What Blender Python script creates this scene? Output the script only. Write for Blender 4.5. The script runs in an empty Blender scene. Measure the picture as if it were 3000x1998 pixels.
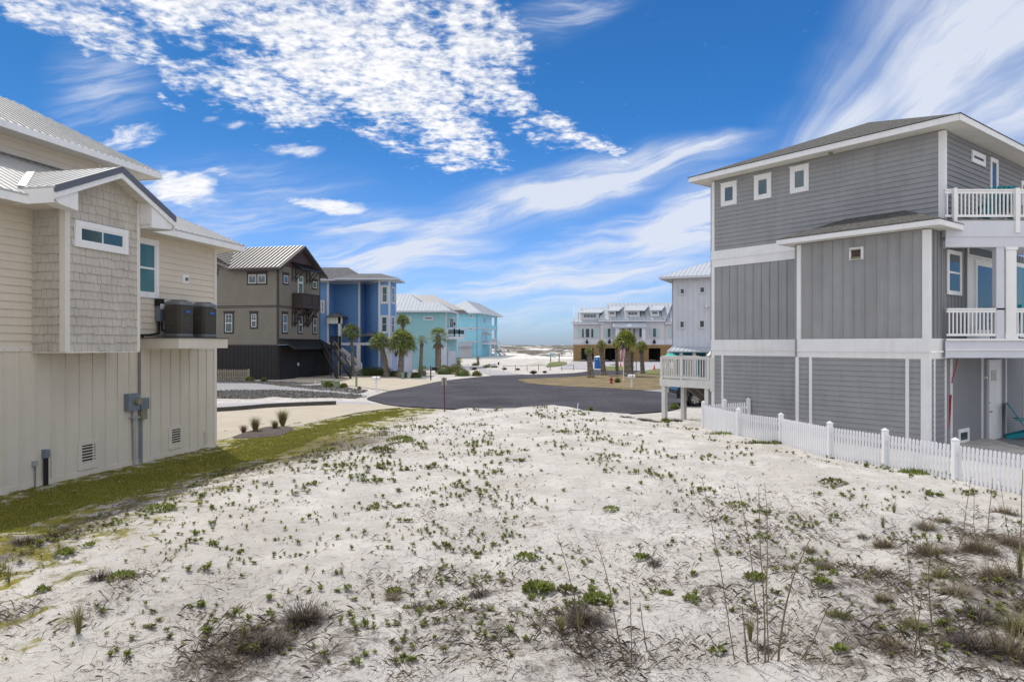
import bpy, math, random
from mathutils import Vector, noise as mn
random.seed(7)
R = random.random
def U(a, b): return a + (b - a) * R()
sc = bpy.context.scene
COL = sc.collection
# ------------------------------------------------------------------ camera
H = 3.3                      # the camera hovers at first-floor height
cam = bpy.data.objects.new('camera', bpy.data.cameras.new('camera'))
COL.objects.link(cam)
cam.location = (0, 0, H); cam.rotation_euler = (math.radians(90), 0, 0)
cam.data.sensor_width = 36; cam.data.lens = 24; cam.data.shift_y = 10 / 3000
cam.data.clip_start = .1; cam.data.clip_end = 8000
sc.camera = cam
# ------------------------------------------------------------------ sun, sky, exposure
SUN_EL = math.radians(54)
sdx, sdy = -.56, .828        # horizontal direction towards the sun
sd = Vector((sdx * math.cos(SUN_EL), sdy * math.cos(SUN_EL), math.sin(SUN_EL))).normalized()
sl = bpy.data.lights.new('sun', 'SUN'); sl.energy = 3.6; sl.angle = math.radians(1.0); sl.color = (1, .945, .86)
so = bpy.data.objects.new('sun', sl); COL.objects.link(so)
so.rotation_euler = sd.to_track_quat('Z', 'Y').to_euler()
sc.view_settings.view_transform = 'Standard'; sc.view_settings.look = 'None'
sc.view_settings.exposure = 0.0; sc.view_settings.gamma = 1
try: sc.cycles.max_bounces = 6; sc.cycles.transparent_max_bounces = 8
except Exception: pass
W = bpy.data.worlds.new('World'); sc.world = W; W.use_nodes = True
nt = W.node_tree; nt.nodes.clear()
def N(t, **kw):
    n = nt.nodes.new(t)
    for k, v in kw.items(): setattr(n, k, v)
    return n
def L(a, b): nt.links.new(a, b)
def setin(s, v):
    if hasattr(v, 'is_output') or isinstance(v, bpy.types.NodeSocket): L(v, s)
    else: s.default_value = v
def M(op, a, b=0.0, c=None):
    n = N('ShaderNodeMath', operation=op); setin(n.inputs[0], a); setin(n.inputs[1], b)
    if c is not None: setin(n.inputs[2], c)
    return n.outputs[0]
def VM(op, a, b=None, out=0):
    n = N('ShaderNodeVectorMath', operation=op); setin(n.inputs[0], a)
    if b is not None: setin(n.inputs[1], b)
    return n.outputs[out]
def mapr(v, a, b, c=0.0, d=1.0, typ='SMOOTHSTEP'):
    n = N('ShaderNodeMapRange', interpolation_type=typ); setin(n.inputs[0], v)
    n.inputs[1].default_value = a; n.inputs[2].default_value = b; n.inputs[3].default_value = c; n.inputs[4].default_value = d
    return n.outputs[0]
def mapping(v, loc=(0, 0, 0), rot=0, scale=(1, 1, 1), typ='POINT'):
    n = N('ShaderNodeMapping', vector_type=typ); L(v, n.inputs[0])
    n.inputs[1].default_value = loc; n.inputs[2].default_value = (0, 0, rot); n.inputs[3].default_value = scale
    return n.outputs[0]
def noise(v, scale, detail=4, rough=.55, dist=0.0, out=0):
    n = N('ShaderNodeTexNoise'); L(v, n.inputs['Vector']); n.inputs['Scale'].default_value = scale
    n.inputs['Detail'].default_value = detail; n.inputs['Roughness'].default_value = rough; n.inputs['Distortion'].default_value = dist
    return n.outputs[out]
def mixc(f, a, b):
    n = N('ShaderNodeMix', data_type='RGBA'); setin(n.inputs[0], f); setin(n.inputs[6], a); setin(n.inputs[7], b)
    return n.outputs[2]
sky = N('ShaderNodeTexSky', sky_type='NISHITA'); sky.sun_disc = False
sky.sun_elevation = SUN_EL; sky.sun_rotation = math.atan2(sdx, sdy)
sky.air_density = 1.0; sky.dust_density = .6; sky.ozone_density = 2.5
tc = N('ShaderNodeTexCoord')
D = VM('NORMALIZE', tc.outputs['Generated'])
sx = N('ShaderNodeSeparateXYZ'); L(D, sx.inputs[0])
ay = M('MAXIMUM', M('ABSOLUTE', sx.outputs[1]), .05)
u = M('DIVIDE', sx.outputs[0], ay); v = M('DIVIDE', sx.outputs[2], ay)
cb = N('ShaderNodeCombineXYZ'); L(u, cb.inputs[0]); L(v, cb.inputs[1]); P = cb.outputs[0]
zz = M('ADD', M('MAXIMUM', sx.outputs[2], 0.0), .07)
cq = N('ShaderNodeCombineXYZ'); L(M('DIVIDE', sx.outputs[0], zz), cq.inputs[0]); L(M('DIVIDE', sx.outputs[1], zz), cq.inputs[1])
Q = cq.outputs[0]
wob = VM('SUBTRACT', noise(P, 5, 3, .6, out=1), (.5, .5, .5))
def warp(k): 
    return VM('ADD', P, VM('MULTIPLY', wob, (k, k, 0)))
PW = warp(.16); PW2 = warp(.05)
def blob(src, x, y, rx, ry, ang=0, soft=(1.0, .25), k=1.0):
    # soft ellipse on the sky round the direction that rises x right and y up of straight ahead
    uu = (x - 1177) / 1569.4; vv = (792 - y) / 1569.4
    m = mapping(src, (uu, vv, 0), math.radians(ang), (rx / 1569.4, ry / 1569.4, 1), 'TEXTURE')
    return mapr(VM('LENGTH', m, out=1), soft[0], soft[1], 0, k)
def mx(lst):
    r = lst[0]
    for b in lst[1:]: r = M('MAXIMUM', r, b)
    return r
# broken altocumulus sheet
mA = mx([blob(PW, 560, -60, 790, 215, -10, (1, .4), 1.1), blob(PW, 800, 130, 500, 215, -24, (1, .3), 1.22), blob(PW, 130, 10, 330, 90, -14, (1, .3), 1.05), blob(PW, 330, 95, 200, 60, -20, (1, .2), 1.0),
         blob(PW, 1010, 280, 290, 130, -34, (1, .2), 1.12), blob(PW, 1320, 305, 190, 55, -20, (1, .1), 1.12), blob(PW, 1190, 225, 130, 60, -50, (1, .1), 1.05), blob(PW, 420, 235, 90, 30, -20, (1, .1), .8), blob(PW, 620, 215, 290, 115, -28, (1, .2), 1.1), blob(PW, 860, 335, 210, 55, -16, (1, .1), .95),
         blob(PW, 1090, 120, 200, 190, -50, (1, .25), 1.12), blob(PW, 1040, 372, 160, 48, -16, (1, .1), 1.0), blob(PW, 450, 150, 160, 70, -30, (1, .2), .9)])
tA = noise(Q, 9.5, 7, .64, .35); tA2 = noise(Q, 30, 3, .55, .25)
tt = M('ADD', M('MULTIPLY', tA, 1.5), M('MULTIPLY', tA2, .95))
dA = mapr(M('ADD', M('MULTIPLY', mA, 1.7), M('SUBTRACT', M('MULTIPLY', tt, 2.5), 3.80)), -.1, 1.75)
# small ragged puffs low on the left
mB = mx([blob(PW2, 410, 440, 215, 85, -8, (1, .1), 1.4), blob(PW2, 310, 320, 190, 60, 6, (1, .1), 1.2), blob(PW2, 520, 290, 150, 30, -8, (1, .1), .95), blob(PW2, 520, 400, 170, 50, -8, (1, .1), .95), blob(PW2, 760, 475, 200, 38, -10, (1, .1), 1.4),
         blob(PW2, 670, 350, 180, 36, -6, (1, .1), 1.15), blob(PW2, 570, 500, 130, 34, 6, (1, .1), .8), blob(PW2, 470, 300, 60, 12, 0, (1, .1), .7)])
tB = noise(mapping(mapping(P, rot=math.radians(-10)), scale=(1, 3.2, 1)), 13, 7, .64, .5)
dB = mapr(M('ADD', mB, M('SUBTRACT', M('MULTIPLY', tB, 2.0), 1.72)), 0, .7, 0, .95)
# cirrus
def streaks(ang, sc_, stretch, off=0, lo=.35, hi=.75):
    return mapr(noise(mapping(mapping(PW2, (off, off, 0), math.radians(ang)), scale=(1, stretch, 1)), sc_, 6, .6, .45), lo, hi)
fo = VM('SUBTRACT', warp(.045), ((1700 - 1177) / 1569.4, (792 - 560) / 1569.4, 0)); fs = N('ShaderNodeSeparateXYZ'); L(fo, fs.inputs[0])
fc = N('ShaderNodeCombineXYZ'); L(M('MULTIPLY', M('ARCTAN2', fs.outputs[1], fs.outputs[0]), 7.0), fc.inputs[0]); L(M('MULTIPLY', VM('LENGTH', fo, out=1), 2.2), fc.inputs[1])
fan = mapr(noise(fc.outputs[0], 1.2, 6, .55, .2), .28, .66)
c1 = M('MULTIPLY', mx([blob(PW, 2180, 170, 560, 330, 48, (1, -.2), 1.4), blob(P, 2260, 20, 330, 520, -38, (1, .1), 1.2), blob(P, 1960, 270, 360, 110, 40, (1, 0), .95), blob(P, 2330, 200, 400, 260, 10, (1, .1), 1.0)]), M('ADD', M('MULTIPLY', fan, .66), .36))
c2 = M('MULTIPLY', mx([blob(PW2, 1370, 425, 460, 88, 14, (1, .0), 1.7), blob(PW2, 1600, 350, 230, 55, 12, (1, 0), 1.6), blob(PW2, 1590, 515, 190, 95, 25, (1, 0), 1.6), blob(PW2, 1620, 440, 170, 90, 25, (1, 0), 1.4), blob(PW2, 1120, 500, 280, 45, 16, (1, 0), 1.3)]),
       M('ADD', M('MULTIPLY', streaks(-17, 4, 6, 3, .38, .68), .95), .22))
c3 = M('MULTIPLY', mx([blob(PW2, 900, 590, 420, 66, 2, (1, 0), 1.5), blob(PW2, 1300, 640, 640, 120, 5, (1, 0), 1.15), blob(PW2, 850, 530, 320, 60, 0, (1, 0), 1.0), blob(PW2, 240, 190, 180, 200, -20, (1, 0), .6), blob(PW2, 1320, 20, 340, 70, 25, (1, 0), .75), blob(PW2, 1480, 560, 440, 110, 12, (1, 0), 1.1), blob(PW2, 540, 480, 400, 150, 0, (1, 0), .75), blob(PW2, 1180, 720, 900, 70, 0, (1, 0), .7)]),
       M('ADD', M('MULTIPLY', streaks(-7, 5, 8, 9, .38, .72), .95), .12))
up = mapr(sx.outputs[2], .0, .03)
back = M('MAXIMUM', mapr(sx.outputs[1], .12, -.15, 0, 1), mapr(sx.outputs[2], .56, .72, 0, 1))          # unseen bright cloud overhead and behind, added for fill light
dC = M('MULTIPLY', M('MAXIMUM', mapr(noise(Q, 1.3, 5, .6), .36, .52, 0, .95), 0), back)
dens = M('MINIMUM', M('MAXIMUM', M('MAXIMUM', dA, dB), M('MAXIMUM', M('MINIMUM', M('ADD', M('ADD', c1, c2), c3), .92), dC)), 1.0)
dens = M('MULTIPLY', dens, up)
SKY_TINT = (.21, .66, 1.14, 1)
tint = N('ShaderNodeMix', data_type='RGBA', blend_type='MULTIPLY'); tint.inputs[0].default_value = 1
L(sky.outputs[0], tint.inputs[6])
L(mixc(mapr(sx.outputs[2], .0, .34, 0, 1), (.62, .88, 1.45, 1), SKY_TINT), tint.inputs[7])
shade = mapr(M('ADD', M('MULTIPLY', noise(Q, 9, 5, .6), .6), M('MULTIPLY', tA2, .4)), .34, .58, 0, 1)
white = mixc(shade, (8.0, 8.3, 8.9, 1), (10.3, 10.3, 10.4, 1))
cir = mixc(mapr(M('MAXIMUM', dA, dB), 0, .6), (7.6, 8.1, 9.2, 1), white)
pol = mapr(VM('DOT_PRODUCT', D, tuple(sd), out=1), .45, .9, 1, .72)
blue = VM('SCALE', tint.outputs[2]); L(pol, blue.node.inputs['Scale'])
lit = VM('MULTIPLY', mixc(back, (1, 1, 1, 1), (1.62, 1.55, 1.45, 1)), cir)  # unseen rear and overhead cloud boosted and warmed to lift the shaded walls
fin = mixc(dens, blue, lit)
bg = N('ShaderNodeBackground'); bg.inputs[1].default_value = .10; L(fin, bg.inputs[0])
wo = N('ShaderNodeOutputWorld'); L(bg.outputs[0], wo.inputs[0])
W.cycles.sampling_method = 'MANUAL'; W.cycles.sample_map_resolution = 1024

# ------------------------------------------------------------------ materials
MATS = {}
def material(name, col, rough=.7, var=.08, vscale=3.0, bump=0.0, bscale=40, metal=0.0, spec=.4, stain=0.0, stretch=(1, 1, 1), col2=None, grain=0.0, gscale=120):
    if name in MATS: return MATS[name]
    m = bpy.data.materials.new(name); m.use_nodes = True; t = m.node_tree
    b = t.nodes['Principled BSDF']; b.inputs['Roughness'].default_value = rough; b.inputs['Metallic'].default_value = metal
    b.inputs['Specular IOR Level'].default_value = spec
    tcn = t.nodes.new('ShaderNodeTexCoord'); mp = t.nodes.new('ShaderNodeMapping'); mp.inputs[3].default_value = stretch
    t.links.new(tcn.outputs['Object'], mp.inputs[0])
    nz = t.nodes.new('ShaderNodeTexNoise'); nz.inputs['Scale'].default_value = vscale; nz.inputs['Detail'].default_value = 6; nz.inputs['Roughness'].default_value = .6
    t.links.new(mp.outputs[0], nz.inputs['Vector'])
    mr = t.nodes.new('ShaderNodeMapRange'); mr.inputs[1].default_value = .3; mr.inputs[2].default_value = .7
    t.links.new(nz.outputs[0], mr.inputs[0])
    mx_ = t.nodes.new('ShaderNodeMix'); mx_.data_type = 'RGBA'
    a = [c * (1 - var) for c in col]; c2 = col2 if col2 else [min(1, c * (1 + var)) for c in col]
    mx_.inputs[6].default_value = (*a, 1); mx_.inputs[7].default_value = (*c2, 1)
    t.links.new(mr.outputs[0], mx_.inputs[0]); out = mx_.outputs[2]
    if stain:
        mp2 = t.nodes.new('ShaderNodeMapping'); mp2.inputs[3].default_value = (2.2, 2.2, .25); t.links.new(tcn.outputs['Object'], mp2.inputs[0])
        n2 = t.nodes.new('ShaderNodeTexNoise'); n2.inputs['Scale'].default_value = 2.5; n2.inputs['Detail'].default_value = 5; t.links.new(mp2.outputs[0], n2.inputs['Vector'])
        r2 = t.nodes.new('ShaderNodeMapRange'); r2.inputs[1].default_value = .5; r2.inputs[2].default_value = .75; r2.inputs[4].default_value = stain; t.links.new(n2.outputs[0], r2.inputs[0])
        m2 = t.nodes.new('ShaderNodeMix'); m2.data_type = 'RGBA'; t.links.new(r2.outputs[0], m2.inputs[0]); t.links.new(out, m2.inputs[6])
        m2.inputs[7].default_value = (col[0] * .55, col[1] * .52, col[2] * .46, 1); out = m2.outputs[2]
    if grain:
        n4 = t.nodes.new('ShaderNodeTexNoise'); n4.inputs['Scale'].default_value = gscale; n4.inputs['Detail'].default_value = 3; t.links.new(mp.outputs[0], n4.inputs['Vector'])
        r4 = t.nodes.new('ShaderNodeMapRange'); r4.inputs[1].default_value = .35; r4.inputs[2].default_value = .65; r4.inputs[3].default_value = 1 - grain; r4.inputs[4].default_value = 1 + grain; t.links.new(n4.outputs[0], r4.inputs[0])
        m4 = t.nodes.new('ShaderNodeVectorMath'); m4.operation = 'SCALE'; t.links.new(out, m4.inputs[0]); t.links.new(r4.outputs[0], m4.inputs['Scale']); out = m4.outputs[0]
    t.links.new(out, b.inputs['Base Color'])
    if bump:
        n3 = t.nodes.new('ShaderNodeTexNoise'); n3.inputs['Scale'].default_value = bscale; n3.inputs['Detail'].default_value = 4; t.links.new(mp.outputs[0], n3.inputs['Vector'])
        bp = t.nodes.new('ShaderNodeBump'); bp.inputs['Strength'].default_value = bump; bp.inputs['Distance'].default_value = .02
        t.links.new(n3.outputs[0], bp.inputs['Height']); t.links.new(bp.outputs[0], b.inputs['Normal'])
    MATS[name] = m; return m
def leafmat(name, c1, c2, tr=.25):
    m = bpy.data.materials.new(name); m.use_nodes = True; t = m.node_tree; b = t.nodes['Principled BSDF']
    g = t.nodes.new('ShaderNodeNewGeometry'); r = t.nodes.new('ShaderNodeValToRGB')
    r.color_ramp.elements[0].color = (*c1, 1); r.color_ramp.elements[1].color = (*c2, 1)
    t.links.new(g.outputs['Random Per Island'], r.inputs[0]); t.links.new(r.outputs[0], b.inputs['Base Color'])
    b.inputs['Roughness'].default_value = .55; b.inputs['Specular IOR Level'].default_value = .3
    tl = t.nodes.new('ShaderNodeBsdfTranslucent'); t.links.new(r.outputs[0], tl.inputs[0])
    ms = t.nodes.new('ShaderNodeMixShader'); ms.inputs[0].default_value = tr
    t.links.new(b.outputs[0], ms.inputs[1]); t.links.new(tl.outputs[0], ms.inputs[2]); t.links.new(ms.outputs[0], t.nodes['Material Output'].inputs[0])
    MATS[name] = m; return m
def glassmat(name, c1, c2, scale=.7):
    m = material(name, c1, .04, 0, scale, spec=.9, col2=c2, stretch=(1, 1, .6)); return m
M_white = material('white_trim', (.78, .77, .75), .55, .04, 2, stain=.16)
M_offwhite = material('offwhite_trim', (.68, .665, .62), .6, .05, 2, stain=.25)
M_tan = material('tan_paint', (.62, .55, .445), .75, .04, 1.2, .1, 90, stain=.10, grain=.03)
M_tan2 = material('tan_paint_lower', (.615, .56, .465), .75, .05, 1.0, .12, 90, stain=.12, grain=.03)
M_tantrim = material('cream_trim', (.66, .62, .55), .65, .04, 1.5, stain=.12)
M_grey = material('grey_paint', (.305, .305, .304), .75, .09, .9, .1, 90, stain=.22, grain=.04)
M_greyshade = material('grey_paint_shade', (.225, .228, .235), .75, .06, 1.1, .1, 90, stain=.12, grain=.04)  # same grey paint, with the side wall's bluish shade put into the colour
M_metal = material('pale_metal_roof', (.46, .455, .435), .42, .08, 1.2, metal=.15, stain=.18)
M_metalw = material('white_metal_roof', (.40, .43, .47), .65, .06, 1.0, spec=.2, metal=0, stain=.1)
M_slate = material('slate_rake_trim', (.115, .125, .15), .5, .06, 2)
M_shingle = material('asphalt_shingles', (.06, .058, .052), .95, .4, 3.2, .5, 30, stretch=(3.2, 3.2, 14), col2=(.165, .16, .15), spec=.1, grain=.35, gscale=7)
M_shingleB = material('grey_shingles_far', (.085, .085, .095), .95, .3, 2, .3, 20, stretch=(2, 2, 8), col2=(.16, .16, .17), grain=.25, gscale=5)
M_glass = glassmat('dark_window_glass', (.012, .030, .032), (.03, .075, .075))
M_glassb = glassmat('blue_window_glass', (.025, .05, .08), (.07, .11, .16))
M_glassg = glassmat('green_blind_glass', (.04, .12, .095), (.12, .22, .18))
M_glassgrey = glassmat('grey_blue_glass', (.03, .065, .08), (.05, .105, .12))
M_brown = material('olive_brown_paint', (.205, .188, .15), .8, .07, 1, stain=.1)
M_plum = material('plum_shingles', (.085, .055, .060), .85, .18, 6, .3, 20)
M_dark = material('charcoal_boards', (.027, .024, .025), .8, .15, 2)
M_darktrim = material('dark_brown_trim', (.045, .034, .032), .7, .1, 3)
M_blackmetal = material('black_metal', (.022, .024, .032), .4, .1, 2, metal=.3)
M_blue = material('blue_paint', (.15, .32, .60), .75, .05, .8, stain=.08)
M_bluetrim = material('lilac_white_trim', (.58, .59, .63), .6, .04, 2)
M_teal = material('seafoam_paint', (.29, .52, .55), .75, .05, .8, stain=.05)
M_aqua = material('aqua_paint', (.27, .57, .69), .75, .05, .6, stain=.05)
M_whitewall = material('pale_board_wall', (.60, .61, .66), .7, .04, .8, stain=.08)
M_whitewall2 = material('pinkish_white_wall', (.56, .545, .56), .7, .04, .8, stain=.08)
M_slat = material('timber_slats', (.30, .195, .085), .75, .2, 2.5, stretch=(1, 1, 6))
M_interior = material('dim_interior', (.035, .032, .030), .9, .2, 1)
M_deckwood = material('weathered_wood', (.22, .20, .17), .85, .2, 4, .3, 30, stretch=(1, 1, 3))
M_fencewood = material('bleached_fence_wood', (.30, .265, .19), .85, .2, 4)
M_vinyl = material('white_vinyl', (.76, .76, .77), .35, .02, 2)
M_asphalt = material('asphalt', (.060, .058, .068), 1.0, .16, .22, .25, 30, spec=.03, col2=(.092, .088, .100), grain=.2, gscale=5)
M_concrete = material('tan_concrete', (.40, .345, .265), .85, .08, .7, .1, 30, stain=.0, grain=.05, gscale=14)
M_concreteg = material('grey_concrete', (.235, .23, .235), .85, .1, .8, .1, 30, grain=.06, gscale=14)
M_paver = material('pale_pavers', (.33, .315, .325), .85, .1, 1.2, .1, 30, grain=.06, gscale=8)
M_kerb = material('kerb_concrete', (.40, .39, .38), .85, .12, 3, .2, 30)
M_darkconc = material('dark_concrete', (.085, .08, .075), .9, .2, 3, .2, 30)  # kerb sides and platform cap, darker than the coping
M_gravel = material('dark_gravel', (.08, .075, .07), .95, .5, 14, .8, 20, col2=(.30, .28, .26), grain=.4, gscale=8)
M_rock = leafmat('rock_chips', (.03, .028, .027), (.24, .215, .18), 0)
M_mulch = material('mulch', (.055, .042, .035), .95, .5, 20, .8, 30, col2=(.14, .11, .09))
M_ac = material('ac_mesh', (.075, .066, .056), .6, .25, 6, .4, 60, metal=.3, stretch=(1, 1, 8))
M_acgrey = material('ac_metal', (.17, .175, .18), .45, .1, 4, metal=.3)
M_black = material('black_rubber', (.012, .012, .012), .7, .2, 5)
M_util = material('bluegrey_metal', (.175, .21, .245), .45, .1, 6, metal=.2)
M_beige = material('beige_plastic', (.23, .21, .14), .6, .1, 6)
M_pvc = material('painted_pipe', (.33, .34, .34), .5, .08, 5)
M_red = material('red_paint', (.36, .022, .025), .5, .1, 6)
M_orange = material('orange_plastic', (.62, .075, .045), .5, .08, 6)
M_tealc = material('teal_plastic', (.0, .25, .30), .5, .06, 4)
M_pblue = material('blue_plastic', (.015, .14, .42), .45, .06, 3)
M_gbox = material('pale_green_metal', (.20, .26, .15), .6, .1, 5)
M_dgreen = material('dark_green_plastic', (.012, .06, .05), .5, .1, 5)
M_bark = material('palm_bark', (.15, .125, .10), .95, .45, 9, 1.0, 14, stretch=(1, 1, .5), col2=(.29, .25, .20))
M_carpaint = material('black_car_paint', (.010, .012, .016), .12, .1, 2, spec=.8)
M_chrome = material('wheel_alloy', (.45, .45, .44), .25, .05, 4, metal=.9)
M_rust = material('rusted_steel', (.085, .05, .04), .8, .3, 12)
M_signback = material('sign_back', (.33, .33, .27), .5, .1, 8, metal=.4)
M_flagr = material('flag_red', (.42, .035, .05), .8, .05, 6)
M_flagw = material('flag_white', (.70, .68, .68), .8, .05, 6)
M_flagb = material('flag_blue', (.035, .05, .18), .8, .05, 6)
M_gold = material('gilt_ball', (.6, .42, .08), .3, .05, 6, metal=.8)
M_shutter = material('seaglass_shutters', (.36, .50, .50), .7, .05, 4)
M_leafg = leafmat('beach_leaf', (.085, .12, .020), (.28, .31, .07), .35)
M_leafd = leafmat('beach_leaf_dull', (.085, .10, .03), (.19, .19, .06))
M_twig = leafmat('dead_twigs', (.045, .035, .030), (.15, .12, .095), 0)
M_dry = leafmat('dry_grass', (.09, .07, .045), (.30, .24, .15), .15)
M_drygreen = leafmat('straw_green_grass', (.11, .12, .035), (.32, .28, .13), .2)
M_grass = leafmat('lawn_blades', (.13, .14, .02), (.32, .31, .055), .35)
M_palm = leafmat('palm_fronds', (.05, .10, .020), (.32, .36, .10), .35)
M_palmy = leafmat('palm_fronds_yellow', (.10, .14, .022), (.38, .38, .08), .3)
M_palmdead = leafmat('palm_fronds_dead', (.10, .07, .035), (.24, .17, .09), .1)
M_shrub = leafmat('shrub_leaves', (.055, .07, .014), (.25, .235, .05), .2)
M_shrubg = leafmat('hedge_leaves', (.035, .065, .016), (.105, .135, .035), .2)
M_stalk = leafmat('stalk', (.10, .07, .045), (.22, .17, .11), 0)

# ------------------------------------------------------------------ mesh helpers
def thing(name, label, cat, loc=(0, 0, 0), group=None):
    o = bpy.data.objects.new(name, None); COL.objects.link(o); o.location = loc; o.empty_display_size = .3
    o['label'] = label; o['category'] = cat
    if group: o['group'] = group
    return o
def tag(o, label=None, cat=None, group=None, kind=None):
    if label: o['label'] = label
    if cat: o['category'] = cat
    if group: o['group'] = group
    if kind: o['kind'] = kind
    return o
def rootloc(p):
    while p.parent: p = p.parent
    return Vector(p.location)
class Fr:
    def __init__(s, o, d):
        l = math.hypot(*d); s.o = o; s.d = (d[0] / l, d[1] / l); s.n = (s.d[1], -s.d[0])
    def p(s, a, z, n=0):
        return Vector((s.o[0] + s.d[0] * a + s.n[0] * n, s.o[1] + s.d[1] * a + s.n[1] * n, z))
    def hit(s, px, py, n=0):        # where the sight line through a point of the photograph meets this wall plane
        k = (px - 1500) / 2000.; ox = s.o[0] + s.n[0] * n; oy = s.o[1] + s.n[1] * n
        a = (k * oy - ox) / (s.d[0] - k * s.d[1]); Y = oy + s.d[1] * a
        return a, H - (py - 1009) / 2000. * Y
    def sx(s, px, n=0): return s.hit(px, 0, n)[0]
    def right(s, a, n=0):           # the wall that turns back at the right-hand end
        q = s.p(a, 0, n); return Fr((q.x, q.y), (-s.n[0], -s.n[1]))
    def left(s, a, n=0):
        q = s.p(a, 0, n); return Fr((q.x, q.y), s.n)     # seen from outside its s runs towards the front
def at(px, py, z=0.0):
    Y = (H - z) * 2000. / (py - 1009); return Vector(((px - 1500) / 2000. * Y, Y, z))
def atY(px, py, Y): return Vector(((px - 1500) / 2000. * Y, Y, H - (py - 1009) / 2000. * Y))
def clip(poly, conv):
    out = poly
    for i in range(len(conv)):
        a, b = conv[i], conv[(i + 1) % len(conv)]; inp = out; out = []
        if not inp: return []
        def side(p): return (b[0] - a[0]) * (p[1] - a[1]) - (b[1] - a[1]) * (p[0] - a[0])
        for j in range(len(inp)):
            p, q = inp[j], inp[(j + 1) % len(inp)]; sp, sq = side(p), side(q)
            if sp >= 0: out.append(p)
            if (sp >= 0) != (sq >= 0):
                t = sp / (sp - sq); out.append((p[0] + (q[0] - p[0]) * t, p[1] + (q[1] - p[1]) * t))
    return out
def ccw(poly):
    a = sum(poly[i][0] * poly[(i + 1) % len(poly)][1] - poly[(i + 1) % len(poly)][0] * poly[i][1] for i in range(len(poly)))
    return poly if a > 0 else poly[::-1]
class MB:
    def __init__(s): s.v = []; s.f = []; s.m = []; s.mi = 0
    def face(s, pts):
        i = len(s.v); s.v += [tuple(p) for p in pts]; s.f.append(tuple(range(i, i + len(pts)))); s.m.append(s.mi)
    def hexa(s, c):                 # 8 corners, bottom 4 then top 4
        i = len(s.v); s.v += [tuple(p) for p in c]
        for q in ((3, 2, 1, 0), (4, 5, 6, 7), (0, 1, 5, 4), (1, 2, 6, 5), (2, 3, 7, 6), (3, 0, 4, 7)):
            s.f.append(tuple(i + k for k in q)); s.m.append(s.mi)
    def fbox(s, F, s0, s1, z0, z1, n0, n1):
        s.hexa([F.p(a, z, n) for z in (z0, z1) for a, n in ((s0, n1), (s1, n1), (s1, n0), (s0, n0))]); return s
    def box(s, x0, x1, y0, y1, z0, z1):
        s.hexa([(x, y, z) for z in (z0, z1) for x, y in ((x0, y0), (x1, y0), (x1, y1), (x0, y1))]); return s
    def ext(s, F, poly, n0, n1):    # polygon (s,z) extruded outward from n0 to n1
        poly = ccw(poly); k = len(poly); s.face([F.p(a, z, n1) for a, z in poly]); s.face([F.p(a, z, n0) for a, z in poly[::-1]])
        for i in range(k):
            a, b = poly[i], poly[(i + 1) % k]; s.face([F.p(a[0], a[1], n1), F.p(a[0], a[1], n0), F.p(b[0], b[1], n0), F.p(b[0], b[1], n1)])
        return s
    def plan(s, pts, z0, z1):
        k = len(pts); s.face([(x, y, z1) for x, y in pts]); s.face([(x, y, z0) for x, y in pts[::-1]])
        for i in range(k):
            a, b = pts[i], pts[(i + 1) % k]; s.face([(a[0], a[1], z0), (b[0], b[1], z0), (b[0], b[1], z1), (a[0], a[1], z1)])
        return s
    def siding(s, F, poly, n=0, step=.16, t=.022, back=.15):
        poly = ccw(poly); zs = [q[1] for q in poly]; ss = [q[0] for q in poly]; z = min(zs); s.ext(F, poly, n - back, n)
        while z < max(zs) - .01:
            r = clip(poly, [(min(ss) - 1, z), (max(ss) + 1, z), (max(ss) + 1, z + step), (min(ss) - 1, z + step)])
            if len(r) > 2:
                f = lambda q: n + t + (.004 - t) * min(1, max(0, (q[1] - z) / step)); s.face([F.p(q[0], q[1], f(q)) for q in r])
                lo = [q for q in r if abs(q[1] - z) < 1e-6]
                if len(lo) > 1:
                    a, b = min(lo), max(lo); s.face([F.p(a[0], z, n), F.p(b[0], z, n), F.p(b[0], z, n + t), F.p(a[0], z, n + t)])
            z += step
        return s
    def battens(s, F, poly, n=0, step=.41, w=.045, t=.022, off=0, back=.15):
        poly = ccw(poly); s.ext(F, poly, n - back, n); ss = [q[0] for q in poly]; a = min(ss) + off; a = a if a > min(ss) + .02 else a + step
        while a < max(ss) - w:
            r = clip([(a, -50), (a + w, -50), (a + w, 50), (a, 50)], poly)
            if len(r) > 2: s.ext(F, r, n + .001, n + t)
            a += step
        return s
    def shakes(s, F, poly, n=0, row=.2, t=.025, back=.12):
        poly = ccw(poly); s.ext(F, poly, n - back, n); zs = [q[1] for q in poly]; ss = [q[0] for q in poly]; z = min(zs)
        while z < max(zs):
            a = min(ss) - U(0, .1)
            while a < max(ss):
                w = U(.10, .235); dz = random.choice((0, 0, 0, .018, -.012)); tt_ = t * U(.8, 1.2)
                r = clip([(a + .004, z + dz), (a + w - .004, z + dz), (a + w - .004, z + row + .02), (a + .004, z + row + .02)], poly)
                if len(r) > 2:
                    f = lambda q: n + tt_ + (.004 - tt_) * min(1, max(0, (q[1] - z) / row)); k = len(r)
                    s.face([F.p(q[0], q[1], f(q)) for q in r])
                    for i in range(k):
                        p, q = r[i], r[(i + 1) % k]; s.face([F.p(p[0], p[1], f(p)), F.p(p[0], p[1], n), F.p(q[0], q[1], n), F.p(q[0], q[1], f(q))])
                a += w
            z += row
        return s
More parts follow.
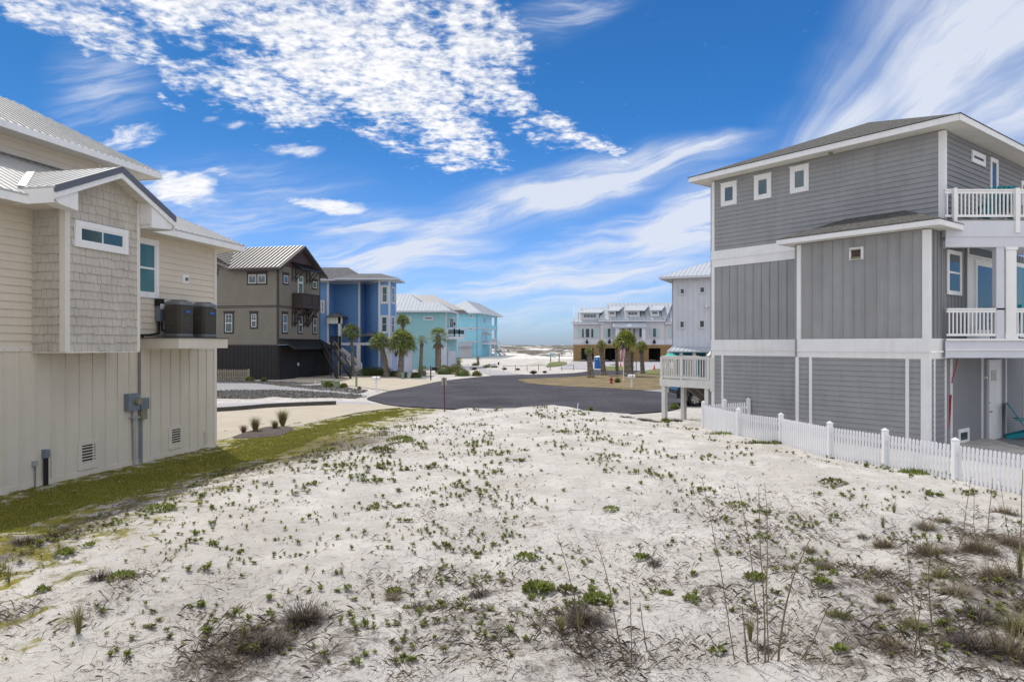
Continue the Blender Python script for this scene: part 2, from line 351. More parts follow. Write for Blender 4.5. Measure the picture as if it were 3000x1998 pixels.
    def tube(s, pts, rad, seg=6, cap=True):
        pts = [Vector(p) for p in pts]; rads = rad if isinstance(rad, (list, tuple)) else [rad] * len(pts); rings = []
        for i, p in enumerate(pts):
            d = (pts[min(i + 1, len(pts) - 1)] - pts[max(i - 1, 0)]).normalized(); a = d.cross(Vector((0, 0, 1)))
            if a.length < .05: a = d.cross(Vector((1, 0, 0)))
            a.normalize(); b = d.cross(a); i0 = len(s.v)
            s.v += [tuple(p + (a * math.cos(k * 2 * math.pi / seg) + b * math.sin(k * 2 * math.pi / seg)) * rads[i]) for k in range(seg)]; rings.append(i0)
        for i in range(len(rings) - 1):
            for k in range(seg):
                s.f.append((rings[i] + k, rings[i] + (k + 1) % seg, rings[i + 1] + (k + 1) % seg, rings[i + 1] + k)); s.m.append(s.mi)
        if cap:
            s.f.append(tuple(rings[0] + k for k in range(seg))[::-1]); s.f.append(tuple(rings[-1] + k for k in range(seg))); s.m += [s.mi, s.mi]
        return s
    def bar(s, p, q, w, h, up=Vector((0, 0, 1))):
        p, q = Vector(p), Vector(q); d = (q - p).normalized(); a = d.cross(up)
        if a.length < .01: a = Vector((1, 0, 0))
        a = a.normalized() * w / 2; b = a.cross(d).normalized() * h / 2
        s.hexa([p - a - b, p + a - b, q + a - b, q - a - b, p - a + b, p + a + b, q + a + b, q - a + b]); return s
    def slab(s, pts, th):
        pts = [Vector(p) for p in pts]; k = len(pts); dz = Vector((0, 0, -th)); s.face(pts); s.face([p + dz for p in pts[::-1]])
        for i in range(k):
            a, b = pts[i], pts[(i + 1) % k]; s.face([a, a + dz, b + dz, b])
        return s
    def ribs(s, pts, step, h=.03, w=.03):  # ribs run upslope, pts[0]->pts[1] is the eave
        pts = [Vector(p) for p in pts]; e = (pts[1] - pts[0]).normalized(); nn = e.cross(pts[2] - pts[0]).normalized()
        if nn.z < 0: nn = -nn
        g = nn.cross(e); 
        if g.z < 0: g = -g
        loc = ccw([((p - pts[0]).dot(e), (p - pts[0]).dot(g)) for p in pts]); a = min(q[0] for q in loc) + step * .5
        while a < max(q[0] for q in loc):
            r = clip([(a, -99), (a + w, -99), (a + w, 99), (a, 99)], loc)
            if len(r) > 2:
                v0 = min(q[1] for q in r); v1 = max(q[1] for q in r)
                if v1 - v0 > .05:
                    A = pts[0] + e * a + g * v0; B = pts[0] + e * a + g * v1; s.hexa([A, A + e * w, B + e * w, B, A + nn * h, A + e * w + nn * h, B + e * w + nn * h, B + nn * h])
            a += step
        return s
    def lathe(s, c, prof, seg=20):
        c = Vector(c); rings = []
        for r, z in prof:
            i0 = len(s.v); s.v += [(c.x + r * math.cos(k * 2 * math.pi / seg), c.y + r * math.sin(k * 2 * math.pi / seg), c.z + z) for k in range(seg)]; rings.append(i0)
        for i in range(len(rings) - 1):
            for k in range(seg): s.f.append((rings[i] + k, rings[i] + (k + 1) % seg, rings[i + 1] + (k + 1) % seg, rings[i + 1] + k)); s.m.append(s.mi)
        s.f.append(tuple(rings[-1] + k for k in range(seg))); s.m.append(s.mi); return s
    def mesh(s, name, mats, off=Vector((0, 0, 0)), smooth=False):
        me = bpy.data.meshes.new(name); me.from_pydata([(p[0] - off.x, p[1] - off.y, p[2] - off.z) for p in s.v], [], s.f)
        for m in (mats if isinstance(mats, (list, tuple)) else [mats]): me.materials.append(m)
        if any(s.m): me.polygons.foreach_set('material_index', s.m)
        if smooth: me.polygons.foreach_set('use_smooth', [True] * len(s.f))
        me.update(); return me
    def build(s, name, mats, parent=None, label=None, smooth=False, loc=None):
        off = rootloc(parent) if parent else (Vector(loc) if loc is not None else Vector((0, 0, 0)))
        o = bpy.data.objects.new(name, s.mesh(name, mats, off, smooth)); COL.objects.link(o)
        if parent: o.parent = parent
        elif loc is not None: o.location = loc
        if label: o['label'] = label
        return o
def copy_tree(o, parent=None):
    c = o.copy(); COL.objects.link(c); c.parent = parent
    for ch in list(o.children): copy_tree(ch, c)
    return c
def place(proto, first, loc, rz=0, s=1.0, label=None, group=None):
    o = proto if first else copy_tree(proto)
    o.location = loc; o.rotation_euler = (0, 0, rz); o.scale = (s, s, s) if not isinstance(s, tuple) else s
    if label: o['label'] = label
    if group: o['group'] = group
    return o
def window(F, s0, s1, z0, z1, root, n=0, tw=.1, trim=None, glass=None, cols=1, rows=1, sash=None, hung=False, t=.05, name='window', header=0, fr=.045, label=None):
    trim = trim or M_white; glass = glass or M_glass; sash = sash or trim
    m = MB(); m.fbox(F, s0, s0 + tw, z0, z1, n, n + t); m.fbox(F, s1 - tw, s1, z0, z1, n, n + t)
    m.fbox(F, s0 + tw, s1 - tw, z1 - tw, z1, n, n + t - .002); m.fbox(F, s0 + tw, s1 - tw, z0, z0 + tw, n, n + t - .002)
    if header: m.fbox(F, s0 - header, s1 + header, z1, z1 + header * .8, n, n + t + .02)
    w = m.build(name, trim, root, label)
    a0, a1, b0, b1 = s0 + tw, s1 - tw, z0 + tw, z1 - tw; g = MB(); g.fbox(F, a0, a1, b0, b1, n - .02, n + t * .52); g.build('pane', glass, w)
    q = MB(); d = t * .8; e = fr
    q.fbox(F, a0, a0 + e, b0, b1, n, n + d); q.fbox(F, a1 - e, a1, b0, b1, n, n + d); q.fbox(F, a0 + e, a1 - e, b0, b0 + e, n, n + d - .002); q.fbox(F, a0 + e, a1 - e, b1 - e, b1, n, n + d - .002)
    if hung: mz = (b0 + b1) / 2; q.fbox(F, a0 + e, a1 - e, mz - e * .6, mz + e * .6, n, n + d + .01)
    for i in range(1, cols): x = a0 + (a1 - a0) * i / cols; q.fbox(F, x - e * .35, x + e * .35, b0 + e, b1 - e, n, n + d - .006)
    for i in range(1, rows): x = b0 + (b1 - b0) * i / rows; q.fbox(F, a0 + e, a1 - e, x - e * .35, x + e * .35, n, n + d - .009)
    q.build('sash', sash, w); return w
def winpx(F, x0, y0, x1, y1, root, n=0, **k):
    a, z1 = F.hit(x0, y0, n); b, z0 = F.hit(x1, y1, n); return window(F, a, b, z0, z1, root, n, **k)
def hip(F, s0, s1, n0, n1, z, pitch, roof, fascia=None, soffit=None, th=.10, fh=.2, rib=0, gs0=False, gs1=False, gn=False):
    # rectangle of eaves: s0..s1 along the wall, n1 (front) .. n0 (back); z = top of roof at the eave
    A, B, C_, D_ = (s0, n1), (s1, n1), (s1, n0), (s0, n0); ls, ln = s1 - s0, n1 - n0
    if ls >= ln:
        h = ln / 2; nm = (n0 + n1) / 2; zr = z + h * pitch; r0 = (s0 + (0 if gs0 else h), nm); r1 = (s1 - (0 if gs1 else h), nm)
        pl = [[A, B, r1, r0], [C_, D_, r0, r1]] + ([] if gs1 else [[B, C_, r1]]) + ([] if gs0 else [[D_, A, r0]])
    else:
        h = ls / 2; sm = (s0 + s1) / 2; zr = z + h * pitch; r0 = (sm, n1 - (0 if gn else h)); r1 = (sm, n0 + h)
        pl = [[B, C_, r1, r0], [D_, A, r0, r1], [C_, D_, r1]] + ([] if gn else [[A, B, r0]])
    top = {r0, r1}
    for q in pl:
        pts = [F.p(a, zr if (a, n) in top else z, n) for a, n in q]; roof.slab(pts, th)
        if rib: roof.ribs(pts, rib)
    if fascia is not None:
        for (a, b) in ((A, B), (B, C_), (C_, D_), (D_, A)):
            if (gs1 and (a, b) == (B, C_)) or (gs0 and (a, b) == (D_, A)) or (gn and (a, b) == (A, B)): continue
            a0, a1 = sorted((a[0], b[0])); c0, c1 = sorted((a[1], b[1])); e = .03
            if a0 == a1: fascia.fbox(F, a0 - (e if a0 == s0 else -.001), a0 + (e if a0 == s1 else -.001), z - fh, z - .015, c0, c1)
            else: fascia.fbox(F, a0 + .001, a1 - .001, z - fh, z - .015, c0 - (e if c0 == n0 else -.001), c0 + (e if c0 == n1 else -.001))
    if soffit is not None: soffit.fbox(F, s0 + .02, s1 - .02, z - fh + .02, z - fh + .05, n0 + .02, n1 - .02)
    return zr
def spline(pts, k=8, closed=True):
    out = []; n_ = len(pts)
    for i in range(n_ if closed else n_ - 1):
        g = lambda j: Vector(pts[j % n_]) if closed else Vector(pts[max(0, min(n_ - 1, j))])
        p0, p1, p2, p3 = g(i - 1), g(i), g(i + 1), g(i + 2)
        for t in range(k):
            t /= k; out.append(.5 * ((2 * p1) + (p2 - p0) * t + (2 * p0 - 5 * p1 + 4 * p2 - p3) * t * t + (3 * p1 - p0 - 3 * p2 + p3) * t * t * t))
    if not closed: out.append(Vector(pts[-1]))
    return out
Z1 = lambda x, y: (x / 2.613, y / 2.613 + 250)
Z2 = lambda x, y: (x / 2.412, y / 2.412 + 850)
Z3 = lambda x, y: (x / 3.137 + 600, y / 3.137 + 690)
Z4 = lambda x, y: (x / 3.92 + 1150, y / 3.92 + 820)
Z5 = lambda x, y: (x / 3.136 + 1600, y / 3.136 + 760)
Z6 = lambda x, y: (x / 3.137 + 2000, y / 3.137 + 300)
Z7 = lambda x, y: (x / 3.136 + 2500, y / 3.136 + 300)
Z8 = lambda x, y: (x / 2.412 + 2500, y / 2.412 + 800)
B8 = lambda x, y: (x / 5.81 + 900, y / 5.81 + 880)
B2 = lambda x, y: (x / 2.944 + 600, y / 2.944 + 1050)
B7 = lambda x, y: (x / 5.8875 + 1650, y / 5.8875 + 950)
def wz(F, Z, x0, y0, x1, y1, root, n=0, **k): 
    a = Z(x0, y0); b = Z(x1, y1); return winpx(F, a[0], a[1], b[0], b[1], root, n, **k)
# ================================================================== ground and setting
def sstep(a, b, x):
    t = max(0., min(1., (x - a) / (b - a))); return t * t * (3 - 2 * t)
def g(p): v_ = at(*p); return (v_.x, v_.y)
LAWN = [g(p) for p in [(631, 1306), (631, 1286), (680, 1283), (760, 1272), (860, 1250), (940, 1232), (1042, 1210), (1110, 1200), (1177, 1194), (1262, 1192), (1215, 1212), (1130, 1235), (1050, 1262), (985, 1295), (900, 1335), (760, 1372), (620, 1410), (480, 1470), (340, 1530), (200, 1620), (0, 1735), (-400, 1960), (-700, 1760), (-700, 1600)]]
def sdist(P_, x, y):                 # signed distance to a polygon, inside > 0
    ins = False; d = 1e9; n_ = len(P_)
    for i in range(n_):
        x0, y0 = P_[i]; x1, y1 = P_[(i + 1) % n_]
        if (y0 > y) != (y1 > y) and x < (x1 - x0) * (y - y0) / (y1 - y0) + x0: ins = not ins
        dx, dy = x1 - x0, y1 - y0; t = max(0, min(1, ((x - x0) * dx + (y - y0) * dy) / (dx * dx + dy * dy)))
        d = min(d, math.hypot(x - x0 - dx * t, y - y0 - dy * t))
    return d if ins else -d
def edgeY(x): return 33.6 + .5 * math.sin(x * .55 + 1) - .018 * (x - 1) ** 2 - 3.0 * sstep(4.5, 8.5, x)
def lawn_x(y): return -11.2 + (y - 15) * .42 + (1.6 if y < 15 else 0) * 0
def gz(x, y):
    if y > 40 or x < -16 or x > 16 or y < -8: return -.03
    e = edgeY(x); wy = 1 - sstep(e - 2.6, e, y)
    wl = sstep(0, 5.5, x - lawn_x(max(y, 9)) - 1.2); fx = 7.23 + (25.8 - y) * .284; wr = .42 + .58 * sstep(0, 4, fx - x)
    h = .42 * wy * wl * wr + .34 * math.exp(-(((x + 2.2) / 1.5) ** 2 + ((y - 30.6) / 1.6) ** 2)) + .12 * wy * math.exp(-(((x - .8) / 2.2) ** 2 + ((y - 30.6) / 1.2) ** 2))
    q = mn.fractal(Vector((x * .38, y * .38, 3)), .8, 2, 3) * .085 * wl
    q += mn.fractal(Vector((x * 1.6, y * 1.6, 8)), .8, 2, 3) * .045 * wl
    if y < 14: q += (mn.noise(Vector((x * .55 + 7, y * .55, 2))) * .16) * sstep(14, 8, y) * wl
    base = -.03 if wy < .01 else -.03 + .03 * wy
    return base + h * 1.0 + q * wy
LIT = [((560, 1560), 150, .85), ((760, 1560), 150, .6), ((1330, 1560), 200, .55), ((1100, 1480), 160, .5), ((1980, 1540), 160, .6), ((2080, 1380), 180, .6), ((2300, 1440), 160, .75), ((1850, 1330), 140, .5), ((1100, 1290), 260, .2), ((450, 1480), 180, .3), ((480, 1110), 90, .5), ((330, 1170), 90, .55), ((180, 1235), 100, .6), ((640, 1070), 80, .5), ((1200, 1560), 200, .35), ((900, 1540), 200, .3), ((1900, 1250), 200, .35), ((1650, 1400), 160, .4), ((2350, 1400), 160, .6), ((620, 1525), 130, .75), ((700, 1460), 60, .55), ((1340, 1480), 90, .8), ((1060, 1405), 230, .42), ((2250, 1530), 190, .75), ((2160, 1310), 130, .62), ((2320, 1280), 110, .75), ((1950, 1400), 150, .55), ((1700, 1250), 200, .32), ((760, 1015), 150, .95), ((690, 1050), 90, .7), ((2050, 1480), 130, .5), ((560, 1075), 120, .55), ((60, 1290), 120, .6), ((260, 1430), 110, .35), ((20, 1480), 90, .45), ((1480, 1290), 200, .25), ((860, 985), 60, .5), ((1500, 1420), 250, .3)]
LITG = []
for (c, r, k) in LIT:
    p = at(c[0] * 1.2744, c[1] * 1.2744, .2); LITG.append((p.x, p.y, r * 1.2744 / 2000 * p.y, k))
def litter(x, y):
    m = 0
    for (a, b, r, k) in LITG:
        m = max(m, k * math.exp(-((x - a) ** 2 / (r * r) + (y - b) ** 2 / (r * r * 3.2))))
    return m
def glines(lo, hi, step, far, gr=1.13):
    out = [lo]
    while out[-1] < hi: out.append(out[-1] + step)
    s_ = step; 
    while out[-1] < far: s_ *= gr; out.append(out[-1] + s_)
    s_ = step; pre = [lo]
    while pre[-1] > -far: s_ *= gr; pre.append(pre[-1] - s_)
    return pre[:0:-1] + out
xs = glines(-15, 14, .16, 4500); ys = [y for y in glines(4.5, 35.5, .16, 900) if y < 900]
vs = []; la = []; li = []
for y in ys:
    for x in xs:
        vs.append((x, y, gz(x, y)))
        near = -16 < x < 15 and 2 < y < 40
        sd_ = sdist(LAWN, x, y) if near else -9
        la.append(max(0, min(1, sd_ / 3.8 * .5 + .56))); li.append(litter(x, y) if near else (.34 if y > 40 else .1))
nx = len(xs); fs = [(j * nx + i, j * nx + i + 1, (j + 1) * nx + i + 1, (j + 1) * nx + i) for j in range(len(ys) - 1) for i in range(nx - 1)]
me = bpy.data.meshes.new('ground'); me.from_pydata(vs, [], fs)
for nm, dat in (('lawn', la), ('litter', li)):
    at_ = me.attributes.new(nm, 'FLOAT', 'POINT'); at_.data.foreach_set('value', dat)
me.polygons.foreach_set('use_smooth', [True] * len(fs)); me.update()
gm = bpy.data.materials.new('white_sand_and_lawn'); gm.use_nodes = True; nt = gm.node_tree; B = nt.nodes['Principled BSDF']
B.inputs['Roughness'].default_value = .95; B.inputs['Specular IOR Level'].default_value = .1
T = N('ShaderNodeTexCoord').outputs['Object']
def attr(n_):
    a = N('ShaderNodeAttribute'); a.attribute_name = n_; return a.outputs['Fac']
sandc = mixc(mapr(noise(T, 1.3, 5), .35, .65), (.50, .472, .435, 1), (.625, .595, .552, 1))
sandc = mixc(mapr(noise(T, .35, 4), .4, .68, 0, .35), sandc, (.40, .355, .31, 1))
sandc = mixc(mapr(noise(T, 5.5, 6, .75, .4), .52, .68, 0, .38), sandc, (.33, .295, .26, 1))
spk = mapr(noise(T, 22, 5, .8), .60, .68, 0, .5); sandc = mixc(spk, sandc, (.27, .24, .22, 1))
spk2 = mapr(noise(T, 95, 2, .7), .62, .70, 0, .45); sandc = mixc(spk2, sandc, (.22, .19, .17, 1))
lm = attr('litter'); nl = noise(T, 4.2, 7, .72, .5)
lf = mapr(M('ADD', M('MULTIPLY', lm, 1.0), M('SUBTRACT', M('MULTIPLY', nl, 2.3), 1.45)), 0, .45, 0, .88)
fine = noise(T, 60, 3, .7); litc = mixc(mapr(fine, .35, .65), (.075, .062, .052, 1), (.26, .225, .195, 1))
c = mixc(lf, sandc, litc)
lw = attr('lawn'); n3 = noise(T, 2.3, 7, .75, .4)
gf = mapr(M('ADD', lw, M('SUBTRACT', M('MULTIPLY', n3, 2.0), .94)), .44, .74)
gcol = mixc(mapr(noise(T, .8, 6, .7), .35, .65), (.17, .16, .024, 1), (.34, .29, .05, 1))
gcol = mixc(mapr(noise(T, 70, 2, .7), .35, .65, 0, .5), gcol, (.05, .06, .018, 1))
gcol = mixc(mapr(noise(T, 1.7, 5, .6), .58, .72, 0, .6), gcol, (.22, .18, .10, 1))
c = mixc(gf, c, gcol); c = mixc(M('MULTIPLY', mapr(M('ADD', M('MULTIPLY', lm, 1.0), M('SUBTRACT', M('MULTIPLY', noise(T, 2.6, 7, .75, .4), 2.3), 1.35)), 0, .5, 0, .8), lw), c, (.12, .095, .055, 1)); L(c, B.inputs['Base Color'])
bp = N('ShaderNodeBump'); bp.inputs['Strength'].default_value = .9; bp.inputs['Distance'].default_value = .10
L(M('ADD', M('MULTIPLY', noise(T, 3.5, 7, .68), 1.3), M('MULTIPLY', noise(T, 24, 5, .75), .32)), bp.inputs['Height']); L(bp.outputs[0], B.inputs['Normal'])
me.materials.append(gm); go = bpy.data.objects.new('ground', me); COL.objects.link(go); tag(go, kind='structure')
def sheet(name, pts, z, mat, smooth=True, k=6, kind='structure', th=.0):
    q = [g(p) for p in pts]
    if smooth: q = [tuple(a) for a in spline([Vector(a) for a in q], k)]
    m = MB(); m.face([(x, y, z) for x, y in ccw(q)])
    if th:
        for i in range(len(q)):
            a, b = q[i], q[(i + 1) % len(q)]; m.face([(a[0], a[1], z), (a[0], a[1], z - th), (b[0], b[1], z - th), (b[0], b[1], z)])
    o = m.build(name, mat); tag(o, kind=kind); return o
sheet('road', [(1075, 1168), (1097, 1158.6), (1142, 1146), (1199, 1136), (1289, 1117.5), (1377, 1107), (1469, 1099.6), (1584, 1097), (1680, 1093), (1720, 1088), (1745, 1083.5), (1810, 1085), (1900, 1087), (2100, 1090), (2260, 1098), (2260, 1130), (2150, 1178), (2014, 1187), (1987, 1197), (1938, 1206), (1842, 1212), (1772, 1209.6), (1600, 1206), (1500, 1206), (1350, 1200), (1275, 1196), (1200, 1192), (1140, 1186), (1100, 1177)], .02, M_asphalt)
M_drygrass = material('straw_turf', (.155, .125, .048), .95, .35, .5, .5, 25, col2=(.225, .165, .085), grain=.3, gscale=6)
M_greenturf = material('green_turf', (.10, .125, .025), .95, .3, .6, .5, 25, col2=(.18, .19, .05), grain=.3, gscale=6)
sheet('grass_island', [(1521, 1113), (1530, 1118.5), (1558, 1125), (1650, 1132.5), (1759, 1137), (1877, 1144), (1987, 1140), (2100, 1134), (2250, 1120), (2250, 1096), (1990, 1097), (1900, 1097), (1850, 1099), (1740, 1101), (1680, 1105), (1584, 1110)], .05, M_drygrass, th=.1)
sheet('driveway_grey_house', [(1879, 1146), (1938, 1143), (1990, 1140), (2100, 1136), (2200, 1150), (2100, 1166), (1987, 1156), (1938, 1151)], .056, M_concreteg, False)
sheet('driveway_tan_house', [(631, 1291), (678, 1283.5), (760, 1272), (860, 1250), (940, 1232), (1042, 1210), (1110, 1200), (1177, 1194), (1157, 1190), (1109, 1184), (987, 1182), (631, 1203), (200, 1225), (100, 1330), (560, 1325)], .008, M_concrete, False)
sheet('paved_strip', [(200, 1193), (631, 1181.5), (984, 1176), (1070, 1177), (1112, 1185), (987, 1183), (631, 1196), (200, 1212)], .012, M_paver, False)
sheet('driveway_brown_house', [(400, 1108), (631, 1118), (760, 1122), (860, 1132), (1000, 1146), (1076, 1158), (1068, 1164), (1000, 1156), (900, 1146), (790, 1141), (630, 1147), (400, 1146)], .008, M_concreteg, False)
sheet('driveway_blue_house', [(800, 1117), (830, 1112), (960, 1099), (1020, 1102), (1120, 1106), (1200, 1110), (1290, 1116.5), (1199, 1135.5), (1142, 1145), (1050, 1133), (960, 1124), (850, 1119)], .004, M_concrete, False)
sheet('driveway_aqua_house', [(1400, 1080), (1430, 1082), (1540, 1097), (1469, 1099), (1440, 1100), (1415, 1090)], .004, M_paver, False)
sheet('paved_forecourt', [(1636, 1080), (1680, 1057), (2000, 1060), (2150, 1063), (2150, 1084), (1880, 1086), (1810, 1084), (1745, 1083), (1700, 1081)], .004, M_paver, False)
sheet('turf_strip', [(1772, 1074), (1833, 1074), (1860, 1077), (1812, 1086), (1772, 1084)], .03, M_greenturf)
sheet('turf_patch', [(1786, 1070), (1800, 1066.5), (1812, 1067), (1806, 1070)], .03, M_greenturf)
sheet('turf_verge', [(1860, 1096), (1890, 1087), (1940, 1081), (2060, 1080), (2100, 1096), (1990, 1098), (1900, 1099)], .058, M_greenturf)
sheet('turf_by_signboard', [(1601, 1075), (1612, 1062), (1650, 1060), (1662, 1064), (1650, 1070), (1625, 1074)], .03, M_greenturf)
sheet('patio_grey_house', [(2700, 1345), (2745, 1300), (2830, 1290), (3300, 1200), (3600, 1300), (3300, 1420), (2830, 1390)], .085, M_concreteg, False, th=.15)
def rocks(name, pts, z, mat, n_, label):
    q = [g(p) for p in pts]; m = MB(); m.face([(x, y, z) for x, y in ccw(q)]); x0, x1 = min(a[0] for a in q), max(a[0] for a in q); y0, y1 = min(a[1] for a in q), max(a[1] for a in q); m.mi = 1; c_ = 0
    while c_ < n_:
        x, y = U(x0, x1), U(y0, y1)
        if sdist(q, x, y) < -.25: continue
        c_ += 1; r = U(.04, .13); a = [Vector((x + r * U(.6, 1) * math.cos(t + U(-.3, .3)), y + r * U(.6, 1) * math.sin(t + U(-.3, .3)), z)) for t in (0, 1.57, 3.14, 4.7)]; t_ = Vector((x + U(-.02, .02), y, z + r * U(.5, 1.1)))
        for i in range(4): m.face([a[i], a[(i + 1) % 4], t_])
    o = m.build(name, [mat, M_rock]); tag(o, label, 'gravel', kind='stuff')
rocks('gravel', [(400, 1146), (630, 1148), (700, 1144), (800, 1144), (900, 1149), (1000, 1155), (1062, 1161), (1040, 1166), (960, 1163), (870, 1165), (800, 1160), (740, 1167), (630, 1165), (400, 1168)], .012, M_gravel, 5200, 'broken dark and pale gravel bed beside the kerb of the driveway')
rocks('gravel', [(560, 1110), (740, 1117), (850, 1121), (960, 1131), (1075, 1146), (1050, 1152), (950, 1143), (850, 1133), (760, 1123), (560, 1116)], .014, M_gravel, 2200, 'thin gravel bed in front of the dark brown house')
# low retaining kerb beside the tan driveway
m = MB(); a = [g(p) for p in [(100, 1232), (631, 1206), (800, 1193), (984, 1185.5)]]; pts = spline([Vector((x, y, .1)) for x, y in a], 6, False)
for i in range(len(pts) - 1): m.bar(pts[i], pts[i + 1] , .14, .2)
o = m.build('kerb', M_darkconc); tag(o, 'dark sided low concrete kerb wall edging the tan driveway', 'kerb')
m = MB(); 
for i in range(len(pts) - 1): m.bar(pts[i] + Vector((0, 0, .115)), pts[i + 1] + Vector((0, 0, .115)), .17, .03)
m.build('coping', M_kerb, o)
# far dunes
dm = bpy.data.materials.new('scrubby_dunes'); dm.use_nodes = True; nt = dm.node_tree; B = nt.nodes['Principled BSDF']; B.inputs['Roughness'].default_value = .95
T = mapping(N('ShaderNodeTexCoord').outputs['Object'], scale=(.6, .28, 1)); f1 = mapr(M('ADD', noise(T, .11, 7, .68, .6), M('MULTIPLY', attr('scrub'), .13)), .535, .60)
c = mixc(f1, (.60, .57, .53, 1), mixc(mapr(noise(T, .9, 5, .7), .35, .65), (.06, .055, .032, 1), (.16, .135, .10, 1))); L(c, B.inputs['Base Color'])
vs = []; fs = []; sc_ = []; nx = 190; ny = 90
def dz(x, y):
    r = sstep(150, 215, y + 25 * mn.noise(Vector((x * .012, y * .01, 5)))) ; t = mn.fractal(Vector((x * .03, y * .022, 1)), .9, 2, 5)
    return r * (1.0 + .55 * sstep(200, 420, y) + .75 * t + .25 * mn.fractal(Vector((x * .15, y * .1, 4)), .9, 2, 3)) - .1 + 1.5 * sstep(300, 640, y)
for j in range(ny):
    y = 140 + 560 * (j / (ny - 1)) ** 1.5
    for i in range(nx):
        x = (-1.25 + 2.5 * i / (nx - 1)) * y + U(-.3, .3); vs.append((x, y, min(dz(x, y), H - 6.2 / 2000 * y + 1.2 if y > 400 else 9))); sc_.append(sstep(170, 240, y))
for j in range(ny - 1):
    for i in range(nx - 1): fs.append((j * nx + i, j * nx + i + 1, (j + 1) * nx + i + 1, (j + 1) * nx + i))
me = bpy.data.meshes.new('dune'); me.from_pydata(vs, [], fs); at_ = me.attributes.new('scrub', 'FLOAT', 'POINT'); at_.data.foreach_set('value', sc_)
me.materials.append(dm); o = bpy.data.objects.new('dune', me); COL.objects.link(o); tag(o, kind='structure')
m = MB()
for i in range(2600):
    y = 175 + 220 * R() ** 1.4; x = U(-.75, .75) * y; z = dz(x, y); h = U(.15, .5); w = U(.4, 1.4)
    if mn.noise(Vector((x * .04, y * .02, 9))) < .0: continue
    for k in range(7):
        a = U(0, 6.28); r_ = w * R(); q = Vector((x + r_ * math.cos(a), y + r_ * math.sin(a), z - .05)); b = U(0, 6.28); w2 = U(.1, .3)
        m.face([q, q + Vector((math.cos(b) * w2, math.sin(b) * w2, 0)), q + Vector((U(-.2, .2), U(-.2, .2), h * U(.5, 1)))])
tag(m.build('dune_scrub', leafmat('dune_scrub_leaves', (.035, .032, .018), (.13, .11, .07), 0)), 'low brown scrub scattered over the distant dunes', 'scrub', kind='stuff')
# a small spoil heap of sand on the far open lot
def heap(px, py, rx, rz, label):
    c0 = at(px, py); m = MB(); k = 22; rr = rx; rings = []
    for j in range(9):
        t = j / 8.; i0 = len(m.v); 
        for i in range(k):
            a = i * 6.2832 / k; r_ = rr * (1 - t) * (1 + .14 * mn.noise(Vector((math.cos(a) * 1.5, math.sin(a) * 1.5, t * 2 + px)))); m.v.append((c0.x + r_ * math.cos(a), c0.y + r_ * math.sin(a) * .8, rz * (1 - (1 - t) ** 2) ** 1.0 * (1 + .06 * mn.noise(Vector((a * 3, t * 5, 1)))) - .03))
        rings.append(i0)
    for j in range(8):
        for i in range(k): m.f.append((rings[j] + i, rings[j] + (i + 1) % k, rings[j + 1] + (i + 1) % k, rings[j + 1] + i)); m.m.append(0)
    m.f.append(tuple(rings[-1] + i for i in range(k))); m.m.append(0)
    tag(m.build('sand_heap', material('heaped_sand', (.50, .46, .41), .95, .12, 1.5, .5, 20, grain=.1, gscale=6), smooth=True), label, 'sand heap')
heap(1570, 1069, 2.2, .62, 'low heap of tipped sand on the open ground beyond the road')

wm = bpy.data.materials.new('gulf_water'); wm.use_nodes = True; nt = wm.node_tree; B = nt.nodes['Principled BSDF']; B.inputs['Base Color'].default_value = (.03, .10, .13, 1); B.inputs['Roughness'].default_value = .18
bp = N('ShaderNodeBump'); bp.inputs['Strength'].default_value = .15; bp.inputs['Distance'].default_value = .3; L(noise(mapping(N('ShaderNodeTexCoord').outputs['Object'], scale=(.4, 1, 1)), .35, 4), bp.inputs['Height']); L(bp.outputs[0], B.inputs['Normal'])
m = MB(); m.face([(-7000, 560, -.6), (7000, 560, -.6), (7000, 7800, -.6), (-7000, 7800, -.6)]); tag(m.build('sea', wm), kind='structure')
# ================================================================== tan house on the left
F = Fr((-9.655, 22.22), (.215, .977))
C0 = F.p(0, 0, 0)
h1 = thing('tan_house', 'tan beach house with shingled gable bay and pale ribbed metal roofs, nearest on the left', 'house', (C0.x, C0.y, 0))
FB = F.right(0)
m = MB(); SL = -20.0
m.battens(F, [(SL, .1), (-.09, .1), (-.09, 3.2), (SL, 3.2)], 0, .405, .034, .028, off=.1)
m.fbox(F, SL, .02, -.1, .12, -.1, .03)
m.battens(FB, [(.1, .1), (9, .1), (9, 3.2), (.1, 3.2)], 0, .405, .034, .028)
m.build('lower_wall', M_tan2, h1)
m = MB(); m.siding(F, [(SL, 3.2), (-.09, 3.2), (-.09, 6.48), (SL, 6.48)], 0, .178, .028); m.siding(FB, [(.1, 3.2), (9, 3.2), (9, 6.48), (.1, 6.48)], 0, .178, .028)
m.siding(F, [(SL, 6.5), (-2.12, 6.5), (-2.12, 8.86), (SL, 8.86)], -2.5, .178, .028)
F2 = Fr((F.p(-2.03, 0, -2.5).x, F.p(-2.03, 0, -2.5).y), FB.d); m.siding(F2, [(.1, 6.5), (6, 6.5), (6, 8.86), (.1, 8.86)], 0, .178, .028)
m.build('upper_wall', M_tan, h1)
m = MB(); m.fbox(F, -.1, .03, .12, 6.47, -.1, .035); m.fbox(F, -2.14, -2.0, 6.6, 8.84, -2.6, -2.46)
m.fbox(F, SL, -.1, 3.14, 3.26, 0, .028)
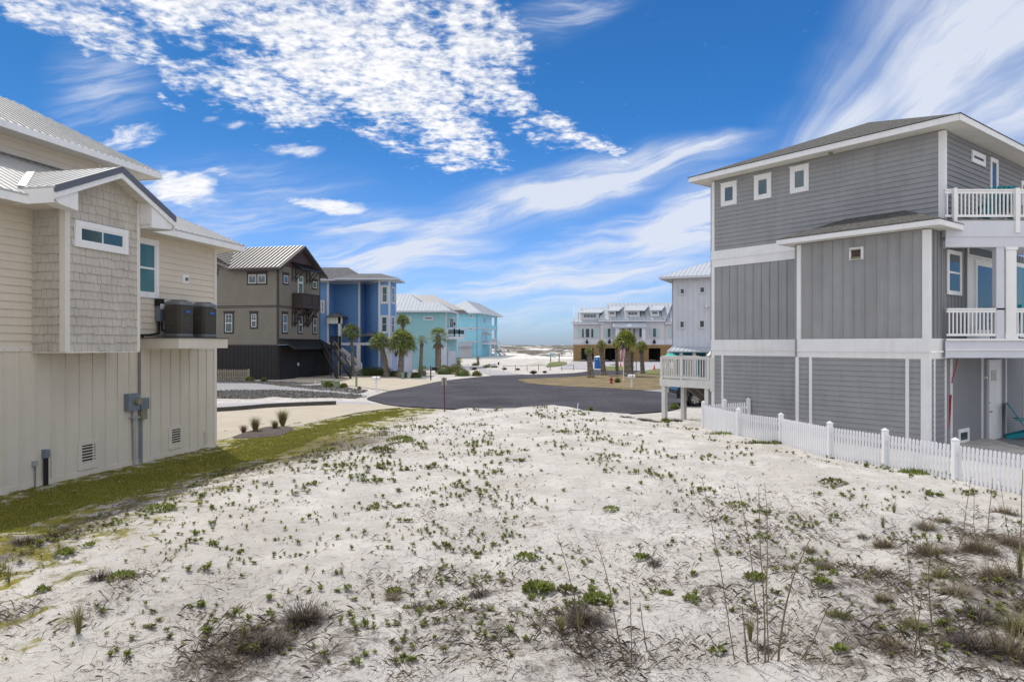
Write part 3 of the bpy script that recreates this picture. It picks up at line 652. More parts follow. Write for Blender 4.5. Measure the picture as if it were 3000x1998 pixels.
# bay
NB = .914; bL, bR, zb = -6.62, -4.40, 3.13; gc = -5.42; ze = 6.66
m.fbox(F, bL - .035, bL + .10, zb, 6.9, NB - .12, NB + .035); m.fbox(F, bR - .07, bR + .03, zb, 6.97, NB - .1, NB + .035)
m.fbox(F, bL - .02, bR + .02, zb - .03, zb, .0, NB + .03)
m.build('corner_board', M_tantrim, h1)
m = MB(); m.shakes(F, [(bL + .1, zb), (bR - .07, zb), (bR - .07, 7.0), (gc, 7.45), (bL + .1, 6.94)], NB, .205, .03)
FS = Fr((F.p(bL, 0, 0).x, F.p(bL, 0, 0).y), (F.n[0], F.n[1])); m.shakes(FS, [(.0, zb), (NB - .12, zb), (NB - .12, ze), (.0, ze)], 0, .205, .03)
FR_ = Fr((F.p(bR, 0, NB).x, F.p(bR, 0, NB).y), (-F.n[0], -F.n[1])); m.shakes(FR_, [(.1, zb), (NB, zb), (NB, ze), (.1, ze)], 0, .205, .03)
m.build('shingled_bay', material('tan_shakes', (.48, .44, .375), .8, .12, 1.5, .15, 60, stain=.15, grain=.05), h1)
# roofs
pr = .52; rf = MB(); fa = MB(); sf = MB(); ne = .65; zt = 6.59
def RZ(n): return zt + pr * (ne - n)
P0 = [F.p(SL, zt, ne), F.p(ne, zt, ne), F.p(ne - 3.15, RZ(-2.5), -2.5), F.p(SL, RZ(-2.5), -2.5)]
rf.slab(P0, .05); rf.ribs(P0, .23, .016, .022)
P1 = [F.p(ne, zt, ne), F.p(ne, zt, -9), F.p(ne - 3.15, RZ(-2.5), -9), F.p(ne - 3.15, RZ(-2.5), -2.5)]; rf.slab(P1, .05); rf.ribs(P1, .23, .016, .022)
fa.fbox(F, SL, -7.28, zt - .22, zt - .03, ne - .03, ne - .002); fa.fbox(F, -3.56, ne, zt - .22, zt - .03, ne - .03, ne - .002); fa.fbox(F, ne - .03, ne - .002, zt - .22, zt - .03, -9, ne - .031)
sf.fbox(F, SL, ne - .03, zt - .20, zt - .17, -.1, ne - .03); sf.fbox(F, -.1, ne - .03, zt - .201, zt - .171, -9, -.1)
hip(F, -22, -.14, -7.36, -1.9, 8.92, .58, rf, fa, sf, .05, .19, .23)
# gable over the bay
gp = .47; zr = 7.62; nf = 1.36
for sg in (-1, 1):
    e0 = gc + sg * 1.86; zl = zr - 1.86 * gp; nb_ = ne - (zl - zt) / pr; nr_ = ne - (zr - zt) / pr
    q = [F.p(e0, zl, nb_), F.p(e0, zl, nf), F.p(gc, zr, nf), F.p(gc, zr, nr_)]
    if sg > 0: q = [q[1], q[0], q[3], q[2]]
    rf.slab(q, .05); rf.ribs(q, .23, .016, .022)
    # sloping soffit boards under the rake
    a_, b_ = F.p(e0, zl - .16, nf - .06), F.p(gc, zr - .16, nf - .06); c_, d_ = F.p(gc, zr - .16, NB), F.p(e0, zl - .16, NB)
    for k in range(9):
        A = a_.lerp(b_, k / 9.); Bq = a_.lerp(b_, (k + .93) / 9.); Cq = d_.lerp(c_, (k + .93) / 9.); Dq = d_.lerp(c_, k / 9.); sf.slab([A, Bq, Cq, Dq], .012)
    sf.slab([a_ + Vector((0, 0, .02)), b_ + Vector((0, 0, .02)), c_ + Vector((0, 0, .02)), d_ + Vector((0, 0, .02))], .015)
    fa.ext(F, [(e0, zl - .13), (e0, zl - .27), (gc, zr - .27), (gc, zr - .13)], nf - .05, nf - .012)      # white rake board
    s0_, s1_ = sorted((e0 + sg * -.02, (bL - .03) if sg < 0 else (bR + .03)))
    fa.ext(F, ([(s0_, zl - .28), (s0_ + .0, zl - .16), (s1_, zl - .16 + (s1_ - s0_) * gp), (s1_, 6.32), (s0_ + .12, 6.38)] if sg < 0 else [(s0_, 6.32), (s0_, zl - .16 + (s1_ - s0_) * gp), (s1_, zl - .16), (s1_, zl - .28), (s1_ - .12, 6.38)]), NB + .04, nf - .06)
for sg in (-1, 1):
    e0 = gc + sg * 1.86; zl = zr - 1.86 * gp; a_, b_ = sorted((e0, e0 + sg * .028)); fa.fbox(F, a_, b_, zl - .37, zl - .052, .2, nf - .05)
    w_ = bL if sg < 0 else bR; a_, b_ = sorted((e0, w_)); sf.fbox(F, a_, b_, zl - .356, zl - .326, .02, nf - .08)
rf.build('metal_roof', M_metal, h1); fa.build('fascia', M_white, h1); sf.build('soffit', M_tantrim, h1)
m = MB()
for sg in (-1, 1):
    e0 = gc + sg * 1.88; zl = zr - 1.88 * gp; m.ext(F, [(e0, zl + .02), (e0, zl - .14), (gc, zr - .14), (gc, zr + .02)], nf - .01, nf + .012)
m.build('rake_trim', M_slate, h1)
m = MB(); m.bar(F.p(gc - 1.84, 6.79, .42), F.p(gc, 7.67, ne - (zr - zt) / pr), .15, .012)
m.bar(F.p(SL, RZ(-2.5) + .02, -2.44), F.p(-2.0, RZ(-2.5) + .02, -2.44), .16, .015)
m.build('flashing', M_metal, h1)
# windows
a, z1_ = F.hit(*Z1(560, 1028), NB); b, z0_ = F.hit(*Z1(965, 1300), NB)
window(F, a, b, z0_, z1_, h1, NB + .02, tw=.13, trim=M_white, glass=M_glassgrey, cols=2, t=.055, label='long slit window in the shingled bay')
a, z1_ = F.hit(461, 706.5); b0, z0_ = F.hit(461, 875)
window(F, a - 1.04, a, z0_, z1_, h1, .0, tw=.12, trim=M_white, glass=M_glassg, hung=True, t=.06)
def louvre(x0, y0, x1, y1, i0, j0, i1, j1):
    a, zt_ = F.hit(*Z2(x0, y0)); b, zb_ = F.hit(*Z2(x1, y1)); c_, zc = F.hit(*Z2(i0, j0)); d_, zd = F.hit(*Z2(i1, j1))
    m = MB(); m.fbox(F, a, c_, zb_, zt_, 0, .035); m.fbox(F, d_, b, zb_, zt_, 0, .035); m.fbox(F, c_, d_, zc, zt_, 0, .034); m.fbox(F, c_, d_, zb_, zd, 0, .034)
    v_ = m.build('vent', M_tan2, h1); q = MB(); q.fbox(F, c_, d_, zd, zc, -.02, .006); q.build('vent_void', M_black, v_); q = MB(); n_ = 6
    for i in range(n_): zz_ = zd + (zc - zd) * (i + .3) / n_; q.bar(F.p(c_, zz_, .022), F.p(d_, zz_, .022), .03, .026)
    q.build('slat', M_tan2, v_)
louvre(545, 1075, 690, 1245, 572, 1098, 668, 1203); louvre(1187, 968, 1277, 1108, 1203, 987, 1272, 1076)
m = MB(); a, z_ = F.hit(541, 818); m.fbox(F, a - .13, a + .13, z_ - .13, z_ + .13, .0, .035); v_ = m.build('dryer_vent', M_white, h1); m = MB(); m.tube([F.p(a + .03, z_, .03), F.p(a + .03, z_, .07)], .055, 10); m.build('duct', M_acgrey, v_)
# equipment platform
s0_ = F.sx(408); s1_ = F.sx(667, 1.26); m = MB(); m.fbox(F, s0_, s1_, 3.19, 3.47, .03, 1.26); m.build('equipment_platform', M_tan2, h1)
m = MB(); m.fbox(F, s0_ - .03, s1_ + .03, 3.471, 3.495, .0, 1.29); m.build('platform_cap', M_darkconc, h1)
# condensers on the platform
def condenser(xc0, xc1, top, label, grp):
    nn = .62; sa = sb = F.sx((xc0 + xc1) / 2, nn); r_ = .315; c0 = F.p(sa, 3.56, nn)
    t = thing('air_conditioner', label, 'air conditioner', c0, grp); hh = .92
    def sq(r, z, k=24):
        out = []
        for i in range(k):
            a = i * 2 * math.pi / k; cc, ss = math.cos(a), math.sin(a); p_ = 4.5; q = (abs(cc) ** p_ + abs(ss) ** p_) ** (-1 / p_); x, y = cc * q * r, ss * q * r; out.append((c0.x + F.d[0] * x + F.n[0] * y, c0.y + F.d[1] * x + F.n[1] * y, c0.z + z))
        return out
    def loft(prof, mat, nm, par):
        m = MB(); rr = [sq(r, z) for r, z in prof]
        for i in range(len(rr) - 1):
            for k in range(24): m.face([rr[i][k], rr[i][(k + 1) % 24], rr[i + 1][(k + 1) % 24], rr[i + 1][k]])
        m.face(rr[-1]); return m.build(nm, mat, par)
    loft([(r_ * .96, -.06), (r_, -.02), (r_, .03), (r_ * .97, .04)], M_acgrey, 'base_pan', t)
    pr_ = [(r_ * .97, .04)]
    for i in range(15): z = .06 + i * (hh - .12) / 15; pr_ += [(r_ * .985, z), (r_ * .985, z + .03), (r_ * .96, z + .034)]
    loft(pr_, M_ac, 'coil_guard', t)
    loft([(r_ * .99, hh - .06), (r_ * 1.0, hh - .01), (r_ * .93, hh + .03), (r_ * .6, hh + .075)], M_acgrey, 'top_cover', t)
    m = MB()
    for i in range(8):
        rr = .05 + i * .025; m.tube([(c0.x + rr * math.cos(k * .524), c0.y + rr * math.sin(k * .524), c0.z + hh + .085) for k in range(13)], .004, 4)
    m.build('fan_guard', M_black, t)
    q = c0 + Vector((F.n[0], F.n[1], 0)) * (r_ * .985) + Vector((F.d[0], F.d[1], 0)) * -.02; m = MB(); Fx = Fr((q.x, q.y), F.d); m.fbox(Fx, -.09, .09, c0.z + hh * .70, c0.z + hh * .76, .0, .015); m.build('badge', M_pblue, t)
    m = MB(); 
    for dx in (-.3, .3):
        m.fbox(F, (sa + sb) / 2 + dx - .03, (sa + sb) / 2 + dx + .03, 3.497, 3.50, nn - .4, nn + .4)
    m.build('rail', M_acgrey, t)
condenser(486, 562, 0, 'dark ribbed air conditioner on the platform, the nearer of two', 'air conditioners on the platform')
condenser(560, 632, 0, 'dark ribbed air conditioner on the platform at the house corner', 'air conditioners on the platform')
def boxat(F_, Z, x0, y0, x1, y1, n0, n1, name, mat, parent=None, label=None, cat=None):
    a, zt_ = F_.hit(*Z(x0, y0), n1); b, zb_ = F_.hit(*Z(x1, y1), n1); m = MB(); m.fbox(F_, a, b, zb_, zt_, n0, n1); o = m.build(name, mat, parent, label)
    if cat: tag(o, label, cat)
    return o, (a, b, zb_, zt_)
o, q = boxat(F, Z2, 1130, 110, 1170, 222, .05, .2, 'disconnect_box', M_util, h1)
m = MB(); m.fbox(F, q[0] + .02, q[1] - .02, q[2] + .35, q[2] + .5, .2, .205); m.build('notice', M_white, o)
m = MB(); m.fbox(F, q[0] - .03, q[1] - .05, q[3], q[3] + .2, .06, .2); m.tube([F.p(q[1] - .05, q[2], .12), F.p(q[1] - .05, q[2] - .25, .13), F.p(q[1] + .12, 3.55, .3)], .025); m.tube([F.p(q[0] + .06, q[2], .12), F.p(q[0] + .03, 3.62, .14), F.p(q[0] - .4, 3.56, .2), F.p(q[0] - .9, 3.55, .15), F.p(s0_ + .05, 3.53, .08)], .035); m.build('conduit', M_black, h1)
# meter group
t = thing('electric_meter', 'grey electric meter box with round glass dial on the tan wall', 'electric meter', F.p(F.sx(390), .1, .05))
o, q = boxat(F, Z2, 910, 735, 988, 845, .0, .16, 'meter_box', M_util, t); a, b, c_, d_ = q
m = MB(); s_, z_ = F.hit(*Z2(970, 785), .18); m.tube([F.p(s_, z_, .16), F.p(s_, z_, .27)], .095, 16); m.build('meter_dial', M_beige, t)
m = MB(); m.tube([F.p(F.sx(386), z_ - .2, .07), F.p(F.sx(389), -.02, .07)], .045, 8); m.fbox(F, F.sx(380) - .06, F.sx(392) + .06, 1.28, 1.32, .0, .16); m.build('riser_pipe', M_pvc, t)
m = MB()
for xx in (404, 409, 413): m.tube([F.p(F.sx(xx), z_ - .2, .04), F.p(F.sx(xx), -.02, .04)], .013, 6)
m.build('conduit', M_util, t)
m = MB(); m.tube([F.p(F.sx(404), 3.2, .06), F.p(F.sx(404), d_ - .05, .06)], .03, 6); m.build('drop_conduit', M_acgrey, t)
t = thing('junction_box', 'smaller ribbed grey cabinet beside the electric meter', 'utility box', F.p(F.sx(425), .8, .05))
o, q = boxat(F, Z2, 996, 765, 1056, 838, .0, .14, 'cabinet', M_util, t); m = MB()
for i in range(5): zz_ = q[2] + .03 + i * (q[3] - q[2] - .05) / 5; m.fbox(F, q[0] + .02, q[1] - .02, zz_, zz_ + .02, .14, .15)
m.build('rib', M_acgrey, t)
o, q = boxat(F, Z2, 1000, 846, 1042, 908, .0, .11, 'telephone_box', M_beige, None, 'small beige box under the grey cabinet on the wall', 'utility box')
t = thing('wall_outlet', 'grey capped box on two dark pipes at the foot of the tan wall', 'pipe riser', F.p(F.sx(140), 0, .05))
o, q = boxat(F, Z2, 325, 1128, 354, 1182, .0, .13, 'cap_box', M_util, t); m = MB()
for xx in (.3, .72): m.tube([F.p(q[0] + (q[1] - q[0]) * xx, q[2], .07), F.p(q[0] + (q[1] - q[0]) * xx, -.02, .07)], .035, 7)
m.build('pipe', M_black, t)
t = thing('faucet', 'small grey tap box on a thin pipe, leftmost at the wall foot', 'tap', F.p(F.sx(107), 0, .05))
o, q = boxat(F, Z2, 247, 1208, 270, 1240, .0, .1, 'tap_box', M_pvc, t); m = MB(); m.tube([F.p(q[0] + .05, q[2], .05), F.p(q[0] + .05, -.02, .05)], .014, 6); m.build('pipe', M_acgrey, t)
m = MB(); s_ = F.sx(Z2(1442, 0)[0]); s2_, z2_ = F.hit(*Z2(1450, 998)); m.tube([F.p(s_, -.02, .06), F.p(s_, z2_, .06), F.p(s_ + .12, z2_ - .02, .1)], .03, 7); tag(m.build('cleanout_pipe', M_tantrim), 'cream painted pipe on the tan wall near the house corner', 'pipe')
# ================================================================== grey house on the right
B0 = Vector((12.17, 19.97)); pB = 1.12
G = Fr((B0.x + pB * .794, B0.y + pB * .608), (.608, -.794))      # plane n=0 upper wall, origin at its near corner
U0 = G.p(0, 0, 0); Rr = Fr((U0.x, U0.y), (.792, .611)); zs = .08
h2 = thing('grey_house', 'grey clapboard beach house on the right with white bands, hip roof and porch', 'house', (U0.x, U0.y, 0))
LG = 8.3; bl = G.sx(2338, pB); TW = .1
m = MB()
m.siding(G, [(-LG, 0), (bl, 0), (bl, 2.88), (-LG, 2.88)], 0, .165, .03); m.siding(G, [(bl, 0), (0, 0), (0, 2.88), (bl, 2.88)], pB, .165, .03)
m.siding(G, [(-LG, 6.99), (0, 6.99), (0, 9.78), (-LG, 9.78)], 0, .165, .03)
BL = G.left(bl); 
m.build('clapboard_wall', M_grey, h2)
m = MB(); m.battens(G, [(-LG + .05, 3.48), (bl, 3.48), (bl, 6.36), (-LG + .05, 6.36)], 0, .345, .038, .03); m.battens(G, [(bl + .12, 3.48), (-.1, 3.48), (-.1, 6.68), (bl + .12, 6.68)], pB, .345, .038, .03)
m.build('board_wall', M_grey, h2)
Bs = Fr((G.p(0, 0, pB).x, G.p(0, 0, pB).y), (.792, .611))          # side face of the projecting part, same plane as Rr
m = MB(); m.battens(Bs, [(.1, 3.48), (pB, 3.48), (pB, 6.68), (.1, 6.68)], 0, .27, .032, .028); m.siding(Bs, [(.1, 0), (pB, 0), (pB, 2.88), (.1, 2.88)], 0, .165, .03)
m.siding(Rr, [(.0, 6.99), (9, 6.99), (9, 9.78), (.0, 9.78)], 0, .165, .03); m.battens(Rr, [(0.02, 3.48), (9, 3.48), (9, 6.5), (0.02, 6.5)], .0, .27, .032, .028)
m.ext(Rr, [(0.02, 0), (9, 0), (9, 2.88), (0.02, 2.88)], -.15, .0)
m.build('side_wall', M_greyshade, h2)
bk = MB(); Gb = Fr((G.p(-LG, 0).x, G.p(-LG, 0).y), (.792, .611)); bk.ext(Gb, [(0.02, 0), (9, 0), (9, 9.7), (0.02, 9.7)], -.0, -.12); bk.ext(G, [(bl, 0), (bl, 0), (bl, 0.01)], 0, 0.01)
bk.ext(Fr((G.p(bl, 0, 0).x, G.p(bl, 0, 0).y), (-.794, -.608)), [(0, 0), (pB, 0), (pB, 6.7), (0, 6.7)], 0, .12); bk.build('far_wall', M_grey, h2)
# white bands, corner boards
m = MB()
m.fbox(G, -LG - .05, bl, 6.66, 7.0, -.05, .05); m.fbox(G, -LG - .04, bl, 6.36, 6.655, -.05, .035); m.fbox(G, -LG - .06, bl, 6.655, 6.685, -.05, .065)
m.fbox(G, -LG - .05, bl - .001, 3.10, 3.48, -.05, .05); m.fbox(G, -LG - .03, bl - .001, 2.87, 3.07, -.05, .035); m.fbox(G, -LG - .07, bl - .001, 3.07, 3.10, -.05, .075)
m.fbox(G, bl, .05, 3.10, 3.48, pB - .05, pB + .05); m.fbox(G, bl, .035, 2.87, 3.07, pB - .05, pB + .035); m.fbox(G, bl, .075, 3.07, 3.10, pB - .05, pB + .075)
m.fbox(Bs, .051, pB, 3.10, 3.475, -.05, .05); m.fbox(Bs, .036, pB, 2.87, 3.07, -.05, .035)
m.build('band_board', M_white, h2)
def cb_(F_, s0, s1, z0, z1, n0, n1, mt=M_white):
    m = MB(); m.fbox(F_, s0, s1, z0, z1, n0, n1); m.build('corner_board', mt, h2)
cb_(G, -LG - .03, -LG + .10, 0, 9.76, -.1, .045); cb_(G, -.13, .04, 7.0, 9.76, -.14, .045)
cb_(G, -.14, .045, 3.481, 6.66, pB - .14, pB + .045); cb_(G, -.18, .045, 0, 2.87, pB - .14, pB + .045)
cb_(G, bl - .02, bl + .12, 3.481, 6.66, pB - .1, pB + .045); 
for x0, x1, n_ in ((Z2, 0, 0),): pass
K = lambda x: x / 3.364 + 1900
for a, b, n_ in ((K(724), K(742), 0), (K(1455), K(1485), pB), (K(1588), K(1615), pB)):
    cb_(G, G.sx(a, n_), G.sx(b, n_), 0, 2.868, n_ - .02, n_ + .04)
cb_(G, G.sx(Z8(372, 0)[0], pB), G.sx(Z8(396, 0)[0], pB), 0, 2.868, pB - .02, pB + .04)
for x in (566, 645, 687, 906, 1073, 1203):
    s_ = Rr.sx(Z8(x, 0)[0]); cb_(Rr, s_ - .04, s_ + .04, 0, 2.86, 0, .04)
# roofs
rf = MB(); fa = MB(); sf = MB()
hip(G, -LG - .65, .65, -10.5, .65, 9.98, .40, rf, fa, sf, .04, .2)
hip(G, bl - .5, .5, -2.2, pB + .5, 6.88, .40, rf, None, None, .04, .2)
fa.fbox(G, bl - .5, .5, 6.69, 6.865, pB + .47, pB + .5); fa.fbox(G, bl - .5, bl - .47, 6.69, 6.865, 0, pB + .47); fa.fbox(G, .47, .5, 6.69, 6.865, -.1, pB + .47); sf.fbox(G, bl - .47, .47, 6.70, 6.73, 0, pB + .47)
rf.build('shingle_roof', M_shingle, h2); fa.build('fascia', M_white, h2); sf.build('soffit', M_offwhite, h2)
m = MB(); e = .03
m.fbox(G, -LG - .65 - .05, .7, 9.965, 9.985, .62, .70); m.fbox(G, .62, .70, 9.964, 9.984, -8, .62); m.build('drip_edge', M_black, h2)
m = MB(); s_, z_ = G.hit(*Z6(1352, 478), .35); m.box(G.p(s_, 0, .3).x - .06, G.p(s_, 0, .3).x + .06, G.p(s_, 0, .3).y - .05, G.p(s_, 0, .3).y + .05, 9.74, 9.80); m.build('flood_light', M_beige, h2)
# three square windows
for q in ((353, 742, 510, 952), (657, 672, 827, 893), (987, 592, 1173, 830)):
    (a, z1_), (b, z0_) = G.hit(*Z6(q[0], q[1] + 15)), G.hit(*Z6(q[2], q[3] - 18))
    window(G, a + .03, b - .03, z0_, z1_, h2, .02, tw=.135, glass=M_glassgrey, t=.045, header=.03)
# dryer vent
(a, z1_), (b, z0_) = G.hit(*Z6(1535, 1340), pB), G.hit(*Z6(1665, 1440), pB); m = MB(); m.fbox(G, a, b, z0_, z1_, pB, pB + .04); v_ = m.build('vent', M_white, h2)
m = MB(); m.fbox(G, a + .07, b - .08, z0_ + .02, z1_ - .08, pB + .04, pB + .046); m.build('vent_void', M_rust, v_); m = MB(); m.bar(G.p(a + .06, z1_ - .09, pB + .08), G.p(b - .07, z1_ - .09, pB + .08), .1, .02); m.fbox(G, a + .07, b - .08, z0_ + .02, z0_ + .08, pB + .046, pB + .1); m.build('hood', M_beige, v_)
# side windows and doors
def wr(x0, y0, x1, y1, Z=Z7, **k):
    (a, z1_), (b, z0_) = Rr.hit(*Z(x0, y0)), Rr.hit(*Z(x1, y1)); return window(Rr, a, b, z0_, z1_, h2, .02, **k)
wr(1075, 440, 1195, 600, tw=.10, glass=M_glassb, t=.05); wr(1245, 505, 1312, 905, tw=.09, glass=M_glassb, t=.05); wr(1530, 720, 1700, 1010, tw=.1, glass=M_glassb, t=.05)
a, z1_ = Rr.hit(*Z7(850, 1352)); b, z0_ = Rr.hit(*Z8(752, 162)); window(Rr, a, b, z0_, z1_, h2, .02, tw=.08, glass=M_glass, hung=True, t=.05)
a, z1_ = Rr.hit(*Z7(1035, 1290)); b = Rr.sx(Z7(1335, 0)[0])
m = MB(); m.fbox(Rr, a, b, 3.47, z1_ - .43, .02, .05); m.build('door_surround', M_white, h2); d_ = window(Rr, a + .55, b - .62, 3.6, z1_ - .5, h2, .05, tw=.13, glass=M_glass, t=.05, name='glass_door'); m = MB(); m.fbox(Rr, a, b, z1_ - .42, z1_, .02, .06); w_ = m.build('transom', M_white, h2); m = MB(); m.fbox(Rr, a + .1, b - .1, z1_ - .36, z1_ - .04, .06, .065); m.build('pane', M_glass, w_)
window(Rr, b + .9, b + 2.6, 3.55, z1_ - .3, h2, .02, tw=.1, glass=M_glassg, t=.05)
# undercroft door and hatch
(a, z1_), (b, z0_) = Rr.hit(*Z8(945, 622)), Rr.hit(*Z8(1030, 1165)); m = MB(); m.fbox(Rr, a, b, zs, z1_, .0, .05); dr = m.build('door', M_white, h2)
m = MB(); m.fbox(Rr, a - .05, a, zs, z1_ + .05, .0, .07); m.fbox(Rr, b, b + .05, zs, z1_ + .05, .0, .07); m.fbox(Rr, a, b, z1_, z1_ + .05, .0, .068); m.build('door_frame', M_bluetrim, dr)
(c_, y1_), (d2, y0_) = Rr.hit(*Z8(962, 686)), Rr.hit(*Z8(998, 758)); m = MB(); m.fbox(Rr, c_, d2, y0_, y1_, .05, .056); m.build('pane', M_glass, dr)
m = MB(); m.tube([Rr.p(a + .07, 1.05, .05), Rr.p(a + .07, 1.05, .1), Rr.p(a + .16, 1.05, .1)], .015); m.tube([Rr.p(a + .07, 1.35, .05), Rr.p(a + .07, 1.35, .07)], .02); m.build('handle', M_black, dr)
(a, z1_), (b, z0_) = Rr.hit(*Z8(740, 1105)), Rr.hit(*Z8(812, 1195)); window(Rr, a, b, z0_, z1_, h2, .0, tw=.07, glass=M_glass, t=.04, name='hatch')
m = MB(); s_, z_ = Rr.hit(*Z8(925, 738)); m.tube([Rr.p(s_, z_, .0), Rr.p(s_, z_, .09)], .05, 10); m.build('wall_lamp', M_offwhite, h2)
# porch on two floors: front parallel to the photograph's plane
YP = 20.35; X0 = (2770 - 1500) / 2000 * YP; X1 = X0 + 5.2
q0 = [(X0, YP), (X1, YP), (X1 + 1.5, YP + 3.5), (Rr.p(5.5, 0).x, Rr.p(5.5, 0).y), (Rr.p(.02, 0).x, Rr.p(.02, 0).y + .02)]
m = MB(); m.plan(q0, 2.9, 3.40); m.build('porch_floor', M_bluetrim, h2); m = MB(); m.plan([(a, b - (.03 if b < 21 else 0)) for a, b in q0], 3.12, 3.16); m.plan([(a, b - (.05 if b < 21 else 0)) for a, b in q0], 3.405, 3.47); m.build('porch_edge', M_white, h2)
m = MB(); m.plan(q0, 6.42, 6.50); m.box(X0, X1, YP, YP + .2, 6.20, 6.419); m.box(X0, X1, YP - .02, YP + .18, 6.501, 6.98); m.box(X0 + .001, X0 + .2, YP + .2, YP + .6, 6.2, 6.98); m.build('porch_beam', M_bluetrim, h2)
m = MB(); m.plan(q0, 6.985, 7.03); m.build('upper_deck', M_deckwood, h2)
def xz(px): return (px - 1500) / 2000 * YP
m = MB(); cx0, cx1 = xz(Z7(1405, 0)[0]), xz(Z7(1500, 0)[0]); m.box(cx0, cx1, YP, YP + .3, 3.47, 6.2); m.box(cx0 - .03, cx1 + .03, YP - .03, YP + .33, 6.12, 6.199); m.box(cx0 - .03, cx1 + .03, YP - .03, YP + .33, 3.471, 3.62); m.build('column', M_white, h2)
m = MB(); m.box(cx0 - .28, cx0 - .04, YP + .02, YP + .2, 3.47, 6.2); m.build('pilaster', M_bluetrim, h2)
m = MB(); m.box(X1 - .3, X1, YP, YP + .3, 3.47, 6.2); m.build('column', M_white, h2)
def railing(xa, xb, z0, z1, nm='railing', step=.115):
    m = MB(); m.box(xa, xb, YP + .02, YP + .11, z1 - .05, z1); m.box(xa, xb, YP + .04, YP + .09, z1 - .13, z1 - .055); m.box(xa, xb, YP + .035, YP + .085, z0 + .08, z0 + .15)
    r_ = m.build(nm, M_white, h2); q = MB(); x = xa + .06
    while x < xb - .05: q.box(x, x + .035, YP + .045, YP + .08, z0 + .15, z1 - .13); x += step
    q.build('baluster', M_white, r_)
railing(xz(Z7(850, 0)[0]), xz(Z7(915, 0)[0]), 7.02, 7.93); railing(xz(Z7(945, 0)[0]), xz(Z7(1480, 0)[0]), 7.02, 7.93); railing(xz(Z7(1520, 0)[0]), X1, 7.02, 7.93)
railing(xz(Z8(668, 0)[0]), cx0 - .04, 3.47, 4.38); railing(cx1, X1 - .3, 3.47, 4.38)
for x0, x1, zb_ in ((915, 945, 6.92), (1480, 1520, 6.62)):
    m = MB(); m.box(xz(Z7(x0, 0)[0]), xz(Z7(x1, 0)[0]), YP - .06, YP + .06, zb_, 7.95); m.build('railing_post', M_white, h2)
for x in (X1, ): 
    m = MB(); m.box(x - .25, x, YP, YP + .25, 0, 2.9); m.build('pile', M_white, h2)
# red rope hanging in the undercroft
m = MB(); pts = [Z8(735, 608), Z8(722, 680), Z8(700, 745), Z8(690, 860), Z8(684, 960), Z8(676, 1060), Z8(664, 1120)]
pw = [atY(x, y, 20.9) for x, y in pts]; m.tube(pw[:3], .016, 6); m.tube(pw[2:3] + [pw[2] + (pw[3] - pw[2]) * .3], .012, 6); m.tube(pw[3:], .028, 6); tag(m.build('rope', M_red), 'red rope hanging down beside the grey house wall under the porch', 'rope')
# teal lounge chairs
def teal_chair(loc, rz, s, label, grp=None):
    t = thing('adirondack_chair', label, 'chair', (0, 0, 0), grp); 
    m = MB()
    for i in range(6): m.bar((-.28 + i * .11, .18, .32), (-.32 + i * .128, .62, 1.02 + .03 * math.sin(i * .63)), .1, .02, Vector((0, 1, 0)))
    m.build('backrest', M_tealc, t); m = MB()
    for i in range(6): m.bar((-.3, -.35 + i * .1, .36 - i * .02), (.3, -.35 + i * .1, .36 - i * .02), .09, .02)
    m.build('seat', M_tealc, t)
    for sx_ in (-1, 1):
        m = MB(); m.bar((sx_ * .33, -.4, 0), (sx_ * .33, -.36, .56), .09, .025, Vector((1, 0, 0))); m.build('leg', M_tealc, t)
        m = MB(); m.bar((sx_ * .3, -.3, .34), (sx_ * .3, .65, .02), .03, .12, Vector((0, 0, 1))); m.build('leg', M_tealc, t)
        m = MB(); m.bar((sx_ * .36, -.45, .57), (sx_ * .34, .45, .57), .13, .025); m.build('armrest', M_tealc, t)
    t.location = loc; t.rotation_euler = (0, 0, rz); t.scale = (s, s, s); return t
p = Rr.p(5.15, zs, .85); teal_chair((p.x, p.y, .09), 1.0, 1.15, 'teal wooden lounge chair under the porch beside the white door')
teal_chair((xz(3004), YP + .85, 3.48), 2.6, 1.0, 'teal lounge chair behind the first floor porch railing')
teal_chair((xz(2978), YP + .9, 7.04), 2.8, 1.0, 'teal lounge chair behind the upper deck railing')
# ------------------------------------------------------------------ entrance deck beside the grey house
sa = G.sx(1934, .0); sb = -LG - .06; q = G.p(sa, 0, 0); t = thing('entry_deck', 'white stair landing deck on posts left of the grey house', 'deck', (q.x, q.y, 0))
zdf, zdb, zdt, DD = 1.80, 1.52, 2.81, 1.5
m = MB(); m.fbox(G, sa, sb, zdf - .05, zdf, -DD, 0); m.build('floor', M_deckwood, t)
m = MB(); m.fbox(G, sa, sb, zdb, zdf + .02, .001, .035); m.fbox(G, sa, sa + .035, zdb, zdf - .051, -DD, 0); m.fbox(G, sa, sb, zdb, zdf - .051, -DD - .035, -DD); m.build('skirt_board', M_offwhite, t)
m = MB(); m.fbox(G, sb - .02, sb + .12, zdb - .1, zdt - .03, .036, .08); m.build('end_board', M_offwhite, t)
for s_, n_ in ((sa + .06, -.2), (sb - .36, -.2), (sa + .06, -DD + .02), (sb - .36, -DD + .02)):
    m = MB(); m.fbox(G, s_, s_ + .18, -.1, zdb + .02 if n_ > -.5 else zdb, n_, n_ + .18); m.build('post', M_offwhite, t)
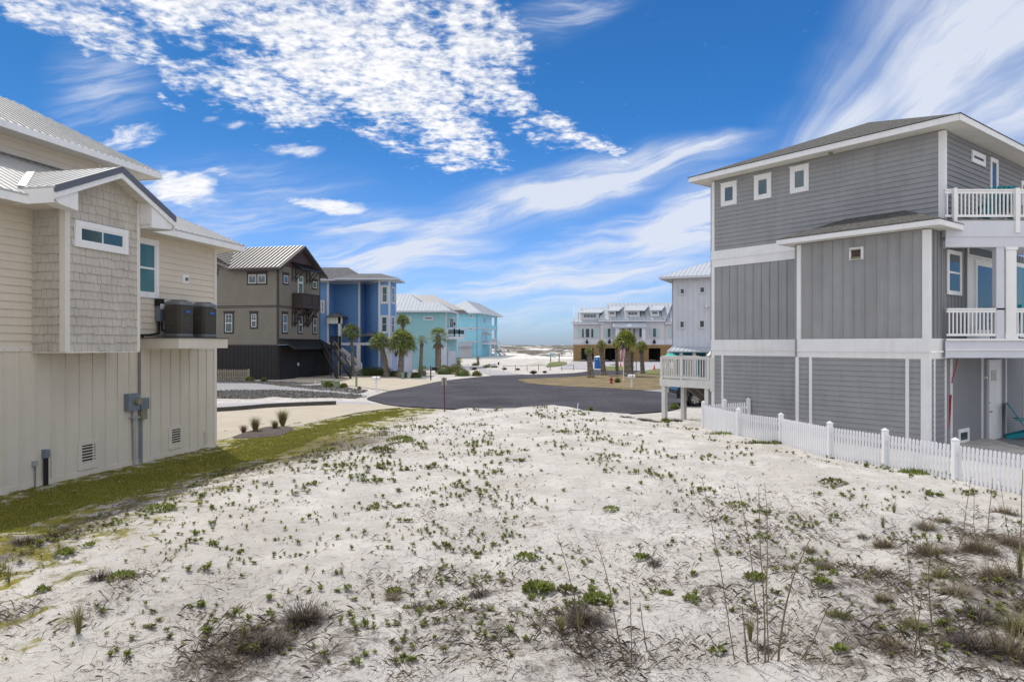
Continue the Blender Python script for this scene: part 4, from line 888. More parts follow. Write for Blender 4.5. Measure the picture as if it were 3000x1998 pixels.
def rail3(A, Bq):
    A, Bq = Vector(A), Vector(Bq); d = Bq - A; n_ = max(2, int(d.length / .115)); m = MB(); Z_ = lambda z: Vector((0, 0, z))
    m.bar(A + Z_(zdt - .02), Bq + Z_(zdt - .02), .12, .035); m.bar(A + Z_(zdt - .085), Bq + Z_(zdt - .085), .04, .09); m.bar(A + Z_(zdf + .12), Bq + Z_(zdf + .12), .04, .09); r_ = m.build('railing', M_offwhite, t); q = MB()
    for i in range(1, n_): a = A + d * (i / n_); q.bar(a + Z_(zdf + .165), a + Z_(zdt - .13), .035, .035)
    q.build('baluster', M_offwhite, r_)
P_ = lambda s_, n_: G.p(s_, 0, n_); mid = sa + (sb - sa) * .42
rail3(P_(sa + .1, -.05), P_(mid - .05, -.05)); rail3(P_(mid + .06, -.05), P_(sb - .22, -.05)); rail3(P_(sa + .05, -.1), P_(sa + .05, -DD)); rail3(P_(sa + .1, -DD + .05), P_(sa + .9, -DD + .05))
for s_ in (sa, mid - .05, sb - .22):
    m = MB(); m.fbox(G, s_, s_ + .11, zdf - .05, zdt - .038, -.1, .0); m.build('newel', M_offwhite, t)
# flight up to the porch and flight down to the ground, both running in behind the house
m = MB(); a_, b_ = sa + 1.35, sa + 2.35
for s_ in (a_, b_): m.bar(G.p(s_, zdf, -DD), G.p(s_, 3.45, -DD - 2.1), .05, .28)
m.build('stringer', M_offwhite, t); m = MB()
for i in range(8): f = (i + .5) / 8; m.bar(G.p(a_, zdf + 1.65 * f + .1, -DD - 2.1 * f), G.p(b_, zdf + 1.65 * f + .1, -DD - 2.1 * f), .28, .04)
m.build('tread', M_deckwood, t); m = MB()
for s_ in (a_, b_):
    m.bar(G.p(s_, zdf + 1.0, -DD), G.p(s_, 4.5, -DD - 2.1), .12, .04); m.bar(G.p(s_, zdf + .92, -DD), G.p(s_, 4.42, -DD - 2.1), .04, .09)
    for i in range(14): f = i / 13; m.bar(G.p(s_, zdf + 1.65 * f + .12, -DD - 2.1 * f), G.p(s_, zdf + 1.7 * f + .9, -DD - 2.1 * f), .035, .035)
m.build('stair_rail', M_offwhite, t)
m = MB(); s0_, s1_ = sa + .15, sa + 1.15
for s_ in (s0_, (s0_ + s1_) / 2, s1_): m.bar(G.p(s_, zdb + .1, -DD + .1), G.p(s_, -.1, -DD - 2.9), .05, .28)
m.build('lower_stringer', M_deckwood, t); m = MB()
for i in range(9): f = (i + .5) / 9; m.bar(G.p(s0_, zdb + .24 - 1.7 * f, -DD + .1 - 3.0 * f), G.p(s1_, zdb + .24 - 1.7 * f, -DD + .1 - 3.0 * f), .27, .04)
m.build('lower_tread', M_deckwood, t)
# ------------------------------------------------------------------ white vinyl picket fence
def gz2(x, y): return .06
fp = [(2061 + 0, 1175, 1259), (2164 + 17.5 * 0, 1192, 1290), (2288, 1205, 1312), (2431, 1232, 1349), (2593, 1252, 1380), (2799, 1284, 1422)]
posts = []
for px, a, b in fp: p = at(px, b, .06); posts.append(Vector((p.x, p.y, 0)))
d_ = (posts[-1] - posts[-2]); posts += [posts[-1] + d_ * .98, posts[-1] + d_ * 1.96]
fh = 1.08
ft = thing('picket_fence', 'white vinyl picket fence running along the sand lot to the grey house', 'fence', (posts[0].x, posts[0].y, 0))
def fpost(p, z0=-.05, top=1.10):
    m = MB(); w = .062; m.box(p.x - w, p.x + w, p.y - w, p.y + w, z0 + p.z, top + p.z); m.box(p.x - w - .01, p.x + w + .01, p.y - w - .01, p.y + w + .01, top + p.z + .001, top + p.z + .02)
    q = w - .005; z = top + p.z + .02; A = [Vector((p.x - q, p.y - q, z)), Vector((p.x + q, p.y - q, z)), Vector((p.x + q, p.y + q, z)), Vector((p.x - q, p.y + q, z))]; T_ = Vector((p.x, p.y, z + .05))
    for i in range(4): m.face([A[i], A[(i + 1) % 4], T_])
    m.build('post', M_vinyl, ft)
def fpanel(p, q, n_=17):
    d = (q - p); d3 = d.normalized(); m = MB(); up = Vector((0, 0, 1)); F_ = Fr((p.x, p.y), (d3.x, d3.y)); Ln = math.hypot(d.x, d.y); ng = lambda a: p.z + (q.z - p.z) * a / Ln
    for zc in (.22, .80): m.bar(Vector((p.x, p.y, p.z + zc)) + d3 * .06, Vector((q.x, q.y, q.z + zc)) - d3 * .06, .038, .085)
    r_ = m.build('panel', M_vinyl, ft); m = MB(); n_ = max(6, int(Ln / .107))
    for i in range(n_):
        a = .10 + (Ln - .2) * (i + .5) / n_; zb_ = ng(a); tp = 1.0 + zb_; w = .028
        m.ext(F_, [(a - w, .06 + zb_), (a + w, .06 + zb_), (a + w, tp - .03), (a, tp), (a - w, tp - .03)], -.012 + .032, .014 + .032) if i % 1 == 0 else None
    m.build('picket', M_vinyl, r_)
for p in posts: fpost(p)
for i in range(len(posts) - 1): fpanel(posts[i], posts[i + 1])
r0 = posts[0]; r2 = Vector((8.95, 25.85, .12)); r1 = Vector(((r0.x + r2.x) / 2, (r0.y + r2.y) / 2 + .15, .06)); fpost(r1); fpost(r2); fpanel(r0, r1); fpanel(r1, r2)
# ================================================================== dark brown house
Cb = ((814 - 1500) / 2000 * 64, 64.0); Bf = Fr(Cb, (.977, -.215)); Br = Bf.right(0)
t = h3 = thing('brown_house', 'olive brown three storey house with black garage floor and timber balcony', 'house', (Cb[0], Cb[1], 0))
LB = 13.5; WB = 8.05; zb1 = 3.27; zev = 10.75; zpk = 12.95
m = MB(); m.siding(Bf, [(-LB, zb1), (0, zb1), (0, zev), (-LB, zev)], 0, .17, .045); m.siding(Br, [(0, zb1), (WB, zb1), (WB, zev), (0, zev)], 0, .17, .045); m.build('clapboard_wall', M_brown, t)
m = MB(); m.battens(Bf, [(-LB, 0), (-.05, 0), (-.05, zb1 - .02), (-LB, zb1 - .02)], 0, .4, .05, .03); m.battens(Br, [(.05, 0), (WB + 2.2, 0), (WB + 2.2, zb1 - .02), (.05, zb1 - .02)], 0, .4, .05, .02); m.build('ground_floor_wall', M_dark, t)
m = MB(); m.siding(Br, [(0, zev), (WB, zev), (WB / 2, zpk + .1)], .01, .14, .02); 
sL = Bf.sx(Z3(240, 0)[0]); m.ext(Bf, [(-LB, zev - .2), (sL + .3, zev - .2), (sL - 3.2, zev + 1.9), (-LB, zev + 1.9)], -.1, .02); m.build('gable', M_plum, t)
m = MB(); m.fbox(Bf, -.12, .03, zb1, zev, -.1, .04); m.fbox(Br, .03, .16, zb1, zev, -.02, .04); m.fbox(Br, WB - .14, WB + .02, zb1, zev, -.02, .04); m.fbox(Bf, -LB, -.12, 6.75, 6.98, 0, .035); m.fbox(Br, .16, WB - .14, 6.75, 6.98, 0, .035); m.fbox(Bf, -LB, -.05, zb1 - .12, zb1 + .04, 0, .04); m.build('trim_board', M_darktrim, t)
rf = MB(); ov = .6; pt = (zpk - zev) / (WB / 2)
q = [Bf.p(-LB, zev - .2 + .0, ov), Bf.p(ov, zev - ov * pt, ov), Bf.p(ov, zpk + .12, -WB / 2), Bf.p(-LB, zpk + .12, -WB / 2)]; q[0].z = zev - ov * pt
q0_ = [Bf.p(sL + .2, zev - ov * pt, ov), Bf.p(ov, zev - ov * pt, ov), Bf.p(ov, zpk + .12, -WB / 2), Bf.p(sL - 2.2, zpk + .12, -WB / 2)]
rf.slab(q0_, .12); rf.ribs(q0_, .42, .05, .05)
q1_ = [Bf.p(ov, zev - ov * pt, -WB - ov), Bf.p(-LB, zev - ov * pt, -WB - ov), Bf.p(-LB, zpk + .12, -WB / 2), Bf.p(ov, zpk + .12, -WB / 2)]; rf.slab(q1_, .12)
q2_ = [Bf.p(sL + .2, zev - ov * pt, ov), Bf.p(sL - 2.2, zpk + .12, -WB / 2), Bf.p(sL - 4.4, zev + 1.95, -.3), Bf.p(sL - 4.4, zev + 1.95, 1.0)]
rf.slab([Bf.p(sL + .25, zev - ov * pt + .02, ov + .02), Bf.p(sL - 2.2, zpk + .10, -WB / 2), Bf.p(sL - 4.2, zpk + .1, -WB / 2), Bf.p(sL - 4.2, zpk - .6 , ov)], .12)
rf.ribs([Bf.p(sL - 4.2, zpk - .6, ov), Bf.p(sL + .25, zev - ov * pt + .02, ov + .02), Bf.p(sL - 2.2, zpk + .10, -WB / 2), Bf.p(sL - 4.2, zpk + .1, -WB / 2)], .42, .05, .05)
rf.build('metal_roof', material('ribbed_greige_roof', (.15, .138, .125), .75, .05, 1, spec=.15), t)
# black strips over the ribs: seams darkened to paint in their shadow side
m = MB(); m.ribs([p + Vector((0, 0, .03)) for p in q0_], .42, .05, .13); m.build('seam_shadow', M_blackmetal, t)
m = MB(); m.fbox(Bf, sL + .2, ov, zev - ov * pt - .2, zev - ov * pt - .02, ov - .03, ov + .05)
for sg in (0, 1):
    a = (-ov, zev - ov * pt - .06) if sg == 0 else (WB + ov, zev - ov * pt - .06); b = (WB / 2, zpk + .06); m.ext(Br, [a, (a[0], a[1] - .22), (b[0], b[1] - .24), b], ov - .04, ov)
m.build('fascia', M_darktrim, t)
def bw(F_, x0, y0, x1, y1, **k):
    (a, z1_), (b, z0_) = F_.hit(*Z3(x0, y0)), F_.hit(*Z3(x1, y1)); m = MB(); m.fbox(F_, a, b, z0_, z1_, 0, .05); m.fbox(F_, a - .08, b + .08, z1_, z1_ + .12, 0, .08); w = m.build('window', M_darktrim, t)
    e = k.get('e', .17); n_ = k.get('n', 1); ww = (b - a - e * (n_ + 1)) / n_; gl = k.get('g', M_glass)
    for i in range(n_):
        s_ = a + e + i * (ww + e); q = MB(); q.fbox(F_, s_, s_ + ww, z0_ + e, z1_ - e, .05, .06); q.build('pane', gl, w); q = MB(); f = .05
        q.fbox(F_, s_, s_ + f, z0_ + e, z1_ - e, .055, .085); q.fbox(F_, s_ + ww - f, s_ + ww, z0_ + e, z1_ - e, .055, .085); q.fbox(F_, s_ + f, s_ + ww - f, z0_ + e, z0_ + e + f, .055, .083); q.fbox(F_, s_ + f, s_ + ww - f, z1_ - e - f, z1_ - e, .055, .083)
        if k.get('hung', 1): zm = (z0_ + z1_) / 2; q.fbox(F_, s_ + f, s_ + ww - f, zm - .04, zm + .04, .055, .082)
        if k.get('grid', 0): q.fbox(F_, s_ + ww / 2 - .012, s_ + ww / 2 + .012, (z0_ + z1_) / 2, z1_ - e, .055, .075); zq = z0_ + (z1_ - z0_) * .72; q.fbox(F_, s_ + f, s_ + ww - f, zq - .012, zq + .012, .055, .074)
        q.build('sash', M_offwhite, w)
bw(Bf, 390, 345, 577, 454, n=2, grid=1, hung=0); bw(Bf, 178, 708, 270, 903, grid=1); bw(Bf, 416, 708, 492, 858, grid=1); bw(Bf, 95, 320, 125, 370)
for q in ((712, 347, 768, 460, M_glassb, 0), (980, 405, 1030, 502, M_glassg, 0), (705, 708, 760, 905, M_glassb, 1), (851, 728, 898, 908, M_glassb, 1), (985, 745, 1028, 912, M_glassb, 1)): bw(Br, *q[:4], g=q[4], hung=q[5])
(a, z1_), (b, z0_) = Br.hit(*Z3(852, 370)), Br.hit(*Z3(900, 610)); m = MB(); m.fbox(Br, a, b, z0_, z1_, 0, .06); dr = m.build('balcony_door', M_offwhite, t); m = MB(); m.fbox(Br, a + .15, b - .15, z0_ + .3, z1_ - .75, .06, .07); m.fbox(Br, a + .15, b - .15, z1_ - .55, z1_ - .12, .06, .07); m.build('pane', M_glassg, dr)
# balcony on brackets
sa, sb = Br.sx(Z3(805, 0)[0], .1), Br.sx(Z3(1050, 0)[0], 1.2); dp = 1.25; zf = Br.hit(*Z3(895, 655), dp)[1]
m = MB(); m.fbox(Br, sa, sb, zf - .1, zf + .22, .04, dp); m.build('balcony_floor', M_darktrim, t)
m = MB(); zt_ = zf + 1.25
for s_ in (sa, (sa + sb) / 2 + .2, sb - .1): m.fbox(Br, s_, s_ + .12, zf + .2, zt_, dp - .13, dp - .01)
for s_ in (sa, sb - .1): m.fbox(Br, s_, s_ + .12, zf + .2, zt_, .05, .17)
m.fbox(Br, sa, sb + .03, zt_, zt_ + .09, dp - .15, dp); m.fbox(Br, sa, sa + .12, zt_, zt_ + .09, .03, dp - .151); m.fbox(Br, sb - .1, sb + .03, zt_, zt_ + .09, .03, dp - .151)
k = m.build('balcony_railing', M_darktrim, t); m = MB(); m.fbox(Br, sa + .12, sb - .1, zf + .25, zt_ - .01, dp - .08, dp - .06); m.fbox(Br, sa + .04, sa + .06, zf + .25, zt_, .17, dp - .14); m.fbox(Br, sb - .06, sb - .04, zf + .25, zt_, .17, dp - .14); m.build('screen', M_darktrim, k)
for s_ in (sa + .05, sa + .55, sb - 1.0, sb - .5, sb - .1):
    m = MB(); m.bar(Br.p(s_, zf - 1.9, .06), Br.p(s_, zf - .1, .06), .1, .1); m.bar(Br.p(s_, zf - 1.75, .1), Br.p(s_, zf - .12, dp - .1), .09, .1); m.bar(Br.p(s_, zf - .7, .1), Br.p(s_, zf - .15, dp * .35), .08, .08); m.build('bracket', M_darktrim, t)
sa, sb = Br.sx(Z3(800, 0)[0], .1), Br.sx(Z3(1050, 0)[0], 1.0); za = Br.hit(*Z3(785, 240), .0)[1]
m = MB(); q = [Br.p(sa, za - .65, 1.2), Br.p(sb, za - .65, 1.2), Br.p(sb, za, 0.02), Br.p(sa, za, .02)]; m.slab(q, .1); m.ribs(q, .35, .04, .04); m.build('awning', M_blackmetal, t)
for s_ in (sa + .15, sa + .8, sb - .8, sb - .15): m = MB(); m.bar(Br.p(s_, za - 1.9, .06), Br.p(s_, za - .6, .06), .09, .09); m.bar(Br.p(s_, za - 1.7, .1), Br.p(s_, za - .75, 1.0), .08, .08); m.build('bracket', M_darktrim, t)
z1_ = Br.hit(*Z3(690, 950), 0)[1]; m = MB(); q = [Br.p(.1, z1_ - .85, 1.7), Br.p(WB + .1, z1_ - .85, 1.7), Br.p(WB + .1, z1_, .03), Br.p(.1, z1_, .03)]; m.slab(q, .12); m.ribs(q, .4, .05, .05); m.build('lower_awning', M_blackmetal, t)
for x0, x1 in ((700, 832), (866, 1020)):
    (a, za), (b, zb_) = Br.hit(*Z3(x0, 1055)), Br.hit(*Z3(x1, 1300)); m = MB(); m.fbox(Br, a, b, .0, 2.5, .02, .05); 
    for i in range(1, 5): m.fbox(Br, a, b, i * .5 - .012, i * .5 + .012, .05, .06)
    gd = m.build('garage_door', material('black_garage_door', (.018, .018, .022), .6, .1, 1), t)
m = MB(); s_ = Br.sx(Z3(850, 0)[0]); m.fbox(Br, s_ - .1, s_ + .1, 1.2, 1.5, .05, .15); m.build('wall_lamp', M_offwhite, t)
# entry stair
sd = WB + .1; zl = 3.1; m = MB(); m.fbox(Br, sd, sd + 2.3, zl - .3, zl, -1.0, 1.3); m.build('landing', M_darktrim, t)
m = MB()
for s_ in (sd + .05, sd + 2.1): m.fbox(Br, s_, s_ + .15, 0, zl + 1.1, 1.1, 1.25)
for s_ in (sd + .1 + .2 * i for i in range(11)): m.fbox(Br, s_, s_ + .05, zl, zl + 1.0, 1.15, 1.2)
m.fbox(Br, sd, sd + 2.3, zl + 1.0, zl + 1.1, 1.1, 1.25); m.build('landing_railing', M_dark, t)
p1 = atY(*Z3(1070, 1060), 70.5); p2 = atY(*Z3(1215, 1300), 65.5); p2.z = .1; w = Vector((1.25, .28, 0)); m = MB(); m.bar(p1, p2, .08, .32); m.bar(p1 + w, p2 + w, .08, .32); m.build('stringer', M_dark, t)
m = MB()
for i in range(13): a = p1.lerp(p2, (i + .5) / 13) + Vector((0, 0, .1)); m.bar(a, a + w, .32, .06)
m.build('tread', M_darktrim, t); m = MB(); up_ = Vector((0, 0, 1.0))
for e_ in (Vector((0, 0, 0)), w):
    m.bar(p1 + up_ + e_, p2 + up_ + e_, .08, .12); m.bar(p2 + e_ - Vector((0, 0, .1)), p2 + up_ * 1.1 + e_, .14, .14)
    for i in range(16): a = p1.lerp(p2, i / 15.) + e_; m.bar(a, a + up_, .035, .035)
m.build('handrail', M_dark, t)
# timber picket fence in front of it
FY = 6600 / 106; a0 = (2.0 * 0 + (560 - 1500) / 2000 * FY); a1 = (Z3(408, 0)[0] - 1500) / 2000 * FY; ft2 = thing('wooden_fence', 'bleached wooden picket fence in front of the charcoal boarded wall', 'fence', (a1, FY, 0))
m = MB(); x = a0
while x < a1: m.bar((x, FY, 0), (x, FY + U(-.02, .02), 1.02 + U(-.03, .03)), .1, .02, Vector((0, 1, 0))); x += .165
m.build('picket', M_fencewood, ft2); m = MB(); m.box(a0, a1, FY + .03, FY + .07, .3, .38); m.box(a0, a1, FY + .03, FY + .07, .78, .86); m.build('rail', M_fencewood, ft2)
m = MB(); m.box(a1 - .1, a1, FY - .02, FY + .1, 0, 1.08); m.build('post', M_fencewood, ft2)
# ================================================================== blue house
def pxX(px, Y): return (px - 1500) / 2000 * Y
h4 = t = thing('blue_house', 'bright blue clapboard house with lilac trim behind palms', 'house', (pxX(1111, 75.5), 75.5, 0))
pl = [(pxX(915, 76.4), 76.4), (pxX(961, 76.4), 76.4), (pxX(980, 78.8), 78.8), (pxX(1053, 77.4), 77.4), (pxX(1071, 79.2), 79.2), (pxX(1112, 75.6), 75.6), (pxX(1141, 75.3), 75.3), (pxX(1158, 77.2), 77.2), (pxX(1158, 80), 80), (pxX(915, 80), 80)]
m = MB(); ztop = 10.45
for i in range(8):
    a, b = pl[i], pl[i + 1]; F_ = Fr(a, (b[0] - a[0], b[1] - a[1])); m.siding(F_, [(0, 0), (math.hypot(b[0] - a[0], b[1] - a[1]), 0), (math.hypot(b[0] - a[0], b[1] - a[1]), ztop), (0, ztop)], 0, .2, .05, .02)
m.build('clapboard_wall', M_blue, t)
m = MB()
for i in (1, 3, 5, 6, 7): x, y = pl[i]; m.box(x - .11, x + .11, y - .11, y + .06, 0, ztop)
for i in range(7):
    a, b = pl[i], pl[i + 1]; m.bar((a[0], a[1] - .05, ztop - .12), (b[0], b[1] - .05, ztop - .12), .08, .26)
a, b = pl[2], pl[3]; m.bar((pl[1][0], 76.2, 3.35), (pxX(1146, 75.3), 75.2, 3.35), .1, .3); m.build('corner_board', M_bluetrim, t)
rf = MB(); fa = MB(); FB_ = Fr((pxX(930, 76), 76.0), (1, 0)); 
sfb = MB(); hip(FB_, -8, pxX(1064, 76) - pxX(930, 76) + .3, -4.7, .3, ztop + .1, .62, rf, fa, sfb, .08, .18)
hip(FB_, pxX(1040, 76) - pxX(930, 76) - 2, pxX(1168, 75) - pxX(930, 76), -3.4, 1.3, ztop + .12, .30, rf, fa, sfb, .08, .18); sfb.build('soffit', M_bluetrim, t)
rf.build('shingle_roof', M_shingleB, t); fa.build('fascia', M_bluetrim, t)
def pw_(i, x0, y0, x1, y1, Z=Z3, **k):
    a, b = pl[i], pl[i + 1]; F_ = Fr(a, (b[0] - a[0], b[1] - a[1])); (s0, z1_), (s1, z0_) = F_.hit(*Z(x0, y0)), F_.hit(*Z(x1, y1)); return window(F_, s0, s1, z0_, z1_, t, .02, trim=M_bluetrim, sash=M_bluetrim, **k)
pw_(0, 1065, 595, 1102, 715, tw=.15, hung=True); pw_(4, 1445, 452, 1475, 550, tw=.14, rows=2); pw_(4, 1440, 738, 1472, 832, tw=.14, rows=2)
pw_(5, 1618, 458, 1692, 628, tw=.2, hung=True, glass=M_glassg); pw_(5, 1614, 733, 1690, 900, tw=.2, hung=True, glass=M_glassgrey)
pw_(6, 1712, 468, 1743, 632, tw=.12, hung=True, glass=M_glassg); pw_(6, 1710, 738, 1742, 905, tw=.12, hung=True, glass=M_glassgrey)
# entrance porch, low wing and garage
m = MB(); y = 75.8; m.box(pxX(Z3(1225, 0)[0], y), pxX(Z3(1247, 0)[0], y), y, y + .5, 0, 6.4); m.box(pxX(Z3(1125, 0)[0], y), pxX(Z3(1260, 0)[0], y), y, y + .3, 5.6, 6.35); m.box(pxX(Z3(1418, 0)[0], y), pxX(Z3(1448, 0)[0], y), y - 1.2, y - .9, 0, 3.3); m.build('porch_post', M_offwhite, t)
m = MB(); Fq = Fr((pxX(Z3(1110, 0)[0], y), y), (1, 0)); w_ = pxX(Z3(1275, 0)[0], y) - pxX(Z3(1110, 0)[0], y); hip(Fq, 0, w_, -3, .3, 6.4, .45, m, None, None, .08); hip(Fq, pxX(Z3(1440, 0)[0], y) - Fq.o[0], pxX(Z3(1600, 0)[0], y) - Fq.o[0], -3, .4, 4.3, .4, m, None, None, .1); m.build('porch_roof', M_shingleB, t)
a = atY(*Z3(1240, 1110), 75.2); b = atY(*Z3(1440, 1245), 74.2); a2 = atY(*Z3(1240, 1020), 75.2); b2 = atY(*Z3(1440, 1180), 74.2); w = Vector((0, -1.3, 0))
m = MB(); m.bar(a, b, .12, .3); m.bar(a + w, b + w, .12, .3)
for i in range(11): q = a.lerp(b, (i + .5) / 11) + Vector((0, 0, .12)); m.bar(q, q + w, .34, .07)
m.build('porch_stair', M_offwhite, t); m = MB(); m.bar(a2, b2, .1, .14); m.bar(a2 + w, b2 + w, .1, .14)
for e_ in (Vector((0, 0, 0)), w):
    for i in (0, .5, 1): q = a2.lerp(b2, i) + e_; q2 = a.lerp(b, i) + e_; m.bar(q, q2, .14, .14)
m.build('stair_rail', M_offwhite, t)
Gf = Fr((pxX(1146, 75.1), 75.1), (.215, .977)); m = MB(); m.siding(Gf, [(0, 0), (6.6, 0), (6.6, 3.2), (0, 3.2)], .0, .2, .045); m.build('garage_wall', material('lilac_siding', (.36, .42, .62), .7, .05, 1), t)
m = MB(); q = Gf.p(0, 0, 0); q2 = Gf.p(6.6, 0, 0); m.slab([(q.x, q.y - .1, 3.32), (q2.x + .4, q2.y, 3.32), (q2.x - 2, q2.y + .5, 3.32), (q.x - 2, q.y, 3.32)], .14); m.box(q.x - .9, q.x + .05, q.y - .2, q.y + .1, 0, 3.2); m.build('garage_cornice', M_bluetrim, t)
for s0, s1 in ((1.6, 3.5), (3.8, 6.3)):
    m = MB(); m.ext(Gf, [(s0, .02), (s1, .02), (s1, 2.5), ((s0 + s1) / 2 + .5, 2.75), ((s0 + s1) / 2 - .5, 2.75), (s0, 2.5)], .02, .08); m.build('garage_door', M_whitewall, t)
m = MB(); m.fbox(Gf, 1.0, 1.3, 2.0, 2.5, .02, .25); m.build('wall_lamp', M_black, t)
# ================================================================== seafoam house
YT = 93.0; T1 = Fr((pxX(1306, YT), YT), (.998, -.06)); T2 = T1.right(0); T2 = Fr(T1.o, (.215, .977)); h5 = t = thing('seafoam_house', 'seafoam green house with white ribbed metal roof and glassed balcony', 'house', (T1.o[0], YT, 0)); zt5 = 7.75
m = MB(); m.siding(T1, [(-9, 3.1), (0, 3.1), (0, zt5), (-9, zt5)], 0, .2, .045); m.siding(T2, [(0, 3.1), (5.4, 3.1), (5.4, zt5), (0, zt5)], 0, .2, .045)
m.ext(T1, [(-9, -.05), (0, -.05), (0, 3.1), (-9, 3.1)], -.1, .015); m.ext(T2, [(0, -.05), (5.4, -.05), (5.4, 3.1), (0, 3.1)], -.1, .015); m.build('wall', M_teal, t)
m = MB(); m.fbox(T1, -.0, .12, 0, zt5, -.1, .04); m.fbox(T2, 4.9, 5.5, 0, zt5, -.05, .05); m.fbox(T2, 1.2, 1.5, 0, 3.0, .02, .07); m.fbox(T1, -1.4, .12, -.05, 3.0, .016, .05); m.build('corner_board', M_whitewall, t)
rf = MB(); fa = MB(); sf = MB(); hip(T1, -14, .9, -3.5, .8, zt5 + .12, .62, rf, fa, sf, .08, .2, .5); hip(T1, -18, T1.sx(1272), -7.4, .78, zt5 + .13, .62, rf, None, None, .08, .2, .5); hip(T1, -14, .9, -6.2, -3.2, zt5 + .12, .62, rf, fa, None, .08, .2, .5); sf.build('soffit', M_whitewall, t); rf.build('metal_roof', M_metalw, t); fa.build('fascia', M_whitewall, t)
rf = MB(); Tq = Fr((pxX(1359, 98), 98.0), (1, 0)); hip(Tq, -14.6, 0, -10, 0, 8.25, .5, rf, None, None, .1, .2, 0); rf.build('upper_roof', material('taupe_metal', (.25, .24, .24), .5, .05, 1), t); m = MB(); m.box(Tq.o[0] - 13, Tq.o[0] - 1.8, 99, 107, -.05, 8.1); m.build('rear_wing', M_teal, t)
def tw_(F_, x0, y0, x1, y1, root, Z=Z4, **k):
    (a, z1_), (b, z0_) = F_.hit(*Z(x0, y0)), F_.hit(*Z(x1, y1)); return window(F_, a, b, z0_, z1_, root, .02, trim=M_whitewall, sash=M_whitewall, **k)
tw_(T1, 355, 420, 467, 462, t, tw=.14); tw_(T1, 190, 420, 215, 480, t, tw=.1); tw_(T2, 650, 428, 698, 560, t, tw=.12, cols=2); m = MB()
(a, z1_), (b, z0_) = T2.hit(*Z4(632, 705)), T2.hit(*Z4(718, 985)); m.fbox(T2, a, b, 0, 2.4, .05, .08)
for i in range(1, 5): m.fbox(T2, a, b, i * .48, i * .48 + .02, .08, .095)
m.build('garage_door', M_whitewall, t); tw_(T1, 580, 890, 612, 950, t, tw=.1)
# angled balcony with glass panels
zc0, zc1 = 3.3 - (670 / 3.92 + 820 - 1009) / 2000 * YT, 3.3 - (560 / 3.92 + 820 - 1009) / 2000 * YT
bp_ = [(pxX(1311, YT - .4), YT - .4), (pxX(1331, YT - 1.2), YT - 1.2), (pxX(1345, YT), YT), (pxX(1360.5, YT + 2.5), YT + 2.5), (T2.p(5, 0).x, T2.p(5, 0).y), (T1.o[0], YT)]
m = MB(); m.plan(bp_, zc0 - .15, zc0 + .25); m.build('balcony', M_whitewall, t)
m = MB(); gm_ = MB()
for i in range(3):
    a, b = Vector((*bp_[i], 0)), Vector((*bp_[i + 1], 0)); m.bar(a + Vector((0, 0, zc1)), b + Vector((0, 0, zc1)), .12, .14); m.bar(a + Vector((0, 0, zc0 + .45)), b + Vector((0, 0, zc0 + .45)), .1, .12)
    for k_ in (a, b): m.bar(k_ + Vector((0, 0, zc0 + .25)), k_ + Vector((0, 0, zc1)), .16, .16)
    d = (b - a) * .12; gm_.bar(a + d + Vector((0, 0, (zc0 + zc1) / 2 + .2)), b - d + Vector((0, 0, (zc0 + zc1) / 2 + .2)), .03, zc1 - zc0 - .75)
r_ = m.build('balcony_railing', M_whitewall, t); gm_.build('glass_panel', M_glass, r_)
m = MB(); m.fbox(T2, 3.5, 3.8, 6, 6.4, .02, .2); m.build('wall_lamp', M_black, t)
# ================================================================== aqua house
YA = 165.; A1 = Fr((pxX(1398, YA), YA), (.977, -.215)); A2 = Fr(A1.o, (.215, .977)); h6 = t = thing('aqua_house', 'aqua three storey house with white hip roof at the dunes, farthest on the left', 'house', (A1.o[0], YA, 0)); za = 10.9; LA = 20.5
m = MB(); m.ext(A1, [(-12, -.1), (0, -.1), (0, za), (-12, za)], -.2, 0); sp = 14.0; m.ext(A2, [(0, -.1), (sp, -.1), (sp, za), (0, za)], -.2, 0); m.ext(A1, [(-12, 3.9), (-.3, 3.9), (-.3, 3.95)], 0, .01)
for z0, z1 in ((0, .9), (3.0, 4.6), (7.0, 8.2), (10.4, 10.9)): m.ext(A2, [(sp, z0), (LA, z0), (LA, z1), (sp, z1)], -.25, 0)
m.ext(A2, [(LA - .8, 0), (LA, 0), (LA, za), (LA - .8, za)], -.6, 0); m.ext(A2, [(sp, 0), (sp + .5, 0), (sp + .5, za), (sp, za)], -.2, 0.001); m.build('wall', M_aqua, t)
m = MB()
for z in (7.1, 3.85): m.fbox(A1, -12, 0.05, z, z + .28, 0, .08); m.fbox(A2, 0.08, LA, z, z + .28, 0, .08)
m.build('band_board', material('pink_grey_trim', (.50, .50, .50), .6, .05, 1), t)
rf = MB(); fa = MB(); hip(A1, -9.5, 1.3, -LA - 1.5, 1.3, za + .1, .6, rf, fa, None, .12, .3, .7); rf.build('metal_roof', M_metalw, t); fa.build('fascia', M_whitewall, t)
for q in ((870, 403, 928, 433), (870, 552, 928, 580)): tw_(A1, *q, t, tw=.18)
tw_(A2, 1050, 420, 1066, 505, t, tw=.15); tw_(A2, 1125, 430, 1140, 447, t, tw=.1)
m = MB(); (a, z1_), (b, z0_) = A1.hit(*Z4(768, 762)), A1.hit(*Z4(912, 893)); m.fbox(A1, a, b, 0, z1_, .02, .1)
for i in range(1, 5): m.fbox(A1, a, b, z1_ * i / 5, z1_ * i / 5 + .03, .1, .13)
m.build('garage_door', M_whitewall2, t); m = MB(); (a, zt_), (b, zz_) = A1.hit(*Z4(752, 715)), A1.hit(*Z4(935, 755)); q = [A1.p(a, zz_, 1.5), A1.p(b, zz_, 1.5), A1.p(b - .3, zt_, 0.02), A1.p(a, zt_, .02)]; m.slab(q, .2); m.ribs(q, .5); m.build('awning', M_metalw, t)
